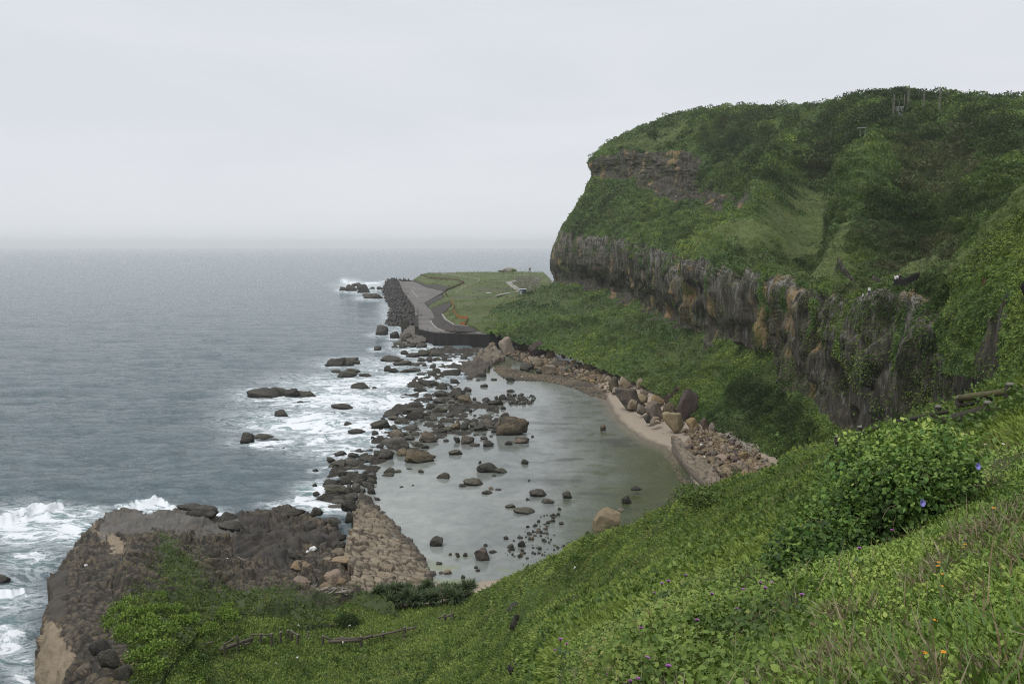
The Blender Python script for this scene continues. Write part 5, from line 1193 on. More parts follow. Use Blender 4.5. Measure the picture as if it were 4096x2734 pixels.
class Leaves:
    def __init__(s): s.V, s.F3, s.F4, s.C, s.n = [], [], [], [], 0
    def add(s, tmpl, pos, axis, nrm, size, width, col):
        """pos (n,3) root, axis (n,3) growth direction, nrm (n,3) up of the blade"""
        tv, tf = tmpl; n = len(pos); k = len(tv)
        ax = axis / (np.linalg.norm(axis, axis=1, keepdims=True) + 1e-9)
        sd = np.cross(ax, nrm); sd /= (np.linalg.norm(sd, axis=1, keepdims=True) + 1e-9)
        up = np.cross(sd, ax)
        size = np.broadcast_to(size, n); width = np.broadcast_to(width, n)
        V = (pos[:, None] + tv[None, :, 0, None] * sd[:, None] * (size * width)[:, None, None]
             + tv[None, :, 1, None] * ax[:, None] * size[:, None, None] + tv[None, :, 2, None] * up[:, None] * size[:, None, None])
        base = (s.n + np.arange(n) * k)[:, None]
        for f in tf: (s.F4 if len(f) == 4 else s.F3).append(base + np.array(f)[None])
        s.V.append(V.reshape(-1, 3)); s.C.append(np.repeat(col, k, 0)); s.n += n * k
    def mesh(s, name, mat):
        fl = [np.concatenate(x) for x in (s.F4, s.F3) if x]
        return mesh_np(name, np.concatenate(s.V), fl, cols=np.concatenate(s.C), smooth_shade=False, mat=mat)
def rdir(n, r=rng):
    v = r.normal(size=(n, 3)); return v / np.linalg.norm(v, axis=1, keepdims=True)
def pick_faces(P, f, w, n):
    w = np.maximum(w, 0); c = np.cumsum(w); c /= c[-1]
    i = np.searchsorted(c, rng.random(n)); i = np.minimum(i, len(f) - 1)
    a, b = rng.random(n), rng.random(n)
    q = P[f[i]]
    pos = (q[:, 0] * ((1 - a) * (1 - b))[:, None] + q[:, 1] * (a * (1 - b))[:, None] + q[:, 2] * (a * b)[:, None] + q[:, 3] * ((1 - a) * b)[:, None])
    return i, pos
def palette(cols, t): 
    cols = np.array(cols); t = np.clip(t, 0, .9999) * (len(cols) - 1); i = t.astype(int); f = (t - i)[:, None]
    return cols[i] * (1 - f) + cols[i + 1] * f
GREEN = [(0.027, 0.052, 0.012), (0.058, 0.100, 0.021), (0.111, 0.177, 0.033), (0.189, 0.263, 0.048), (0.254, 0.315, 0.072)]
M_leaf = leaf_mat('foliage', .16, .55)
M_grassblade = leaf_mat('grass_blades', .2, .5)
M_bark = plain('bark', (.085, .07, .055), .9, .2, .4, 6)

def screen_weight(p, margin=50):
    x, y, dep = project(p.P)
    q = p.f
    a = np.abs((x[q[:, 2]] - x[q[:, 0]]) * (y[q[:, 3]] - y[q[:, 1]]) - (y[q[:, 2]] - y[q[:, 0]]) * (x[q[:, 3]] - x[q[:, 1]])) / 2
    cx, cy = x[q].mean(1), y[q].mean(1)
    ok = (cx > -margin) & (cx < W_PX + margin) & (cy > -margin) & (cy < H_PX + margin)
    fc = ((np.array([0, 0, CAM_H]) - p.P[q[:, 0]]) * p.n[q[:, 0]]).sum(1) > 0
    return np.minimum(a, 30) * ok * (.15 + .85 * fc)

def hill_foliage(p, name, label, count, tree_n, shrub_n, sc=1.0):
    w = screen_weight(p)
    rockf = p.rock[p.f].mean(1); gr = p.grass[p.f].mean(1)
    L = Leaves()
    ridge = getattr(p, 'ridge', None)
    def colour(pos, dark=0.0, g=None, rd=None, dryv=None):
        t = .40 + .95 * fbm(pos * .016, 4, 201) + .30 * fbm(pos * .12, 3, 203) + .42 * fbm(np.stack([(pos[:, 0] - pos[:, 2]) * .02, pos[:, 1] * .06, (pos[:, 2] + pos[:, 0]) * .05], -1), 4, 202) + rng.normal(0, .075, len(pos)) - dark
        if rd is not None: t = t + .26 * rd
        c = palette(GREEN, t)
        br = smooth(.1, .45, fbm(pos * .03, 4, 205))[:, None] * .65
        br = br * .6 if dryv is None else np.clip(br * .6 + .7 * dryv[:, None], 0, .85)
        c = c * (1 - br) + br * np.array([.072, .064, .034]) * rng.uniform(.6, 1.5, (len(pos), 1))
        if g is not None: c = c * (1 - .6 * g[:, None]) + .6 * g[:, None] * np.array([.125, .160, .048]) * rng.uniform(.7, 1.25, (len(pos), 1))
        return c
    i, pos = pick_faces(p.P, p.f, w * (1 - rockf) ** 2, count)
    nr = p.n[p.f[i, 0]]; g = gr[i]
    d = np.linalg.norm(pos - np.array([0, 0, CAM_H]), axis=1)
    ax = nr * .5 + rdir(count) * .8 + np.array([-.15, 0, -.15])
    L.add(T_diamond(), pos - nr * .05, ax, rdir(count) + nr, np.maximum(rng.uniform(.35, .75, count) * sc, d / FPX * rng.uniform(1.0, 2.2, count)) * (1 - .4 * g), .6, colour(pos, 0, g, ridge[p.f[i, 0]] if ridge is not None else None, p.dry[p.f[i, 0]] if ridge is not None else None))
    # creepers sprinkled on the rock
    i, pos = pick_faces(p.P, p.f, w * rockf * np.clip(.25 + fbm(p.P[p.f[:, 0]] * .09, 3, 207) * 1.6, 0, 1) , count // 15)
    nr = p.n[p.f[i, 0]]; n = len(pos); d = np.linalg.norm(pos - np.array([0, 0, CAM_H]), axis=1)
    L.add(T_diamond(), pos, nr * .4 + rdir(n) * .7 + np.array([0, 0, -.5]), rdir(n) + nr, np.maximum(.5 * sc, d / FPX * 1.5), .6, colour(pos, .12))
    # shrub domes and tree crowns on the slope
    for cnt, wt, rr, nl, dk in ((shrub_n, w * (1 - rockf) ** 3 * (1 - .8 * gr) * np.clip(.35 + fbm(p.P[p.f[:, 0]] * .03, 3, 209) * 1.5, .05, 1), (.7, 2.4), 46, .10),
                                (tree_n, w * (1 - rockf) * (1 - gr) * (p.tree[p.f[:, 0]] * .5 + 2.2 * p.zt[p.f[:, 0]] if hasattr(p, 'tree') else 0 * w), (1.6, 4.4), 120, .22)):
        if not cnt: continue
        i, pos = pick_faces(p.P, p.f, wt, cnt); nr = p.n[p.f[i, 0]]
        dd = np.clip(pos[:, 1] / 350, .45, 1.2)
        R = rng.uniform(*rr, cnt) * dd * sc
        u = rdir(cnt * nl); u[:, 2] = np.abs(u[:, 2]) * .9 - .1
        Rr = np.repeat(R, nl); ctr = np.repeat(pos + np.array([0, 0, 1]) * (R * .35)[:, None], nl, 0)
        lump = 1 + .35 * fbm(u * 2.2 + ctr * .37, 2, 211)
        q = ctr + u * (Rr * lump * rng.uniform(.75, 1.05, cnt * nl))[:, None] * np.array([1, 1, .8])
        tone = np.repeat(rng.normal(0, .16, cnt), nl)
        rdv = np.repeat(ridge[p.f[i, 0]], nl) if ridge is not None else None
        d = q[:, 1]
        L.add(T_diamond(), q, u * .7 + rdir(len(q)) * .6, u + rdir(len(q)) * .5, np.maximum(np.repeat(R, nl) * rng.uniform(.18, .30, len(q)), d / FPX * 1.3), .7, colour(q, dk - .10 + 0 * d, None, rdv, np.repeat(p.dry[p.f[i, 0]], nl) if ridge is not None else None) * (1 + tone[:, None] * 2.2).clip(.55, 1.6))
    o = link(name, L.mesh(name, M_leaf))
    tag(o, label, kind='stuff')

# ------------------------------------------------------------------ grass and herbs of the near slope
def slope_at(px, py):
    """world point of the slope seen at a pixel"""
    if not hasattr(slope, 'sx'): slope.sx, slope.sy, slope.sd = project(slope.P)
    q = (slope.sx - px) ** 2 + (slope.sy - py) ** 2
    k = np.where(q < 9)[0]; k = k[np.argmin(slope.sd[k])] if len(k) else np.argmin(q)
    return slope.P[k], slope.n[k], slope.P[k][1]
def build_slope_plants():
    p = slope
    fx, fy = p.px[p.f].mean(1), p.py[p.f].mean(1); fd = p.d[p.f].mean(1)
    inside = ((fx < 1060) & (fy < 725) & (fx > 90)) + .55 * ((fx >= 1060) & (fx < 1480) & (fy < 900)) + .35 * ((fx < 1060) & (fx > 90) & (fy >= 725) & (fy < 900))
    steep = fbm(p.P[p.f[:, 0]] * .25, 4, 301)
    def gcol(pos, cols, s, amp=.5):
        t = .46 + amp * .8 * fbm(pos * s, 4, 303) + amp * .9 * fbm(pos * s * .3, 3, 304) + rng.normal(0, .095, len(pos)); return palette(cols, t)
    GR = [(0.041, 0.065, 0.014), (0.118, 0.166, 0.032), (0.19, 0.265, 0.052), (0.285, 0.36, 0.08), (0.34, 0.385, 0.115)]
    view = lambda pos: np.linalg.norm(pos - np.array([0, 0, CAM_H]), axis=1)
    # distant turf
    L = Leaves(); n = 205000
    i, pos = pick_faces(p.P, p.f, inside * smooth(16, 28, fd), n)
    nr = p.n[p.f[i, 0]]; d = view(pos); px_ = d / FPX
    lawn = smooth(72, 92, d) * 1.0
    ax = nr * (.9 - .3 * lawn[:, None]) + rdir(n) * .55 + np.array([-.25, -.1, -.1])
    c = gcol(pos, GR, .12, .55)
    dry = (smooth(.12, .42, fbm(pos * np.array([.20, .09, .3]), 4, 305)) * .7)[:, None] * (rng.random((n, 1)) < .75)
    c = c * (1 - dry) + dry * np.array([.185, .15, .085]) * rng.uniform(.5, 1.4, (n, 1))
    c = c * (1 - .35 * lawn[:, None]) + .35 * lawn[:, None] * np.array([.19, .26, .06])
    hgt = np.maximum(rng.uniform(.10, .34, n) * (1 - .5 * lawn), px_ * rng.uniform(1.6, 3.6, n))
    L.add(T_diamond(), pos, ax, rdir(n), hgt, rng.uniform(.2, .45, n), c)
    # herb clumps on the far slope
    m = 2600; i, pos = pick_faces(p.P, p.f, inside * smooth(18, 30, fd) * smooth(100, 85, fd) * (steep > -.05), m)
    nr = p.n[p.f[i, 0]]; nl = 16; R = rng.uniform(.2, .55, m)
    q = np.repeat(pos, nl, 0) + (rdir(m * nl) + np.repeat(nr, nl, 0) * .8) * np.repeat(R, nl)[:, None] * .8
    tone = np.repeat(np.clip(.48 + .5 * fbm(pos * .12, 3, 306) + rng.normal(0, .12, m), .1, .95), nl)
    cc = palette([(.028, .055, .013), (.065, .115, .025), (.13, .20, .042), (.22, .28, .065)], tone + rng.normal(0, .06, m * nl))
    L.add(T_diamond(), q, rdir(m * nl) + np.repeat(nr, nl, 0), rdir(m * nl), np.maximum(rng.uniform(.12, .25, m * nl), view(q) / FPX * 2.2), .65, cc)
    tag(link('slope_turf', L.mesh('slope_turf', M_grassblade)), 'dense grass and low herbs covering the far part of the slope', kind='stuff')
    # near grass
    L = Leaves(); n = 250000
    wn_ = inside * smooth(30, 18, fd)
    i, pos = pick_faces(p.P, p.f, wn_, n); nr = p.n[p.f[i, 0]]; d = view(pos)
    kind = fbm(pos * .9, 3, 307)                      # patches of grass or herb
    clump = fbm(pos * 2.2, 3, 309)
    straw = (fbm(pos * .7, 3, 311) + rng.normal(0, .12, n)) > .30
    up = np.array([0, 0, 1.0])
    lean = np.stack([fbm(pos * .8, 2, 313), fbm(pos * .8, 2, 315), 0 * d], -1) * .9
    g = (kind < .05) & ~straw & (rng.random(n) < .75)
    k = g.sum()
    ax = up * .75 + nr[g] * .3 + lean[g] + rdir(k) * .55 + np.array([-.35, -.15, 0])
    L.add(T_blade(), pos[g], ax, rdir(k) * .6 + up, np.maximum(rng.uniform(.05, .17, k) * (1 + .5 * clump[g]), d[g] / FPX * 4), rng.uniform(.7, 1.6, k),
          gcol(pos[g], [(0.066, 0.108, 0.022), (0.156, 0.240, 0.046), (0.282, 0.390, 0.078), (0.408, 0.492, 0.132)], .9, .5))
    k = straw.sum()
    ax = up * .3 + lean[straw] + rdir(k) * .9
    L.add(T_blade(), pos[straw] + up * .03, ax, rdir(k), rng.uniform(.10, .30, k), rng.uniform(.35, .8, k),
          palette([(.12, .09, .05), (.22, .18, .11), (.33, .28, .19), (.10, .14, .04)], rng.random(k)))
    g2 = ~g & ~straw; k = g2.sum()
    ax = up * .35 + nr[g2] * .3 + rdir(k) * .9
    L.add(T_leaf(), pos[g2] + up * rng.uniform(0, .14, k)[:, None], ax, up + rdir(k) * .5, np.maximum(rng.uniform(.024, .062, k), d[g2] / FPX * 2.6), rng.uniform(.8, 1.5, k),
          gcol(pos[g2], [(0.048, 0.090, 0.018), (0.126, 0.210, 0.041), (0.252, 0.360, 0.070), (0.396, 0.468, 0.120)], 1.1, .55))
    # tall blades standing out
    n2 = 5600; i, pos = pick_faces(p.P, p.f, wn_ * smooth(20, 8, fd), n2)
    ax = up * .8 + rdir(n2) * .5 + np.array([-.2, 0, 0])
    L.add(T_blade(), pos, ax, rdir(n2) * .5 + up, rng.uniform(.14, .34, n2), rng.uniform(.5, .9, n2), gcol(pos, [(.05, .10, .02), (.10, .18, .035), (.16, .22, .06), (.24, .22, .12)], 1.5))
    n3 = 640; i, pos = pick_faces(p.P, p.f, wn_ * smooth(16, 8, fd), n3)
    L.add(T_blade(), pos, up + rdir(n3) * .45, rdir(n3), rng.uniform(.22, .55, n3), rng.uniform(.14, .3, n3), palette([(.16, .10, .06), (.28, .22, .13), (.38, .33, .22)], rng.random(n3)))
    tag(link('meadow_grass', L.mesh('meadow_grass', M_grassblade)), 'green and straw coloured grass growing on the near slope', kind='stuff')
    # broad lobed leaves on the brow of the near slope
    L = Leaves(); n = 12000
    band = inside * np.exp(-((fd - 13) / 5.5) ** 2) * smooth(760, 640, fx) * (fbm(p.P[p.f[:, 0]] * .5, 3, 317) > -.12)
    i, pos = pick_faces(p.P, p.f, band, n); k = n
    L.add(T_lobed(), pos + up * rng.uniform(.02, .28, n)[:, None], rdir(n) + up * .4, up + rdir(n) * .5, rng.uniform(.04, .09, n), 1.0,
          gcol(pos, [(.05, .095, .020), (.105, .17, .036), (.18, .25, .055), (.26, .31, .085), (.24, .17, .075)], .7, .5))
    m = 13000; band2 = inside * np.exp(-((fd - 11.5) / 4.0) ** 2) * smooth(840, 700, fx) * smooth(540, 600, fx + .3 * fy - 150)
    i, pos = pick_faces(p.P, p.f, band2, m)
    L.add(T_leaf(), pos + up * (rng.random(m) * .34)[:, None], rdir(m) + up * .2, up + rdir(m) * .6, rng.uniform(.035, .085, m), rng.uniform(1.0, 1.7, m), gcol(pos, [(0.025, 0.048, 0.011), (0.075, 0.127, 0.025), (0.167, 0.247, 0.048), (0.287, 0.368, 0.086)], 1.0, .6))
    tag(link('lobed_creeper', L.mesh('lobed_creeper', M_leaf)), 'creeper with broad lobed leaves along the brow of the slope', kind='stuff')

# ------------------------------------------------------------------ single bushes and trees
def crown_mesh(name, n, flat=.8, leaf=.16, cols=GREEN, seed=1, bias=.5, spread=.18, width=.65, tmpl=None):
    r = np.random.default_rng(seed)
    L = Leaves(); lob = r.normal(size=(9, 3)); lob /= np.linalg.norm(lob, axis=1, keepdims=True); lob[:, 2] = np.abs(lob[:, 2]) * .8
    u = r.normal(size=(n, 3)); u /= np.linalg.norm(u, axis=1, keepdims=True)
    k = r.integers(0, 9, n); rad = .45 * (r.random(n) ** .35)
    q = lob[k] * .58 + u * rad[:, None]; q[:, 2] = q[:, 2] * flat + .35 * flat
    q = q[q[:, 2] > -.12]; n = len(q); u = u[:n]
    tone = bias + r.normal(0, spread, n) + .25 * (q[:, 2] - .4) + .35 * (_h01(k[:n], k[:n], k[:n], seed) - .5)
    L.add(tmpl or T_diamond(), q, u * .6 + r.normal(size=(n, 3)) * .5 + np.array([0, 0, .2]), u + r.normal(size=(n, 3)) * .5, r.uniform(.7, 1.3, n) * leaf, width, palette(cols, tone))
    return L.mesh(name, M_leaf)
def tube(bm, pts, radii, seg=6):
    rings = []
    for i, p in enumerate(pts):
        a = pts[max(i - 1, 0)]; b = pts[min(i + 1, len(pts) - 1)]
        t = (Vector(b) - Vector(a)).normalized()
        s = t.cross(Vector((0, 0, 1))); s = s.normalized() if s.length > .05 else Vector((1, 0, 0)); u = s.cross(t)
        rings.append([bm.verts.new(Vector(p) + (s * math.cos(2 * math.pi * k / seg) + u * math.sin(2 * math.pi * k / seg)) * radii[i]) for k in range(seg)])
    for r, q in zip(rings, rings[1:]):
        for k in range(seg): bm.faces.new((r[k], r[(k + 1) % seg], q[(k + 1) % seg], q[k]))
    bm.faces.new(rings[0][::-1]); bm.faces.new(rings[-1])
def trunk_mesh(seed):
    r = random.Random(seed); bm = bmesh.new()
    tube(bm, [(0, 0, -.5), (r.uniform(-.05, .05), 0, .2), (r.uniform(-.1, .1), .05, .6)], [.09, .07, .04])
    for k in range(4):
        a = r.uniform(0, 6.28); tube(bm, [(0, 0, .25), (math.cos(a) * .25, math.sin(a) * .25, .55), (math.cos(a) * .5, math.sin(a) * .5, .75)], [.04, .03, .015], 5)
    me = bpy.data.meshes.new('trunk'); bm.to_mesh(me); bm.free(); me.materials.append(M_bark); return me

BRIGHT = [(0.045, 0.090, 0.013), (0.090, 0.162, 0.022), (0.146, 0.241, 0.034), (0.213, 0.308, 0.050), (0.280, 0.358, 0.078)]
def build_bushes():
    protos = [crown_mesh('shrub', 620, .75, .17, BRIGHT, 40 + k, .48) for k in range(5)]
    bl = [(900,1010,70),(990,960,60),(1080,1050,80),(960,1100,80),(1100,1150,90),(1200,1000,60),(1190,920,50),(1290,1010,70),(1330,1120,80),(1230,1200,90),(1080,1250,100),(950,1200,80),(1400,1120,80),(1480,1200,70),(1560,1150,70),
          (1680,1090,80),(1720,1180,60),(1640,1250,50),(1850,1100,60),(1920,1060,60),(1430,1330,80),(1460,1390,70),(1330,1420,90),(1200,1360,100),(1150,1480,90),(1440,1520,90),(1250,1510,80),(1050,1400,90),(1910,1140,60),(1700,1000,50),(1660,1030,40),(860,1090,60),(820,1020,45)]
    for j, (zx, zy, r) in enumerate(bl):
        px, py = zx * .133, 475 + zy * .133
        best = None
        for q in (prom, slope):
            k = np.argmin((q.px - px) ** 2 + (q.py - py - 3) ** 2); dd = (q.px[k] - px) ** 2 + (q.py[k] - py - 3) ** 2
            if best is None or dd < best[0] - 4: best = (dd, q.P[k])
        P = best[1]; R = r * .133 * np.linalg.norm(P - np.array([0, 0, CAM_H])) / FPX * 1.12
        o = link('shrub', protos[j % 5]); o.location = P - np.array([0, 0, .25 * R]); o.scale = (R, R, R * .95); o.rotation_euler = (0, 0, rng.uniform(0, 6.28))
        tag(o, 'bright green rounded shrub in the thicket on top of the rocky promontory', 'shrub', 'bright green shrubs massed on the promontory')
    o = link('shrub', crown_mesh('shrub', 1400, .85, .13, [(.012, .030, .008), (.025, .055, .014), (.05, .095, .024), (.09, .14, .04)], 60, .42))
    o.location = slope_at(347, 621)[0] + np.array([0, 0, -.2]); o.scale = (1.75, 1.75, 1.65); tag(o, 'dark green round shrub alone on the lawn', 'shrub')
    o = link('shrub', crown_mesh('shrub', 2600, .7, .085, [(.025, .045, .012), (.055, .075, .02), (.085, .135, .03), (.15, .21, .05)], 61, .5))
    o.location = slope_at(706, 503)[0] + np.array([0, 0, -.5]); o.scale = (2.9, 2.6, 2.3); tag(o, 'bushy mound of creepers on the edge of the slope beside the white bucket', 'shrub')
    # windswept trees on the skyline
    tm = trunk_mesh(5)
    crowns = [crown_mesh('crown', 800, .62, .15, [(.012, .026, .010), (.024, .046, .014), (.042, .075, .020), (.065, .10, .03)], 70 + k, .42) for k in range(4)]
    R2 = lambda zx, zy: (537.5 + zx * .117, 87.5 + zy * .117)
    R3 = lambda zx, zy: (750 + zx * .1276, 75 + zy * .1276)
    tr = [(R2(1470, 225), 650, 4.6, 'leafy tree standing highest on the headland skyline just right of the railing'), (R2(1300, 243), 650, 2.2, 'small windswept tree at the right end of the skyline railing'), (R2(1560, 228), 645, 2.6, 'small upright tree on the skyline beside the tallest leafy tree'),
          (R2(1660, 240), 640, 3.2, 'low rounded tree in the dip of the skyline'), (R2(1780, 225), 630, 4.2, 'dark tree at the left edge of the dense skyline clump'), (R2(1880, 195), 620, 4.6, 'dark tree in the left half of the dense skyline clump'),
          (R2(1970, 185), 615, 5.0, 'dark broad tree topping the dense skyline clump'), (R2(2060, 200), 610, 4.6, 'dark tree at the right edge of the dense skyline clump'),
          (R3(780, 165), 470, 3.2, 'low tree on the summit left of the leaning pair'), (R3(935, 128), 455, 3.4, 'bushy tree on the summit with a leaning crown'), (R3(1000, 122), 455, 3.0, 'feathery tree on the summit leaning to the right'),
          (R3(1080, 142), 440, 2.9, 'dense tree left of the first lattice mast'), (R3(1150, 142), 435, 2.8, 'dense tree between the first two lattice masts'), (R3(1285, 155), 430, 3.0, 'dark tree right of the tallest lattice mast'), (R3(1365, 165), 425, 2.0, 'dark tree behind the third lattice mast'),
          (R3(1420, 175), 420, 1.7, 'small dark tree between the last two lattice masts'), (R3(1540, 188), 415, 2.6, 'tree just right of the last lattice mast'), (R3(1720, 222), 400, 2.2, 'spiky tree on the skyline right of the masts'), (R3(1900, 235), 390, 2.8, 'low tree on the skyline near the right edge')]
    for j, ((px, py), d, R, lab) in enumerate(tr):
        P = at_d(px, py + R * FPX / d * .4, d)
        e = empty('tree', P - np.array([0, 0, R * .3]), lab, 'tree', 'trees on the headland skyline', rng.uniform(0, 6.28))
        e.scale = (R * 1.35, R * 1.35, R * 1.15)
        link('trunk', tm, e); link('crown', crowns[j % 4], e)
    # the big bush of creepers on the near slope
    poly = [(836, 462), (850, 441), (872, 435), (893, 428), (915, 425), (945, 431), (972, 440), (983, 462), (976, 493), (945, 508), (915, 523), (885, 536), (854, 551), (830, 572), (800, 580), (770, 578), (764, 556), (790, 530), (815, 508), (828, 486)]
    ctrl = [(836, 462, 'd', 14.2), (872, 435, 'd', 14.6), (915, 425, 'd', 14.8), (972, 440, 'd', 14.4), (983, 475, 'd', 13.4), (915, 523, 'd', 12.0), (854, 551, 'd', 11.6), (800, 580, 'd', 11.0), (765, 560, 'd', 12.0), (815, 508, 'd', 13.0),
            (900, 460, 'd', 13.0), (940, 465, 'd', 12.8), (870, 500, 'd', 12.2), (905, 490, 'd', 12.2), (820, 545, 'd', 11.4)]
    p = patch(poly, ctrl, 2.0, log=True); n = face_to_cam(p)
    p.P = p.P + n * (fbm(p.P * 1.3, 3, 321) * .32)[:, None]; p.n = normals(p.P, p.f)
    V, F, k, bv = skirt(p.P, p.f, 1.2, 1.4)
    e = empty('creeper_bush', V[:, :].mean(0) * np.array([1, 1, 0]) + np.array([0, 0, V[:, 2].min()]), 'big leafy bush of heart leaved creepers on the near slope', 'bush')
    loc = np.array(e.location)
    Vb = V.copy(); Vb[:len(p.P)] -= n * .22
    o = link('shade_core', mesh_np('shade_core', Vb - loc, [F], mat=plain('thicket_shade', (.014, .020, .009), .95, .1, .4, 9, .5)), e)  # solid dark shell under the leaves; its colour stands in for inner shade
    L = Leaves(); nn = 15000
    i, pos = pick_faces(p.P, p.f, np.ones(len(p.f)), nn); nr = p.n[p.f[i, 0]]; up = np.array([0, 0, 1.0])
    fx = p.px[p.f[i, 0]]; fy = p.py[p.f[i, 0]]
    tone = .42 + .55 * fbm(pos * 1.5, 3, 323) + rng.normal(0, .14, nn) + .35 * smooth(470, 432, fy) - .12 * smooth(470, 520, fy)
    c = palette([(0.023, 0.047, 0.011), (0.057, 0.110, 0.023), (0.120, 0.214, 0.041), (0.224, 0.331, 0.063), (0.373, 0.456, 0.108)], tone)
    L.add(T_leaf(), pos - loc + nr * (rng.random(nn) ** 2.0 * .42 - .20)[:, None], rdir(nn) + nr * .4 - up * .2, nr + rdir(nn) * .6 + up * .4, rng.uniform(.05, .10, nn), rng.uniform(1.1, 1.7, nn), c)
    for s_ in range(170):                                   # loose sprays that break the outline
        k0 = rng.integers(len(p.P)); b0 = p.P[k0] - loc; dr = n[k0] * .7 + rdir(1)[0] * .9 + up * .5; dr /= np.linalg.norm(dr); m_ = 12
        q = b0 + dr * np.linspace(.05, rng.uniform(.22, .5), m_)[:, None] + np.array([0, 0, -.10]) * np.linspace(0, 1, m_)[:, None] ** 2
        L.add(T_leaf(), q, rdir(m_) + dr * .6, rdir(m_) * .5 + up, rng.uniform(.05, .09, m_), 1.4, palette([(.06, .11, .02), (.12, .20, .04), (.22, .31, .07)], rng.random(m_)))
    link('foliage', L.mesh('foliage', M_leaf), e)
    L = Leaves(); nn = 420
    i, pos = pick_faces(p.P, p.f, (fbm(p.P[p.f[:, 0]] * 1.1, 3, 325) > -.02).astype(float), nn); nr = p.n[p.f[i, 0]]
    L.add(T_heart(), pos - loc + nr * .13, -up + rdir(nn) * .5 + nr * .3, nr + up * .4 + rdir(nn) * .35, rng.uniform(.07, .12, nn), 1.0, palette([(.06, .14, .03), (.10, .20, .045), (.15, .25, .07)], rng.random(nn)))
    link('heart_leaves', L.mesh('heart_leaves', M_leaf), e)
    bm = bmesh.new(); rr = random.Random(3)
    for k in range(26):
        q = Vector(p.P[rr.randrange(len(p.P))] - loc) ; pts = [q]; dr = Vector((rr.uniform(-1, 1), rr.uniform(-1, 0), rr.uniform(-.6, .6)))
        for _ in range(4): pts.append(pts[-1] + dr * .11); dr += Vector((rr.uniform(-.5, .5), rr.uniform(-.4, .2), rr.uniform(-.6, .3)))
        tube(bm, [x + Vector((0, -.12, .05)) for x in pts], [.006, .006, .005, .004, .003], 4)
    bm_obj('vine', bm, plain('dry_vine', (.17, .12, .08), .8), e)
    # screw pines below the sandstone fan
    def rosette(seed):
        r = np.random.default_rng(seed); L = Leaves(); n = 150
        a = r.uniform(0, 6.28, n); elv = r.uniform(.05, 1.35, n)
        ax = np.stack([np.cos(a) * np.cos(elv), np.sin(a) * np.cos(elv), np.sin(elv)], -1)
        tv = np.array([[-.035, 0, 0], [.035, 0, 0], [.04, .45, .10], [-.04, .45, .10], [.02, .8, .02], [-.02, .8, .02], [0, 1, -.16]], float)
        L.add((tv, [[0, 1, 2, 3], [3, 2, 4, 5], [5, 4, 6]]), np.stack([ax[:, 0] * .1, ax[:, 1] * .1, .6 + .35 * r.random(n)], -1), ax, np.tile([0, 0, 1.0], (n, 1)) + r.normal(size=(n, 3)) * .2, r.uniform(.8, 1.35, n), 1.3,
              palette([(.028, .050, .020), (.048, .080, .032), (.080, .115, .050), (.16, .15, .07)], r.random(n) ** 1.5))
        return L.mesh('leaves', M_leaf)
    ros = [rosette(90 + k) for k in range(4)]
    bm = bmesh.new(); tube(bm, [(0, 0, -.6), (.03, 0, .2), (0, .03, .8)], [.09, .08, .07]); stem = bpy.data.meshes.new('stem'); bm.to_mesh(stem); bm.free(); stem.materials.append(M_bark)
    k = 0
    for row, y0, x0, x1, m in ((0, 597, 378, 474, 15), (1, 602, 374, 470, 15), (2, 607, 380, 462, 12)):
        for j in range(m):
            px = x0 + (x1 - x0) * (j + rng.uniform(.2, .8)) / m; py = y0 + rng.uniform(-2, 2) - (2 if px > 440 else 0)
            P = at_z(px, py, 4.6 - .1 * row)
            e = empty('screw_pine', P, 'grey green screw pine with long strap leaves in the thicket below the sandstone fan', 'screw pine', 'screw pines below the sandstone fan', rng.uniform(0, 6.28))
            s = rng.uniform(1.0, 1.5); e.scale = (s, s, s * rng.uniform(.8, 1.1))
            link('leaves', ros[k % 4], e); link('stem', stem, e); k += 1

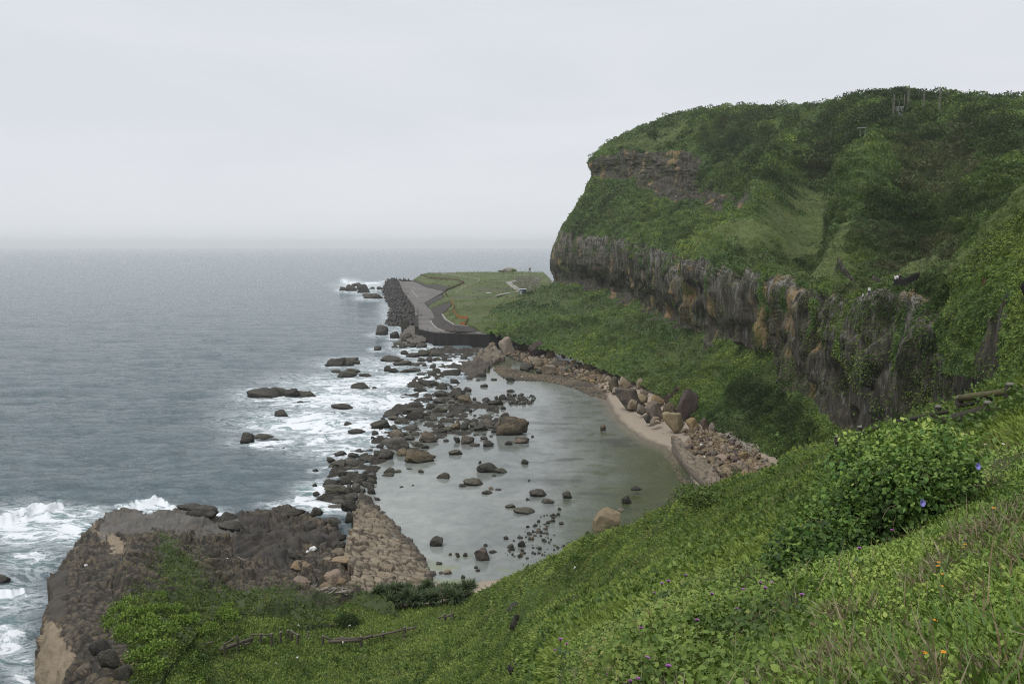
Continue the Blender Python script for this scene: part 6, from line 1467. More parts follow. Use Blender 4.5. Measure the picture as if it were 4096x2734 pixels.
# ------------------------------------------------------------------ flowers
def build_flowers():
    M_purple = plain('thistle_petals', (.40, .16, .44), .7, .2, 0, 30, .25); M_cup = plain('thistle_cup', (.10, .09, .05), .8, .2, .3, 60)
    M_stem = plain('herb_stem', (.10, .15, .06), .7, .2, 0, 20); M_orange = plain('orange_petals', (.80, .30, .010), .6, .3, 0, 40, .2); M_core = plain('flower_core', (.55, .28, .02), .7)
    M_white = plain('white_petals', (.72, .72, .66), .6, .3, 0, 30, .1); M_violet = plain('violet_petals', (.26, .25, .62), .6, .3, 0, 10, .15)
    def stem_mesh(h, leafy):
        bm = bmesh.new(); tube(bm, [(0, 0, -.08), (.012, 0, h * .5), (0, 0, h)], [.006, .005, .004], 5)
        me = bpy.data.meshes.new('stem'); bm.to_mesh(me); bm.free(); me.materials.append(M_stem); return me
    def thistle_head(h):
        bm = bmesh.new(); tube(bm, [(0, 0, h - .004), (0, 0, h + .008), (0, 0, h + .018), (0, 0, h + .024)], [.004, .014, .013, .010], 8)
        cup = bpy.data.meshes.new('cup'); bm.to_mesh(cup); bm.free(); cup.materials.append(M_cup)
        bm = bmesh.new()
        for k in range(60):
            a = k * 2.4; r = .026 * math.sqrt(k / 60); d = Vector((math.cos(a) * r * 1.15, math.sin(a) * r * 1.15, .024 - r * .25)); s = Vector((-math.sin(a), math.cos(a), 0)) * .0032
            b = Vector((math.cos(a) * r * .3, math.sin(a) * r * .3, h + .022)); bm.faces.new([bm.verts.new(v) for v in (b - s, b + s, b + d + s, b + d - s)])
        pet = bpy.data.meshes.new('petals'); bm.to_mesh(pet); bm.free(); pet.materials.append(M_purple); return cup, pet
    H = .33; st = stem_mesh(H, 1); cup, pet = thistle_head(H)
    tl = Leaves(); n = 9; r = np.random.default_rng(4); a = r.uniform(0, 6.28, n)
    tl.add(T_lobed(), np.stack([0 * a, 0 * a, r.uniform(0, .16, n)], -1), np.stack([np.cos(a), np.sin(a), .5 + 0 * a], -1), np.tile([0, 0, 1.], (n, 1)), r.uniform(.08, .15, n), .6, palette([(.05, .10, .04), (.09, .15, .06)], r.random(n)))
    tleaf = tl.mesh('leaves', M_leaf)
    Z3 = lambda a, b: (500 + a * .133, 475 + b * .133); Z4 = lambda a, b: (750 + a * .133, 475 + b * .133); Z7 = lambda a, b: (750 + a * .1355, 262.5 + b * .1355)
    up = np.array([0, 0, 1.])
    def place(px, py, h, s):
        P0, n0, d0 = slope_at(px, py + h * s * FPX / 12); d0 = min(d0, 24)
        Pt = at_d(px, py, np.linalg.norm(P0[:2]) if d0 < 24 else d0)
        P0, n0, d0 = slope_at(px, py + h * s * FPX / d0)
        return P0
    th = [Z3(*q) for q in [(1245,775),(1205,770),(1150,857),(1575,880),(1815,840),(1970,835),(1935,790),(1780,985),(1490,1070),(1040,1135),(1090,1357),(1250,1420),(740,1475),(785,1490),(965,1530),(1010,1530),(440,1215),(395,1287),(485,1245),(1373,738),(930,1545),(2030,790)]] + [Z4(*q) for q in [(1047,405),(803,540),(365,885)]]
    order = sorted(range(len(th)), key=lambda k: th[k][0])
    WH = ['lowest left corner of the brow', 'brow of the slope', 'creeper edge', 'middle of the herb bank', 'dark bush foot', 'right grass bank']
    for rank, k in enumerate(order):
        px, py = th[k]; P = place(px, py, H, 1.0); d = np.linalg.norm(P - np.array([0, 0, CAM_H])); s = min(max(.85, 2.4 * d / FPX / .052), 2.2)
        P = place(px, py, H, s)
        e = empty('thistle', P, None, 'thistle', 'purple thistles on the near slope', rng.uniform(0, 6.28)); e.scale = (s, s, s)
        e['label'] = '%s purple thistle, number %d from the left along the near slope' % ('pale' if rank % 2 else 'bright', rank + 1)
        link('stem', st, e); link('leaves', tleaf, e); hd = link('flower_head', pet, e); link('cup', cup, hd)
    def daisy(h, R, npet, mp_, core=True):
        bm = bmesh.new()
        for k in range(npet):
            a = 2 * math.pi * k / npet; u = Vector((math.cos(a), math.sin(a), 0)); s = Vector((-u.y, u.x, 0)) * R * .26
            b = Vector((0, 0, h)); bm.faces.new([bm.verts.new(v) for v in (b + u * R * .15 - s * .5, b + u * R * .7 - s + Vector((0, 0, R * .15)), b + u * R + Vector((0, 0, R * .05)), b + u * R * .7 + s + Vector((0, 0, R * .15)), b + u * R * .15 + s * .5)])
        me = bpy.data.meshes.new('petals'); bm.to_mesh(me); bm.free(); me.materials.append(mp_)
        bm = bmesh.new(); tube(bm, [(0, 0, h - .004), (0, 0, h + R * .12), (0, 0, h + R * .3)], [R * .35, R * .4, R * .18], 8); co = bpy.data.meshes.new('core'); bm.to_mesh(co); bm.free(); co.materials.append(M_core)
        return me, co
    h = .23; st2 = stem_mesh(h, 0); pet2, core2 = daisy(h, .019, 16, M_orange)
    og = [Z4(*q) for q in [(1825,228),(1568,520),(1622,505),(1378,620),(1462,660),(1442,715),(1412,803),(1320,1050),(1425,1290),(1255,1295)]]
    names = ['orange flower highest up near the right edge', 'orange flower of the close pair below the highest one, left one', 'orange flower of the close pair below the highest one, right one', 'large orange flower above the brown seed stalks', 'small half hidden orange flower right of the large one', 'orange bud flower under the half hidden one', 'wide orange flower on the brown stalks', 'upright orange flower among broad leaves', 'largest orange flower near the bottom of the slope', 'small yellow orange flower left of the largest one']
    for (px, py), lb in zip(og, names):
        P = place(px, py, h, 1.0); d = np.linalg.norm(P - np.array([0, 0, CAM_H])); s = min(max(1.0, 3.0 * d / FPX / .038), 1.8); P = place(px, py, h, s)
        e = empty('orange_flower', P, lb, 'flower', 'orange flowers on the near slope'); e.scale = (s, s, s); e.rotation_euler = (rng.uniform(-.1, .3), rng.uniform(-.2, .2), rng.uniform(0, 6))
        link('stem', st2, e); hd = link('petals', pet2, e); link('core', core2, hd)
    h = .20; st3 = stem_mesh(h, 0); pet3, core3 = daisy(h, .016, 8, M_white)
    for px, py in [Z7(*q) for q in [(1570,1250),(1550,1275),(1640,1225),(1600,1255),(1780,1270),(1693,1307),(1800,1296),(1490,1250),(1790,1485),(1837,1483),(1750,1527),(1827,1515),(1640,1290)]]:
        P = place(px, py, h, 1.3); d = np.linalg.norm(P - np.array([0, 0, CAM_H])); s = min(max(1.0, 2.2 * d / FPX / .032), 2.2); P = place(px, py, h, s)
        e = empty('daisy', P, 'tiny white daisy with a yellow middle right of the creeper bush', 'daisy', 'white daisies beside the creeper bush'); e.scale = (s, s, s); e.rotation_euler = (.5, 0, rng.uniform(0, 6))
        link('stem', st3, e); hd = link('petals', pet3, e); link('core', core3, hd)
    def trumpet(R, L_, mat_):
        bm = bmesh.new(); prof = [(0, .08), (.5, .2), (.8, .5), (.95, .9), (.97, 1.0)]; rings = []
        for z_, r_ in prof: rings.append([bm.verts.new((math.cos(2 * math.pi * k / 15) * R * r_ * (1 + (.08 * math.cos(2 * math.pi * k / 3) if r_ > .8 else 0)), math.sin(2 * math.pi * k / 15) * R * r_, z_ * L_)) for k in range(15)])
        for a, b in zip(rings, rings[1:]):
            for k in range(15): bm.faces.new((a[k], a[(k + 1) % 15], b[(k + 1) % 15], b[k]))
        me = bpy.data.meshes.new('trumpet'); bm.to_mesh(me); bm.free()
        for q in me.polygons: q.use_smooth = True
        me.materials.append(mat_); return me
    gl = trumpet(.055, .05, M_violet)
    for (px, py), d, lb in ((Z4(1280, 205), 11.4, 'violet morning glory in the dark lower side of the creeper bush'), (Z7(1665, 1500), 12.0, 'violet morning glory near the right edge of the creeper bush')):
        o = link('morning_glory', gl); o.location = at_d(px, py, d); o.rotation_euler = (math.radians(75), 0, math.radians(20)); tag(o, lb, 'morning glory', 'violet morning glories')
    lily = trumpet(.07, .16, M_white); st4 = stem_mesh(.35, 0)
    Z2 = lambda a, b: (250 + a * .133, 475 + b * .133)
    for (px, py), lb in ((Z3(550, 708), 'cream white lily trumpet low on the slope above the lagoon'), (Z2(700, 1288), 'white lily below the middle of the broken fence'), (Z2(226, 1428), 'white lily at the lower left of the slope'), (Z2(363, 1378), 'small white lily up from the lower left one'),
                         (Z2(127, 1228), 'white lily at the left end of the broken fence'), (Z2(747, 1140), 'white lily on the lawn right of the dark round shrub'), (Z2(387, 1152), 'white lily on the lawn left of the pale fence post')):
        P, n0, d = slope_at(px, py + 2); s = max(1.0, 2.6 * d / FPX / .14)
        e = empty('lily', P, lb, 'lily', 'white lilies on the grass', rng.uniform(0, 6)); e.scale = (s, s, s)
        link('stem', st4, e); o = link('trumpet', lily, e); o.location = (0, 0, .34); o.rotation_euler = (1.2, 0, 0)

hill_foliage(hill, 'hillside_scrub', 'dense green scrub and tree canopy clothing the headland', 330000, 1500, 3000)
hill_foliage(near_spur, 'spur_scrub', 'bright green scrub clothing the nearer spur at the right edge', 90000, 0, 420, .62)
tick('hill foliage')
build_slope_plants(); tick('slope plants')
build_bushes(); build_flowers(); tick('bushes')
# thin scrub on the promontory
def prom_scrub():
    L = Leaves(); n = 60000
    w = prom.green[prom.f].mean(1) ** 1.5
    i, pos = pick_faces(prom.P, prom.f, w * (fbm(prom.P[prom.f[:, 0]] * .8, 3, 331) > -.15), n); nr = prom.n[prom.f[i, 0]]
    L.add(T_diamond(), pos, nr * .6 + rdir(n) * .7, rdir(n), rng.uniform(.12, .36, n), .6, palette([(.035, .06, .012), (.075, .115, .022), (.125, .17, .035), (.18, .21, .06), (.16, .13, .08)], .42 + .6 * fbm(pos * .35, 4, 333) + rng.normal(0, .15, n)))
    tag(link('promontory_herbs', L.mesh('promontory_herbs', M_leaf)), 'patchy green herbs creeping over the promontory rock', kind='stuff')
prom_scrub()
def meadow_tufts():
    L = Leaves(); n = 12000
    i, pos = pick_faces(meadow.P, meadow.f, np.clip(.35 + fbm(meadow.P[meadow.f[:, 0]] * .03, 4, 341) * 1.6, .03, 1), n)
    c = palette([(.08, .11, .04), (.12, .155, .055), (.155, .19, .065), (.19, .20, .09), (.16, .14, .085)], .45 + .6 * fbm(pos * .02, 4, 343) + rng.normal(0, .15, n))
    L.add(T_diamond(), pos, rdir(n) * .7 + np.array([0, 0, .8]), rdir(n), np.maximum(rng.uniform(.25, .5, n), pos[:, 1] / FPX * rng.uniform(.5, 1.0, n)), .7, c)
    m = 70; i, q = pick_faces(meadow.P, meadow.f, (fbm(meadow.P[meadow.f[:, 0]] * .02, 3, 345) > .05).astype(float), m); nl = 26; R = rng.uniform(.6, 1.5, m)
    q = np.repeat(q, nl, 0) + rdir(m * nl) * np.repeat(R, nl)[:, None] * np.array([1, 1, .6])
    L.add(T_diamond(), q, rdir(m * nl), rdir(m * nl), rng.uniform(.4, .8, m * nl), .7, palette([(.03, .055, .015), (.06, .10, .025), (.09, .14, .035)], rng.random(m * nl)))
    tag(link('meadow_tufts', L.mesh('meadow_tufts', M_leaf)), 'rough grass and low scrub on the plateau meadow', kind='stuff')
meadow_tufts()
# ------------------------------------------------------------------ people, fences, masts and other small things
def person_meshes():
    POSES = {'stand': dict(lf=(-.11, 0, 0), rf=(.11, .02, 0), lh=(-.26, .02, .80), rh=(.26, .05, .82), lk=(-.10, -.01, .48), rk=(.10, -.01, .48), le=(-.25, .03, 1.08), re=(.25, .03, 1.08), hip=.92),
             'walk': dict(lf=(-.09, -.32, 0), rf=(.09, .30, .05), lh=(-.25, .24, .86), rh=(.25, -.22, .86), lk=(-.09, -.16, .48), rk=(.09, .08, .48), le=(-.25, .06, 1.10), re=(.25, -.05, 1.10), hip=.90),
             'ride': dict(lf=(-.16, -.28, .28), rf=(.16, -.28, .28), lh=(-.24, -.48, .98), rh=(.24, -.48, .98), lk=(-.18, -.34, .72), rk=(.18, -.34, .72), le=(-.27, -.20, 1.06), re=(.27, -.20, 1.06), hip=.76)}
    skin_m = plain('skin', (.42, .27, .19), .6); hair_m = plain('dark_hair', (.02, .017, .015), .6)
    out = {}
    for shirt, cs in (('white', (.72, .72, .70)), ('black', (.02, .02, .022)), ('blue', (.08, .13, .28)), ('red', (.35, .05, .05))):
        shm = plain('cloth_' + shirt, cs, .85); pm = plain('trousers_' + shirt, (.028, .032, .045), .85)
        for nm, q in POSES.items():
            h = q['hip']
            V = [(0, 0, h), (0, 0, h + .25), (0, -.01, h + .50), (0, -.02, h + .60), (0, -.03, h + .72), (0, -.02, h + .82), (-.10, 0, h - .03), q['lk'], q['lf'], (q['lf'][0], q['lf'][1] - .14, q['lf'][2]), (.10, 0, h - .03), q['rk'], q['rf'], (q['rf'][0], q['rf'][1] - .14, q['rf'][2]),
                 (-.19, 0, h + .50), q['le'], q['lh'], (.19, 0, h + .50), q['re'], q['rh']]
            R = [.14, .135, .14, .055, .095, .085, .095, .06, .045, .035, .095, .06, .045, .035, .065, .048, .04, .065, .048, .04]
            E = [(0, 1), (1, 2), (2, 3), (3, 4), (4, 5), (0, 6), (6, 7), (7, 8), (8, 9), (0, 10), (10, 11), (11, 12), (12, 13), (2, 14), (14, 15), (15, 16), (2, 17), (17, 18), (18, 19)]
            me = bpy.data.meshes.new('body'); me.from_pydata(V, E, [])
            o = bpy.data.objects.new('tmp', me); C.objects.link(o)
            md = o.modifiers.new('skin', 'SKIN')
            for v, r in zip(me.skin_vertices[0].data, R): v.radius = (r, r)
            me.skin_vertices[0].data[0].use_root = True
            sd = o.modifiers.new('sub', 'SUBSURF'); sd.levels = 1
            dg = bpy.context.evaluated_depsgraph_get(); em = bpy.data.meshes.new_from_object(o.evaluated_get(dg))
            bpy.data.objects.remove(o)
            em.name = 'person'
            em.materials.clear()
            for m in (pm, shm, skin_m, hair_m): em.materials.append(m)
            for p in em.polygons:
                c = p.center; p.use_smooth = True
                k = 0 if c.z < h + .02 else 1
                if c.z > h + .57 : k = 2
                if c.z > h + .72 and c.y > -.07: k = 3
                if c.z > h + .80: k = 3
                if min((c - Vector(q['lh'])).length, (c - Vector(q['rh'])).length) < .12: k = 2
                if min((c - Vector(q['le'])).length, (c - Vector(q['re'])).length) < .09 and k == 0: k = 1
                p.material_index = k
            out[(nm, shirt)] = em
    return out
def build_things():
    PM = person_meshes()
    def person(P, pose, shirt, label, rz=0, s=1.0, group='people on the headland and breakwater'):
        o = link('person', PM[(pose, shirt)]); o.location = P; o.rotation_euler = (0, 0, rz); o.scale = (s, s, s); return tag(o, label, 'person', group)
    mz = lambda zx, zy: meadow.P[np.argmin((meadow.px - Z(zx, zy)[0]) ** 2 + (meadow.py - Z(zx, zy)[1]) ** 2)]
    rz_ = lambda zx, zy: at_z(*Z(zx, zy), 6.55)
    person(rz_(880, 936), 'walk', 'white', 'person in a white top walking above the middle of the seawall', .4)
    person(rz_(707, 908), 'stand', 'black', 'person in dark clothes standing near the corner of the seawall', 2)
    for zx, zy, c, lb in ((398, 350, 'black', 'left person of the dark pair far down the breakwater road'), (406, 350, 'blue', 'right person of the pair far down the breakwater road'), (434, 420, 'black', 'leftmost walker of the trio by the parapet'), (443, 421, 'black', 'middle walker of the trio by the parapet'), (452, 420, 'blue', 'rightmost walker of the trio by the parapet'),
                          (453, 455, 'white', 'person in white beside the parapet'), (498, 492, 'blue', 'person in blue walking along the parapet'), (521, 540, 'black', 'dark dressed walker nearest the bend of the parapet')):
        person(rz_(zx, zy), 'walk' if c != 'white' else 'stand', c, lb, rng.uniform(0, 6))
    for zx, zy, c, lb in ((1320, 114, 'black', 'small dark figure left of the rock knoll on the plateau edge'), (1340, 114, 'blue', 'blue dressed figure far left of the rock knoll'), (1373, 114, 'black', 'dark figure left of the tallest plateau figure'), (1420, 113, 'black', 'tallest dark figure left of the rock knoll'), (1455, 130, 'white', 'white dressed figure on the grass left of the knoll'),
                          (1413, 216, 'black', 'dark figure on the crest of the dirt path'), (1857, 296, 'white', 'white dressed walker of the group on the pale path'), (1866, 297, 'black', 'dark walker of the group on the pale path'), (1872, 296, 'blue', 'blue walker of the group on the pale path'), (1650, 432, 'white', 'walker in white on the lower path left of the booth'),
                          (1830, 424, 'black', 'dark walker on the lower path beside the booth'), (1967, 124, 'black', 'dark figure below the first thin poles'), (2021, 118, 'blue', 'figure between the thin poles and the wooden frame'), (2062, 120, 'black', 'dark figure left of the wooden frame'), (2193, 146, 'white', 'figure in white below the last thin pole'), (2225, 126, 'black', 'dark figure right of the poles'), (2250, 127, 'red', 'figure nearest the cliff on the plateau')):
        person(mz(zx, zy), 'stand', c, lb, rng.uniform(0, 6), 1.05)
    # scooters on the road
    mb = plain('scooter_paint', (.03, .03, .035), .3, .6); mt_ = plain('tyre_rubber', (.015, .015, .015), .9)
    def scooter(P, rz, lb):
        e = empty('scooter', P, lb, 'scooter', 'scooters riding on the breakwater road', rz)
        for y in (-.62, .62):
            bm = bmesh.new()
            rings = []
            for k in range(16):
                a = 2 * math.pi * k / 16; c = Vector((0, y + math.cos(a) * .22, .27 + math.sin(a) * .22)); u = Vector((0, math.cos(a), math.sin(a)))
                rings.append([bm.verts.new(c + u * .06 * math.cos(b) + Vector((1, 0, 0)) * .06 * math.sin(b)) for b in (0, 1.57, 3.14, 4.71)])
            for r, q in zip(rings, rings[1:] + rings[:1]):
                for k in range(4): bm.faces.new((r[k], r[(k + 1) % 4], q[(k + 1) % 4], q[k]))
            w = bm_obj('wheel', bm, mt_, e, True)
        bm = bmesh.new(); tube(bm, [(0, .85, .62), (0, .45, .58), (0, 0, .32), (0, -.35, .34), (0, -.5, .70), (0, -.5, 1.0)], [.10, .19, .14, .12, .13, .07], 8); bm_obj('body', bm, mb, e, True)
        bm = bmesh.new(); tube(bm, [(0, .7, .76), (0, .15, .76)], [.12, .13], 8); bm_obj('seat', bm, mt_, e, True)
        bm = bmesh.new(); tube(bm, [(-.32, -.42, 1.03), (0, -.5, 1.0), (.32, -.42, 1.03)], [.025, .03, .025], 6); bm_obj('handlebar', bm, mb, e)
    for zx, zy, r, lb, lp, c in ((620, 710, 2.9, 'scooter nearer the parapet on the breakwater road', 'rider on the scooter nearer the parapet', 'black'), (742, 755, 3.0, 'scooter in the middle of the breakwater road', 'rider in white on the scooter in the middle of the road', 'white')):
        P = rz_(zx, zy); scooter(P, r, lb); person(P, 'ride', c, lp, r)
    # booth
    B = mz(1984, 424); e = empty('booth', B, 'small blue and white booth beside the pale path', 'booth', None, .12)
    k_ = B[1] / FPX / (1 / .0745)     # metres per pixel of that view
    w2, h2 = 84 * k_ / 2, 66 * k_
    def boxm(x0, x1, y0, y1, z0, z1, bev=.03):
        bm = bmesh.new(); bmesh.ops.create_cube(bm, size=1)
        for v in bm.verts: v.co = Vector((x0 + (v.co.x + .5) * (x1 - x0), y0 + (v.co.y + .5) * (y1 - y0), z0 + (v.co.z + .5) * (z1 - z0)))
        if bev: bmesh.ops.bevel(bm, geom=list(bm.edges), offset=bev, segments=1, affect='EDGES')
        return bm
    Mb = plain('booth_blue', (.045, .12, .25), .5, .3, 0, 1, .15); Mw = plain('booth_white', (.62, .64, .64), .6, .3, 0, 2, .08); Mglass = plain('booth_glass', (.06, .12, .17), .15, .5)
    bm_obj('wall', boxm(-w2, w2, -w2 * .8, w2 * .8, -.3, h2), Mb, e); bm_obj('roof', boxm(-w2 - .25, w2 + .25, -w2 * .8 - .25, w2 * .8 + .25, h2, h2 + .35), Mw, e)
    bm_obj('door', boxm(-w2 * .95, -w2 * .1, -w2 * .8 - .05, -w2 * .8 + .02, -.1, h2 * .62, .01), Mw, e)
    f = bm_obj('window', boxm(-w2 * .95, -w2 * .1, -w2 * .8 - .05, -w2 * .8 + .02, h2 * .68, h2 * .92, .01), Mw, e); bm_obj('pane', boxm(-w2 * .88, -w2 * .17, -w2 * .8 - .07, -w2 * .8 - .04, h2 * .71, h2 * .89, 0), Mglass, f)
    bm_obj('side_panel', boxm(w2 * .1, w2 * .95, -w2 * .8 - .05, -w2 * .8 + .02, .1, h2 * .9, .01), plain('booth_dark_blue', (.03, .07, .16), .5), e)
    # lamp posts
    Mp = plain('lamp_post_paint', (.42, .42, .40), .6); Ml = plain('lamp_glass', (.6, .6, .56), .4)
    for zx, zt, zb, lb in ((1770, 155, 254, 'lamp post left of the bend of the pale path'), (1875, 190, 236, 'short looking lamp post behind the bend of the pale path'), (1980, 228, 322, 'lamp post at the right edge of the pale path'), (2072, 296, 388, 'nearer lamp post right of the booth'), (2085, 254, 356, 'farther lamp post right of the booth'), (2003, 140, 216, 'left lamp post of the two up on the plateau'), (2052, 150, 216, 'right lamp post of the two up on the plateau')):
        P = mz(zx, zb); h = (zb - zt) * .0745 / FPX * P[1]
        e = empty('street_lamp', P, lb, 'street lamp', 'street lamps on the plateau')
        bm = bmesh.new(); tube(bm, [(0, 0, -.3), (0, 0, h * .5), (0, 0, h)], [.16, .13, .10]); bm_obj('pole', bm, Mp, e)
        bm = bmesh.new(); tube(bm, [(-.1, 0, h), (.35, 0, h + .06), (.75, 0, h + .02)], [.08, .11, .07]); bm_obj('lamp_head', bm, Ml, e)
    Mr = plain('rusty_wood', (.16, .09, .045), .85, .2, .3, 4)
    for zx, zt, zb, lb in ((1935, 60, 120, 'thin pole first from the left beside the rock knoll'), (1953, 45, 124, 'tall thin pole second from the left beside the rock knoll'), (2005, 62, 118, 'thin pole midway between the knoll and the wooden frame'), (2036, 48, 122, 'tall thin pole just left of the wooden frame'), (2143, 50, 112, 'thin pole first right of the wooden frame'), (2165, 45, 122, 'thin pole second right of the wooden frame'), (2195, 52, 124, 'leaning thin pole farthest right on the plateau')):
        P = mz(zx, zb); h = (zb - zt) * .0745 / FPX * P[1]
        bm = bmesh.new(); tube(bm, [(0, 0, -.5), (.02 * h, 0, h * .5), (.05 * h if 'leaning' in lb else 0, 0, h)], [.22, .18, .12])
        o = bm_obj('flag_pole', bm, Mp); o.location = P; tag(o, lb, 'pole', 'thin poles on the plateau edge')
    P = mz(2083, 124); h = 56 * .0745 / FPX * P[1]; e = empty('wooden_frame', P, 'brown wooden frame tower among the thin poles', 'frame tower')
    for x in (-1, 1): bm_obj('post', boxm(x * h * .2 - .3, x * h * .2 + .3, -.3, .3, -.5, h), Mr, e)
    bm_obj('crossbar', boxm(-h * .26, h * .26, -.32, .32, h * .88, h * .98), Mr, e); bm_obj('panel', boxm(-h * .2 + .3, h * .2 - .3, -.12, .12, h * .45, h * .86), Mr, e)
    P = mz(868, 146); h = 34 * .0745 / FPX * P[1]; e = empty('gateway', P, 'small dark gateway on the seaward edge of the plateau', 'gateway')
    for x in (-1, 1): bm_obj('post', boxm(x * h * .17 - .15, x * h * .17 + .15, -.15, .15, -.5, h), Mr, e)
    bm_obj('crossbar', boxm(-h * .2, h * .2, -.16, .16, h * .62, h * .74), Mr, e)
    P = mz(2175, 236); h = 28 * .0745 / FPX * P[1]; e = empty('notice_board', P, 'white topped board on two legs at the foot of the cliff', 'board')
    for x in (-1.5, 1.5): bm_obj('leg', boxm(x - .12, x + .12, -.1, .1, -.4, h), Mp, e)
    bm_obj('board', boxm(-2.0, 2.0, -.5, .5, h, h + .35), Mw, e)
    P = mz(1530, 402); bm = bmesh.new(); bmesh.ops.create_cone(bm, cap_ends=True, segments=24, radius1=2.4, radius2=2.3, depth=.5); o = bm_obj('cistern_cover', bm, Mw); o.location = P + np.array([0, 0, .15]); tag(o, 'round white cover lying in the meadow', 'cover')
    P = rz_(1080, 940); bm = boxm(-.16, .16, -.16, .16, -.2, 2.0); o = bm_obj('bollard', bm, Mr); o.location = P; tag(o, 'rusty post on the edge of the seawall', 'post')
    # rock knoll at the plateau edge
    P = mz(1785, 116); m = P[1] / FPX * .0745
    o = link('rock_knoll', rock_proto('r', 77, M_bt, 4, 'rock_knoll')); o.location = P + np.array([0, 6, -1]); o.scale = (215 * m, 150 * m, 62 * m); tag(o, 'bare topped rock knoll on the far edge of the plateau', 'rock')
    for zx, w, h, lb in ((1690, 90, 34, 'green scrub on the left flank of the rock knoll'), (1860, 110, 50, 'green scrub on the right flank of the rock knoll')):
        o = link('shrub', crown_mesh('shrub', 500, .7, .2, GREEN, int(zx), .45)); o.location = mz(zx, 117); o.scale = (w * m * .55, w * m * .4, h * m * .85); tag(o, lb, 'shrub')
    # stepped orange railing over the meadow, brown further off
    Mo = plain('orange_timber', (.30, .13, .045), .8, .2, .2, 3); Mbn = plain('brown_timber', (.12, .075, .045), .85, .2, .2, 3)
    def railing(pts, h, sp, mat, lb, posts=True, r=.11, nrail=2, name='railing', cat='railing', infill=True):
        e = empty(name, pts[0], lb, cat); o0 = Vector(pts[0])
        pts = [Vector(p) - o0 for p in pts]
        for j in range(nrail):
            bm = bmesh.new(); tube(bm, [p + Vector((0, 0, h * (1 - .5 * j))) for p in pts], [r] * len(pts), 5); bm_obj('rail', bm, mat, e)
        if infill:
            bm = wall_strip(pts, h * .86, .06, 0.1); bm_obj('slat_panel', bm, mat, e)
        n = 0; pm = None
        for a, b in zip(pts, pts[1:]):
            k = max(1, int((b - a).length / sp))
            for i in range(k):
                if n > 95: break
                q = a.lerp(b, i / k); n += 1
                if pm is None: bm = boxm(-r * 1.2, r * 1.2, -r * 1.2, r * 1.2, -.4, h * 1.05, 0); pm = bpy.data.meshes.new('post'); bm.to_mesh(pm); bm.free(); pm.materials.append(mat)
                po = link('post', pm, e); po.location = q
        return e
    railing([mz(*q) for q in [(1150, 908), (1190, 862), (1225, 822)]], 2.2, 3, Mo, 'orange stair railing climbing the block bank')
    railing([mz(*q) for q in [(1228, 818), (1238, 750), (1110, 738), (1046, 642), (1062, 592), (1018, 494)]], 1.7, 5, Mo, 'orange railing zigzagging over the near meadow')
    railing([mz(*q) for q in [(968, 462), (936, 396), (962, 376), (1060, 336), (1192, 272)]], 1.8, 7, Mbn, 'brown railing along the upper edge of the far bank')
    railing([mz(*q) for q in [(1192, 268), (1100, 238), (980, 225), (720, 202)]], 1.8, 9, Mbn, 'brown railing on the far terrace of the meadow')
    railing([mz(*q) for q in [(696, 192), (650, 175), (614, 160)]], 1.8, 9, Mbn, 'short brown railing at the seaward end of the meadow')
    # railings on the headland
    R2 = lambda zx, zy: (537.5 + zx * .117, 87.5 + zy * .117); R3 = lambda zx, zy: (750 + zx * .1276, 75 + zy * .1276); Z7 = lambda a, b: (750 + a * .1355, 262.5 + b * .1355)
    Mg = plain('weathered_fence', (.11, .10, .09), .85)
    railing([at_d(*R2(*q), 662) for q in [(762, 398), (910, 356)]], 1.5, 2.5, Mg, 'lower pale railing on the skyline of the headland', r=.12, infill=False)
    railing([at_d(*R2(*q), 655) for q in [(972, 328), (1090, 300), (1265, 262)]], 1.5, 2.5, Mg, 'upper pale railing on the skyline of the headland', r=.12, infill=False)
    person(at_d(*R2(870, 374), 660), 'stand', 'black', 'dark figure on the skyline at the lower railing', 1, 1.5, 'people on the skyline'); person(at_d(*R2(1088, 304), 654), 'stand', 'black', 'dark figure on the skyline at the upper railing', 1, 1.5, 'people on the skyline')
    railing([at_d(*Z7(*q), d) for q, d in [((1722, 158), 104), ((1860, 140), 100), ((1985, 100), 96)]], 1.15, 1.2, plain('red_brown_timber', (.13, .055, .035), .8), 'red brown stair railing at the right edge', r=.05)
    railing([at_d(*Z7(*q), d) for q, d in [((1062, 160), 150), ((1140, 158), 150), ((1250, 108), 156)]], 1.2, 1.6, plain('dark_timber', (.03, .027, .024), .85), 'dark stair railing on the green ridge above the cliff', r=.06)
    for (q, d, c, s, lb) in (((1068, 156), 150, 'white', 1, 'leftmost of three people resting at the end of the dark railing'), ((1085, 152), 151, 'white', 1, 'middle of three people at the end of the dark railing, in white'), ((1102, 148), 152, 'black', 1, 'rightmost of three people at the end of the dark railing, in black'),
                             ((878, 240), 158, 'white', 1, 'person in white on the cliff top path, upper one'), ((832, 282), 160, 'white', 1, 'person in white on the cliff top path, lower one'), ((1952, 96), 97, 'blue', 1, 'left person behind the red brown railing'), ((1980, 92), 96, 'black', 1, 'right person behind the red brown railing')):
        person(at_d(*Z7(*q), d), 'stand', c, lb, rng.uniform(0, 6), s, 'people on the headland stairs')
    _hx, _hy, _hd = project(hill.P)
    def hill_d(px, py):
        m = (np.abs(_hx - px) < 3) & (np.abs(_hy - py) < 3)
        return float(_hd[m].min()) if m.any() else 360.0
    # lattice masts and roofs on the summit
    Mm = plain('mast_steel', (.24, .215, .19), .6)
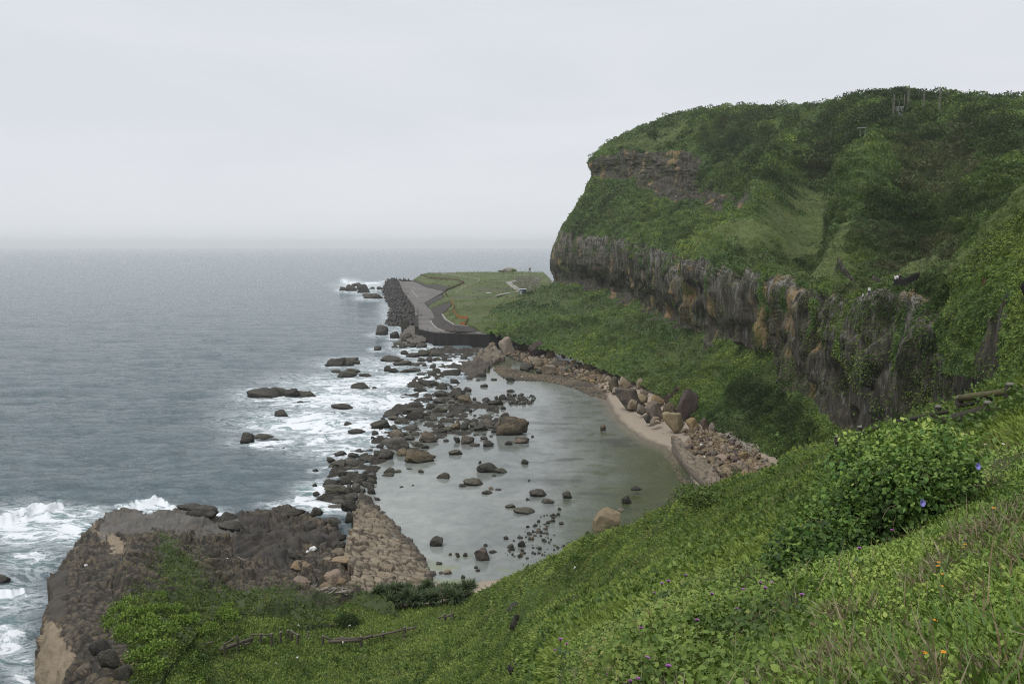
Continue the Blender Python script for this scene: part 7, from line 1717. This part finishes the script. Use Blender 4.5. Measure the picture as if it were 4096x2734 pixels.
    for zx, zb, zt, tip, d, lb in ((1122, 296, 160, 148, 360, 'first lattice mast from the left on the summit'), (1238, 232, 120, 78, 380, 'tallest lattice mast with a long whip aerial'), (1360, 250, 150, 124, 375, 'third lattice mast, the thin low one'), (1486, 235, 130, 86, 375, 'rightmost lattice mast with a whip aerial')):
        d = min(d, hill_d(*R3(zx, zb)) - 1); P = at_d(*R3(zx, zb), d); m = d / FPX * .1276; h = (zb - zt) * m; w = 5.5 * m
        e = empty('lattice_mast', P, lb, 'mast', 'lattice masts on the summit', .4)
        for sx, sy in ((-1, -1), (1, -1), (1, 1), (-1, 1)):
            bm = bmesh.new(); tube(bm, [(sx * w, sy * w, -2), (sx * w * .8, sy * w * .8, h)], [.055, .045], 4); bm_obj('leg', bm, Mm, e)
        bm = bmesh.new(); n = 12
        for k in range(n):
            z0, z1 = h * k / n, h * (k + 1) / n; c = [(-w, -w), (w, -w), (w, w), (-w, w)]
            for i in range(4):
                a, b = c[i], c[(i + 1) % 4]
                tube(bm, [(a[0], a[1], z0), (b[0], b[1], z1)], [.028, .028], 3); tube(bm, [(a[0], a[1], z1), (b[0], b[1], z1)], [.028, .028], 3)
        bm_obj('bracing', bm, Mm, e)
        bm = bmesh.new(); tube(bm, [(0, 0, h * .9), (0, 0, h + (zt - tip) * m)], [.09, .05], 4); bm_obj('aerial', bm, Mm, e)
    for zx, zb, zt, d, lb in ((1208, 225, 150, 380, 'thin bare pole left of the tallest mast'), (1168, 250, 205, 370, 'short thin pole beside the white summit roof')):
        bm = bmesh.new(); h = (zb - zt) * d / FPX * .1276; tube(bm, [(0, 0, -2), (0, 0, h)], [.12, .08], 5); o = bm_obj('pole', bm, Mm); o.location = at_d(*R3(zx, zb), d); tag(o, lb, 'pole', 'thin poles on the summit')
    Mroof = plain('pale_roof', (.27, .27, .25), .7)
    d = hill_d(*R3(1180, 268)) + 1; m = d / FPX * .1276
    e = empty('summit_building', at_d(*R3(1180, 270), d), 'small white flat roofed building between the masts', 'building')
    bm_obj('wall', boxm(-20 * m, 20 * m, 0, 40 * m, -3, 17 * m, .1), Mroof, e); bm_obj('roof', boxm(-25 * m, 25 * m, -4 * m, 44 * m, 17 * m, 23 * m, .1), Mroof, e)
    d = hill_d(*R3(884, 425)) + 1; m = d / FPX * .1276
    e = empty('pavilion', at_d(*R3(884, 437), d), 'pale roofed pavilion half hidden in the trees of the gully', 'pavilion')
    bm_obj('roof', boxm(-34 * m, 40 * m, -10 * m, 30 * m, 20 * m, 26 * m, .1), Mroof, e)
    for x in (-8, 30): bm_obj('post', boxm(x * m - .2, x * m + .2, 22 * m, 22 * m + .4, -2, 20 * m, .03), Mroof, e)
    # fence on the brow, upper right
    Mlog = plain('weathered_log', (.050, .044, .036), .9, .2, .5, 6, .5); Mcap = plain('lichen_top', (.19, .18, .16), .9, .2, .3, 12, .3); Mmoss = plain('mossy_log', (.105, .095, .050), .9, .2, .5, 5, .5)
    def slope_d(px, py): 
        return slope_at(px, py)[2]
    def log_fence(posts, rails, lb, dd_, pw=.16, cap=True, name='log_fence'):
        sp_ = sorted((po[0], dd_(po)) for po in posts); dd = lambda po: float(np.interp(po[0], [a for a, _ in sp_], [b for _, b in sp_])) * .985
        P0 = at_d(posts[0][0], posts[0][2], dd(posts[0])); e = empty(name, P0, lb, 'fence', None)
        for po in posts:
            x, yt, yb = po; d = dd(po); B = at_d(x, yb, d) - P0; T = at_d(x, yt, d) - P0
            bm = bmesh.new(); hh = (T[2] - B[2]) * .9; tube(bm, [(0, 0, -1.2), (0, 0, hh * .5), (.02, 0, hh)], [pw, pw * .95, pw * .9], 8); o = bm_obj('post', bm, Mlog, e); o.location = B
            if cap: bm = bmesh.new(); tube(bm, [(.02, 0, hh - .02), (.02, 0, hh + .06)], [pw * .93, pw * .7], 8); c_ = bm_obj('post_top', bm, Mcap, o)
        for (xa, ya, xb, yb, r, mat) in rails:
            da, db = dd((xa, ya, ya)), dd((xb, yb, yb)); A, B = at_d(xa, ya, da) - P0, at_d(xb, yb, db) - P0; mid = (A + B) / 2 - np.array([0, 0, .06])
            bm = bmesh.new(); tube(bm, [A, A * .67 + B * .33, A * .33 + B * .67, B], [r, r * 1.05, r * .92, r], 7); bm_obj('rail', bm, mat, e, True)
        return e
    q7 = lambda a, b, c: (Z7(a, b)[0], Z7(a, b)[1], Z7(a, c)[1]); r7 = lambda a, b, c, d, r, m: (*Z7(a, b), *Z7(c, d), r, m)
    ddu = lambda po: slope_d(po[0], po[2])
    log_fence([q7(635, 1275, 1345), q7(803, 1200, 1295), q7(1380, 1048, 1165), q7(1745, 1018, 1140)], [r7(806, 1272, 960, 1208, .12, Mlog), r7(1100, 1170, 1372, 1118, .13, Mlog), r7(1388, 1112, 1450, 1098, .10, Mlog), r7(1425, 1182, 1735, 1100, .30, Mlog), r7(1755, 1085, 1960, 1028, .14, Mmoss), r7(1760, 1130, 1900, 1080, .22, Mlog)],
              'weathered log fence running down the brow in front of the cliff', ddu, .17)
    log_fence([q7(1540, 983, 1085), q7(1910, 885, 985)], [r7(1552, 998, 1890, 950, .17, Mmoss), r7(1892, 948, 2040, 925, .16, Mlog), r7(1560, 1052, 1780, 1005, .10, Mlog)], 'mossy log rail between two stout posts, upper fence at the right edge', ddu, .21)
    Mgrey = plain('grey_weathered_log', (.115, .10, .078), .9, .2, .5, 6, .5); Mlog_keep = Mlog; Mlog = Mgrey
    # broken fence across the lawn
    q2 = lambda a, b, c: (250 + a * .133, 475 + b * .133, 475 + c * .133)
    ddl = lambda po: slope_d(po[0], po[2])
    r2 = lambda a, b, c, d, r=.14, m=None: (250 + a * .133, 475 + b * .133, 250 + c * .133, 475 + d * .133, r, m or Mgrey)
    log_fence([q2(162, 1183, 1212), q2(230, 1172, 1200), q2(285, 1158, 1185), q2(312, 1160, 1200), q2(358, 1190, 1222), q2(548, 1200, 1240), q2(690, 1205, 1250), q2(835, 1205, 1245), q2(1000, 1170, 1195), q2(1162, 1135, 1170)],
              [r2(312, 1170, 380, 1210), r2(548, 1205, 620, 1235), r2(590, 1245, 830, 1235, .24), r2(835, 1225, 920, 1205, .18), r2(915, 1210, 1160, 1155, .14), r2(1165, 1155, 1250, 1138, .12), r2(640, 1222, 830, 1222, .12), r2(0, 1195, 165, 1195, .10)], 'long broken log fence sagging across the lower edge of the lawn', ddl, .17)
    log_fence([q2(1465, 1036, 1066), q2(1522, 1028, 1055)], [r2(1412, 1072, 1465, 1052, .12), r2(1465, 1062, 1530, 1040, .14)], 'short piece of dark fence on the slope right of the screw pines', ddl, .2, False)
    q1 = lambda a, b, c: (a * .133, 475 + b * .133, 475 + c * .133); r1 = lambda a, b, c, d, r=.14: (a * .133, 475 + b * .133, c * .133, 475 + d * .133, r, Mgrey)
    log_fence([q1(1790, 1212, 1275), q1(1828, 1232, 1285), q1(1690, 1255, 1290), q1(1960, 1185, 1215)], [r1(1660, 1305, 1895, 1225, .22), r1(1520, 1270, 1600, 1250, .12), r1(1700, 1260, 1790, 1205, .10), r1(1828, 1275, 1895, 1250, .14)], 'dark broken log fence between the bright shrubs and the lawn', ddl, .18, False)
    B = slope_at(250 + 447 * .133, 475 + 1215 * .133); bm = bmesh.new(); tube(bm, [(0, 0, -.3), (.02, 0, .6), (.05, 0, 1.0)], [.13, .12, .10], 7); o = bm_obj('fence_post', bm, Mcap); o.location = B[0]; tag(o, 'single pale fence post standing on the lawn', 'post')
    Mlog = Mlog_keep
    # slatted barrier by the rocks
    P = at_d(125 * .133 + 250, 475 + 1055 * .133, 104); e = empty('slatted_barrier', P, 'small grey slatted barrier where the lawn meets the rocks', 'barrier', None, .1)
    for z_ in (.1, 1.0): bm_obj('rail', boxm(-1.1, 1.1, -.05, .05, z_, z_ + .09, 0), Mcap, e)
    for k in range(9): bm_obj('slat', boxm(-1.05 + k * .26, -.97 + k * .26, -.03, .03, -.2, 1.0, 0), Mg, e)
    for (px, py), w, lb in (((508, 612), 1.1, 'dark rock poking out of the grass, highest of the three on the slope edge'), ((515, 628), .9, 'dark rock in the grass, middle of the three on the slope edge'), ((513, 667), 1.0, 'dark rock in the grass, lowest of the three on the slope edge')):
        P, n_, d_ = slope_at(px, py); o = link('boulder', proto('r', 'd')[int(px) % 4]); o.location = P; o.scale = (w * .8, w * .8, w * 1.3); o.rotation_euler = (.3, .2, 1); tag(o, lb, 'rock')
    # dark stump at the right edge
    bm = bmesh.new(); tube(bm, [(.6, 0, -5), (.4, 0, -1.2), (-.1, .1, .6), (.3, 0, 2.0)], [.5, .7, .8, .6], 9)
    for v in bm.verts: v.co += Vector(v.normal) * .3 * math.sin(v.co.z * 3 + v.co.x * 5)
    o = bm_obj('tree_stump', bm, plain('charred_bark', (.016, .014, .012), .95, .1, .6, 2), None, True); _sx, _sy, _sd = project(near_spur.P); _k = (np.abs(_sx - 1026) < 4) & (np.abs(_sy - 296) < 4); o.location = at_d(1029, 292, float(_sd[_k].min()) - .3 if _k.any() else 84); tag(o, 'dark leaning tree trunk at the right edge of the frame', 'tree trunk')
    # washed up things
    Mf = plain('foam_plastic', (.70, .70, .68), .8, .2, .1, 9, .08)
    for (px, py), w, lb in (((100 + 1815 / 8.542, 487.5 + 580 / 8.542), .95, 'large white foam chunk washed up on the brown rocks'), ((100 + 1770 / 8.542, 487.5 + 600 / 8.542), .5, 'small white foam chunk left of the large one'), ((600 + 1360 / 13.42, 375 + 940 / 13.42), .75, 'white plastic box among the tan boulders'), ((600 + 1400 / 13.42, 375 + 1102 / 13.42), .6, 'crumpled white litter lower in the boulder field'), ((475 + 735 / 15.66, 330 + 730 / 15.66), .55, 'white litter on the shingle bar left part'), ((475 + 1580 / 15.66, 330 + 745 / 15.66), .6, 'white litter on the shingle right part'),
                              ((100 + 1065 / 8.542, 487.5 + 655 / 8.542), .35, 'tiny white litter on the brown slope of the promontory'), ((.133 * 650, 475 + .133 * 640), .45, 'white litter on the dark pitted rock at the left')):
        if py > 480:
            k = np.argmin((prom.px - px) ** 2 + (prom.py - py) ** 2); P = prom.P[k]
        else: P = at_z(px, py, .7 if px < 690 else 1.4)
        bm = bmesh.new(); bmesh.ops.create_icosphere(bm, subdivisions=3, radius=1)
        for v in bm.verts:
            c = v.co; f = (abs(c.x) ** 4 + abs(c.y) ** 4 + abs(c.z) ** 4) ** -.25; v.co = Vector((c.x * f * w * .6, c.y * f * w * .45, c.z * f * w * .4 + w * .25)) * (1 + .10 * math.sin(c.x * 5 + c.z * 3))
        o = bm_obj('foam_litter', bm, Mf, None, True); o.location = P; o.rotation_euler = (.1, .15, rng.uniform(0, 3)); tag(o, lb, 'litter')
    # white bucket lying at the water's edge below the mound
    px, py = 500 + 1463 * .133, 475 + 124 * .133; dB = at_z(px, py, 1.2)[1]
    e = empty('bucket', at_z(px, py + 1.5, .9), 'white bucket lying on the shore beside the bushy mound', 'bucket'); e.rotation_euler = (0, math.radians(80), .5)
    bm = bmesh.new(); rings = []
    for z_, r in ((0, .0), (0, .42), (.55, .5), (1.15, .55), (1.17, .6), (1.24, .6), (1.22, .52), (.2, .42)): rings.append([bm.verts.new((math.cos(k * .3927) * max(r, .001), math.sin(k * .3927) * max(r, .001), z_)) for k in range(16)])
    for a, b in zip(rings, rings[1:]):
        for k in range(16): bm.faces.new((a[k], a[(k + 1) % 16], b[(k + 1) % 16], b[k]))
    bm_obj('body', bm, Mf, e, True)
    bm = bmesh.new(); tube(bm, [(.6, 0, 1.2), (.45, .3, 1.45), (0, .45, 1.55), (-.45, .3, 1.45), (-.6, 0, 1.2)], [.02] * 5, 5); bm_obj('handle', bm, Mm, e)
    # driftwood
    Md = plain('driftwood', (.30, .27, .23), .9, .2, .3, 5, .35)
    rr = random.Random(11)
    dm = []
    for k in range(6):
        bm = bmesh.new(); pts = [Vector((-.5, 0, 0))]; 
        for j in range(4): pts.append(pts[-1] + Vector((.25, rr.uniform(-.07, .07), rr.uniform(-.05, .05))))
        tube(bm, pts, [.035, .045, .04, .03, .015], 6); tube(bm, [pts[2], pts[2] + Vector((.1, rr.uniform(-.2, .2), .08))], [.025, .01], 5)
        me = bpy.data.meshes.new('driftwood'); bm.to_mesh(me); bm.free(); me.materials.append(Md); dm.append(me)
    def drift(poly, n, zf, s0, s1, lb, gp):
        poly = np.asarray(poly); k = 0
        while k < n:
            x, y = rng.uniform(poly[:, 0].min(), poly[:, 0].max()), rng.uniform(poly[:, 1].min(), poly[:, 1].max())
            if not in_poly(np.array([x]), np.array([y]), poly)[0]: continue
            o = link('driftwood', dm[k % 6]); o.location = at_z(x, y, zf) + np.array([0, 0, rng.uniform(0, .5)]); s = rng.uniform(s0, s1); o.scale = (s, s * 1.1, s * 1.1); o.rotation_euler = (rng.uniform(-.3, .3), rng.uniform(-.35, .35), rng.uniform(0, 6.28)); tag(o, lb, 'driftwood', gp); k += 1
    drift(VP('F', (1660, 800), (1800, 760), (1920, 790), (1960, 880), (1900, 920), (1780, 860)), 70, 2.6, 1.6, 4.5, 'bleached driftwood branch in the upper heap above the boulder field', 'driftwood in the upper heap')
    drift(VP('F', (1850, 930), (2000, 930), (2160, 960), (2180, 1000), (2100, 1050), (1960, 1030)), 50, 2.6, 1.6, 4.0, 'bleached driftwood branch in the lower heap by the green slope', 'driftwood in the lower heap')
    drift(VP('J', (1590, 850), (1680, 865), (1800, 845), (1900, 880), (2120, 860), (2110, 910), (1900, 905), (1620, 890)), 34, 6.0, .8, 2.4, 'pale driftwood stick among the rusty rocks above the lawn', 'driftwood among the rusty rocks')
    o = link('driftwood', dm[1]); k = np.argmin((prom.px - 241) ** 2 + (prom.py - 564.5) ** 2); o.location = prom.P[k] + np.array([0, 0, .4]); o.scale = (1.8, 1.3, 1.3); o.rotation_euler = (0, .15, -.5); tag(o, 'single white pole lying on the brown promontory rock', 'driftwood')
build_rocks(); build_boulder_fields(); build_rubble(); build_tetrapods(mound); tick('rocks')
build_things(); tick('things')
# ------------------------------------------------------------------ the sea air
def build_haze():
    bm = bmesh.new(); bmesh.ops.create_cube(bm, size=1.0)
    for v in bm.verts:
        v.co.x *= 50400; v.co.y = (v.co.y + .5) * 28400 - 3300 ; v.co.z = (v.co.z + .5) * 203 - 3.0
    me = bpy.data.meshes.new('haze'); bm.to_mesh(me); bm.free()
    m = bpy.data.materials.new('sea_haze'); m.use_nodes = True; nt = m.node_tree; nt.nodes.clear()
    out = nt.nodes.new('ShaderNodeOutputMaterial'); v = nt.nodes.new('ShaderNodeVolumePrincipled')
    v.inputs['Color'].default_value = (.98, .985, .99, 1); v.inputs['Density'].default_value = 0.000085; v.inputs['Anisotropy'].default_value = 0.2
    nt.links.new(v.outputs[0], out.inputs['Volume']); me.materials.append(m)
    tag(link('haze', me), 'thin pale sea haze', kind='stuff')
build_haze()
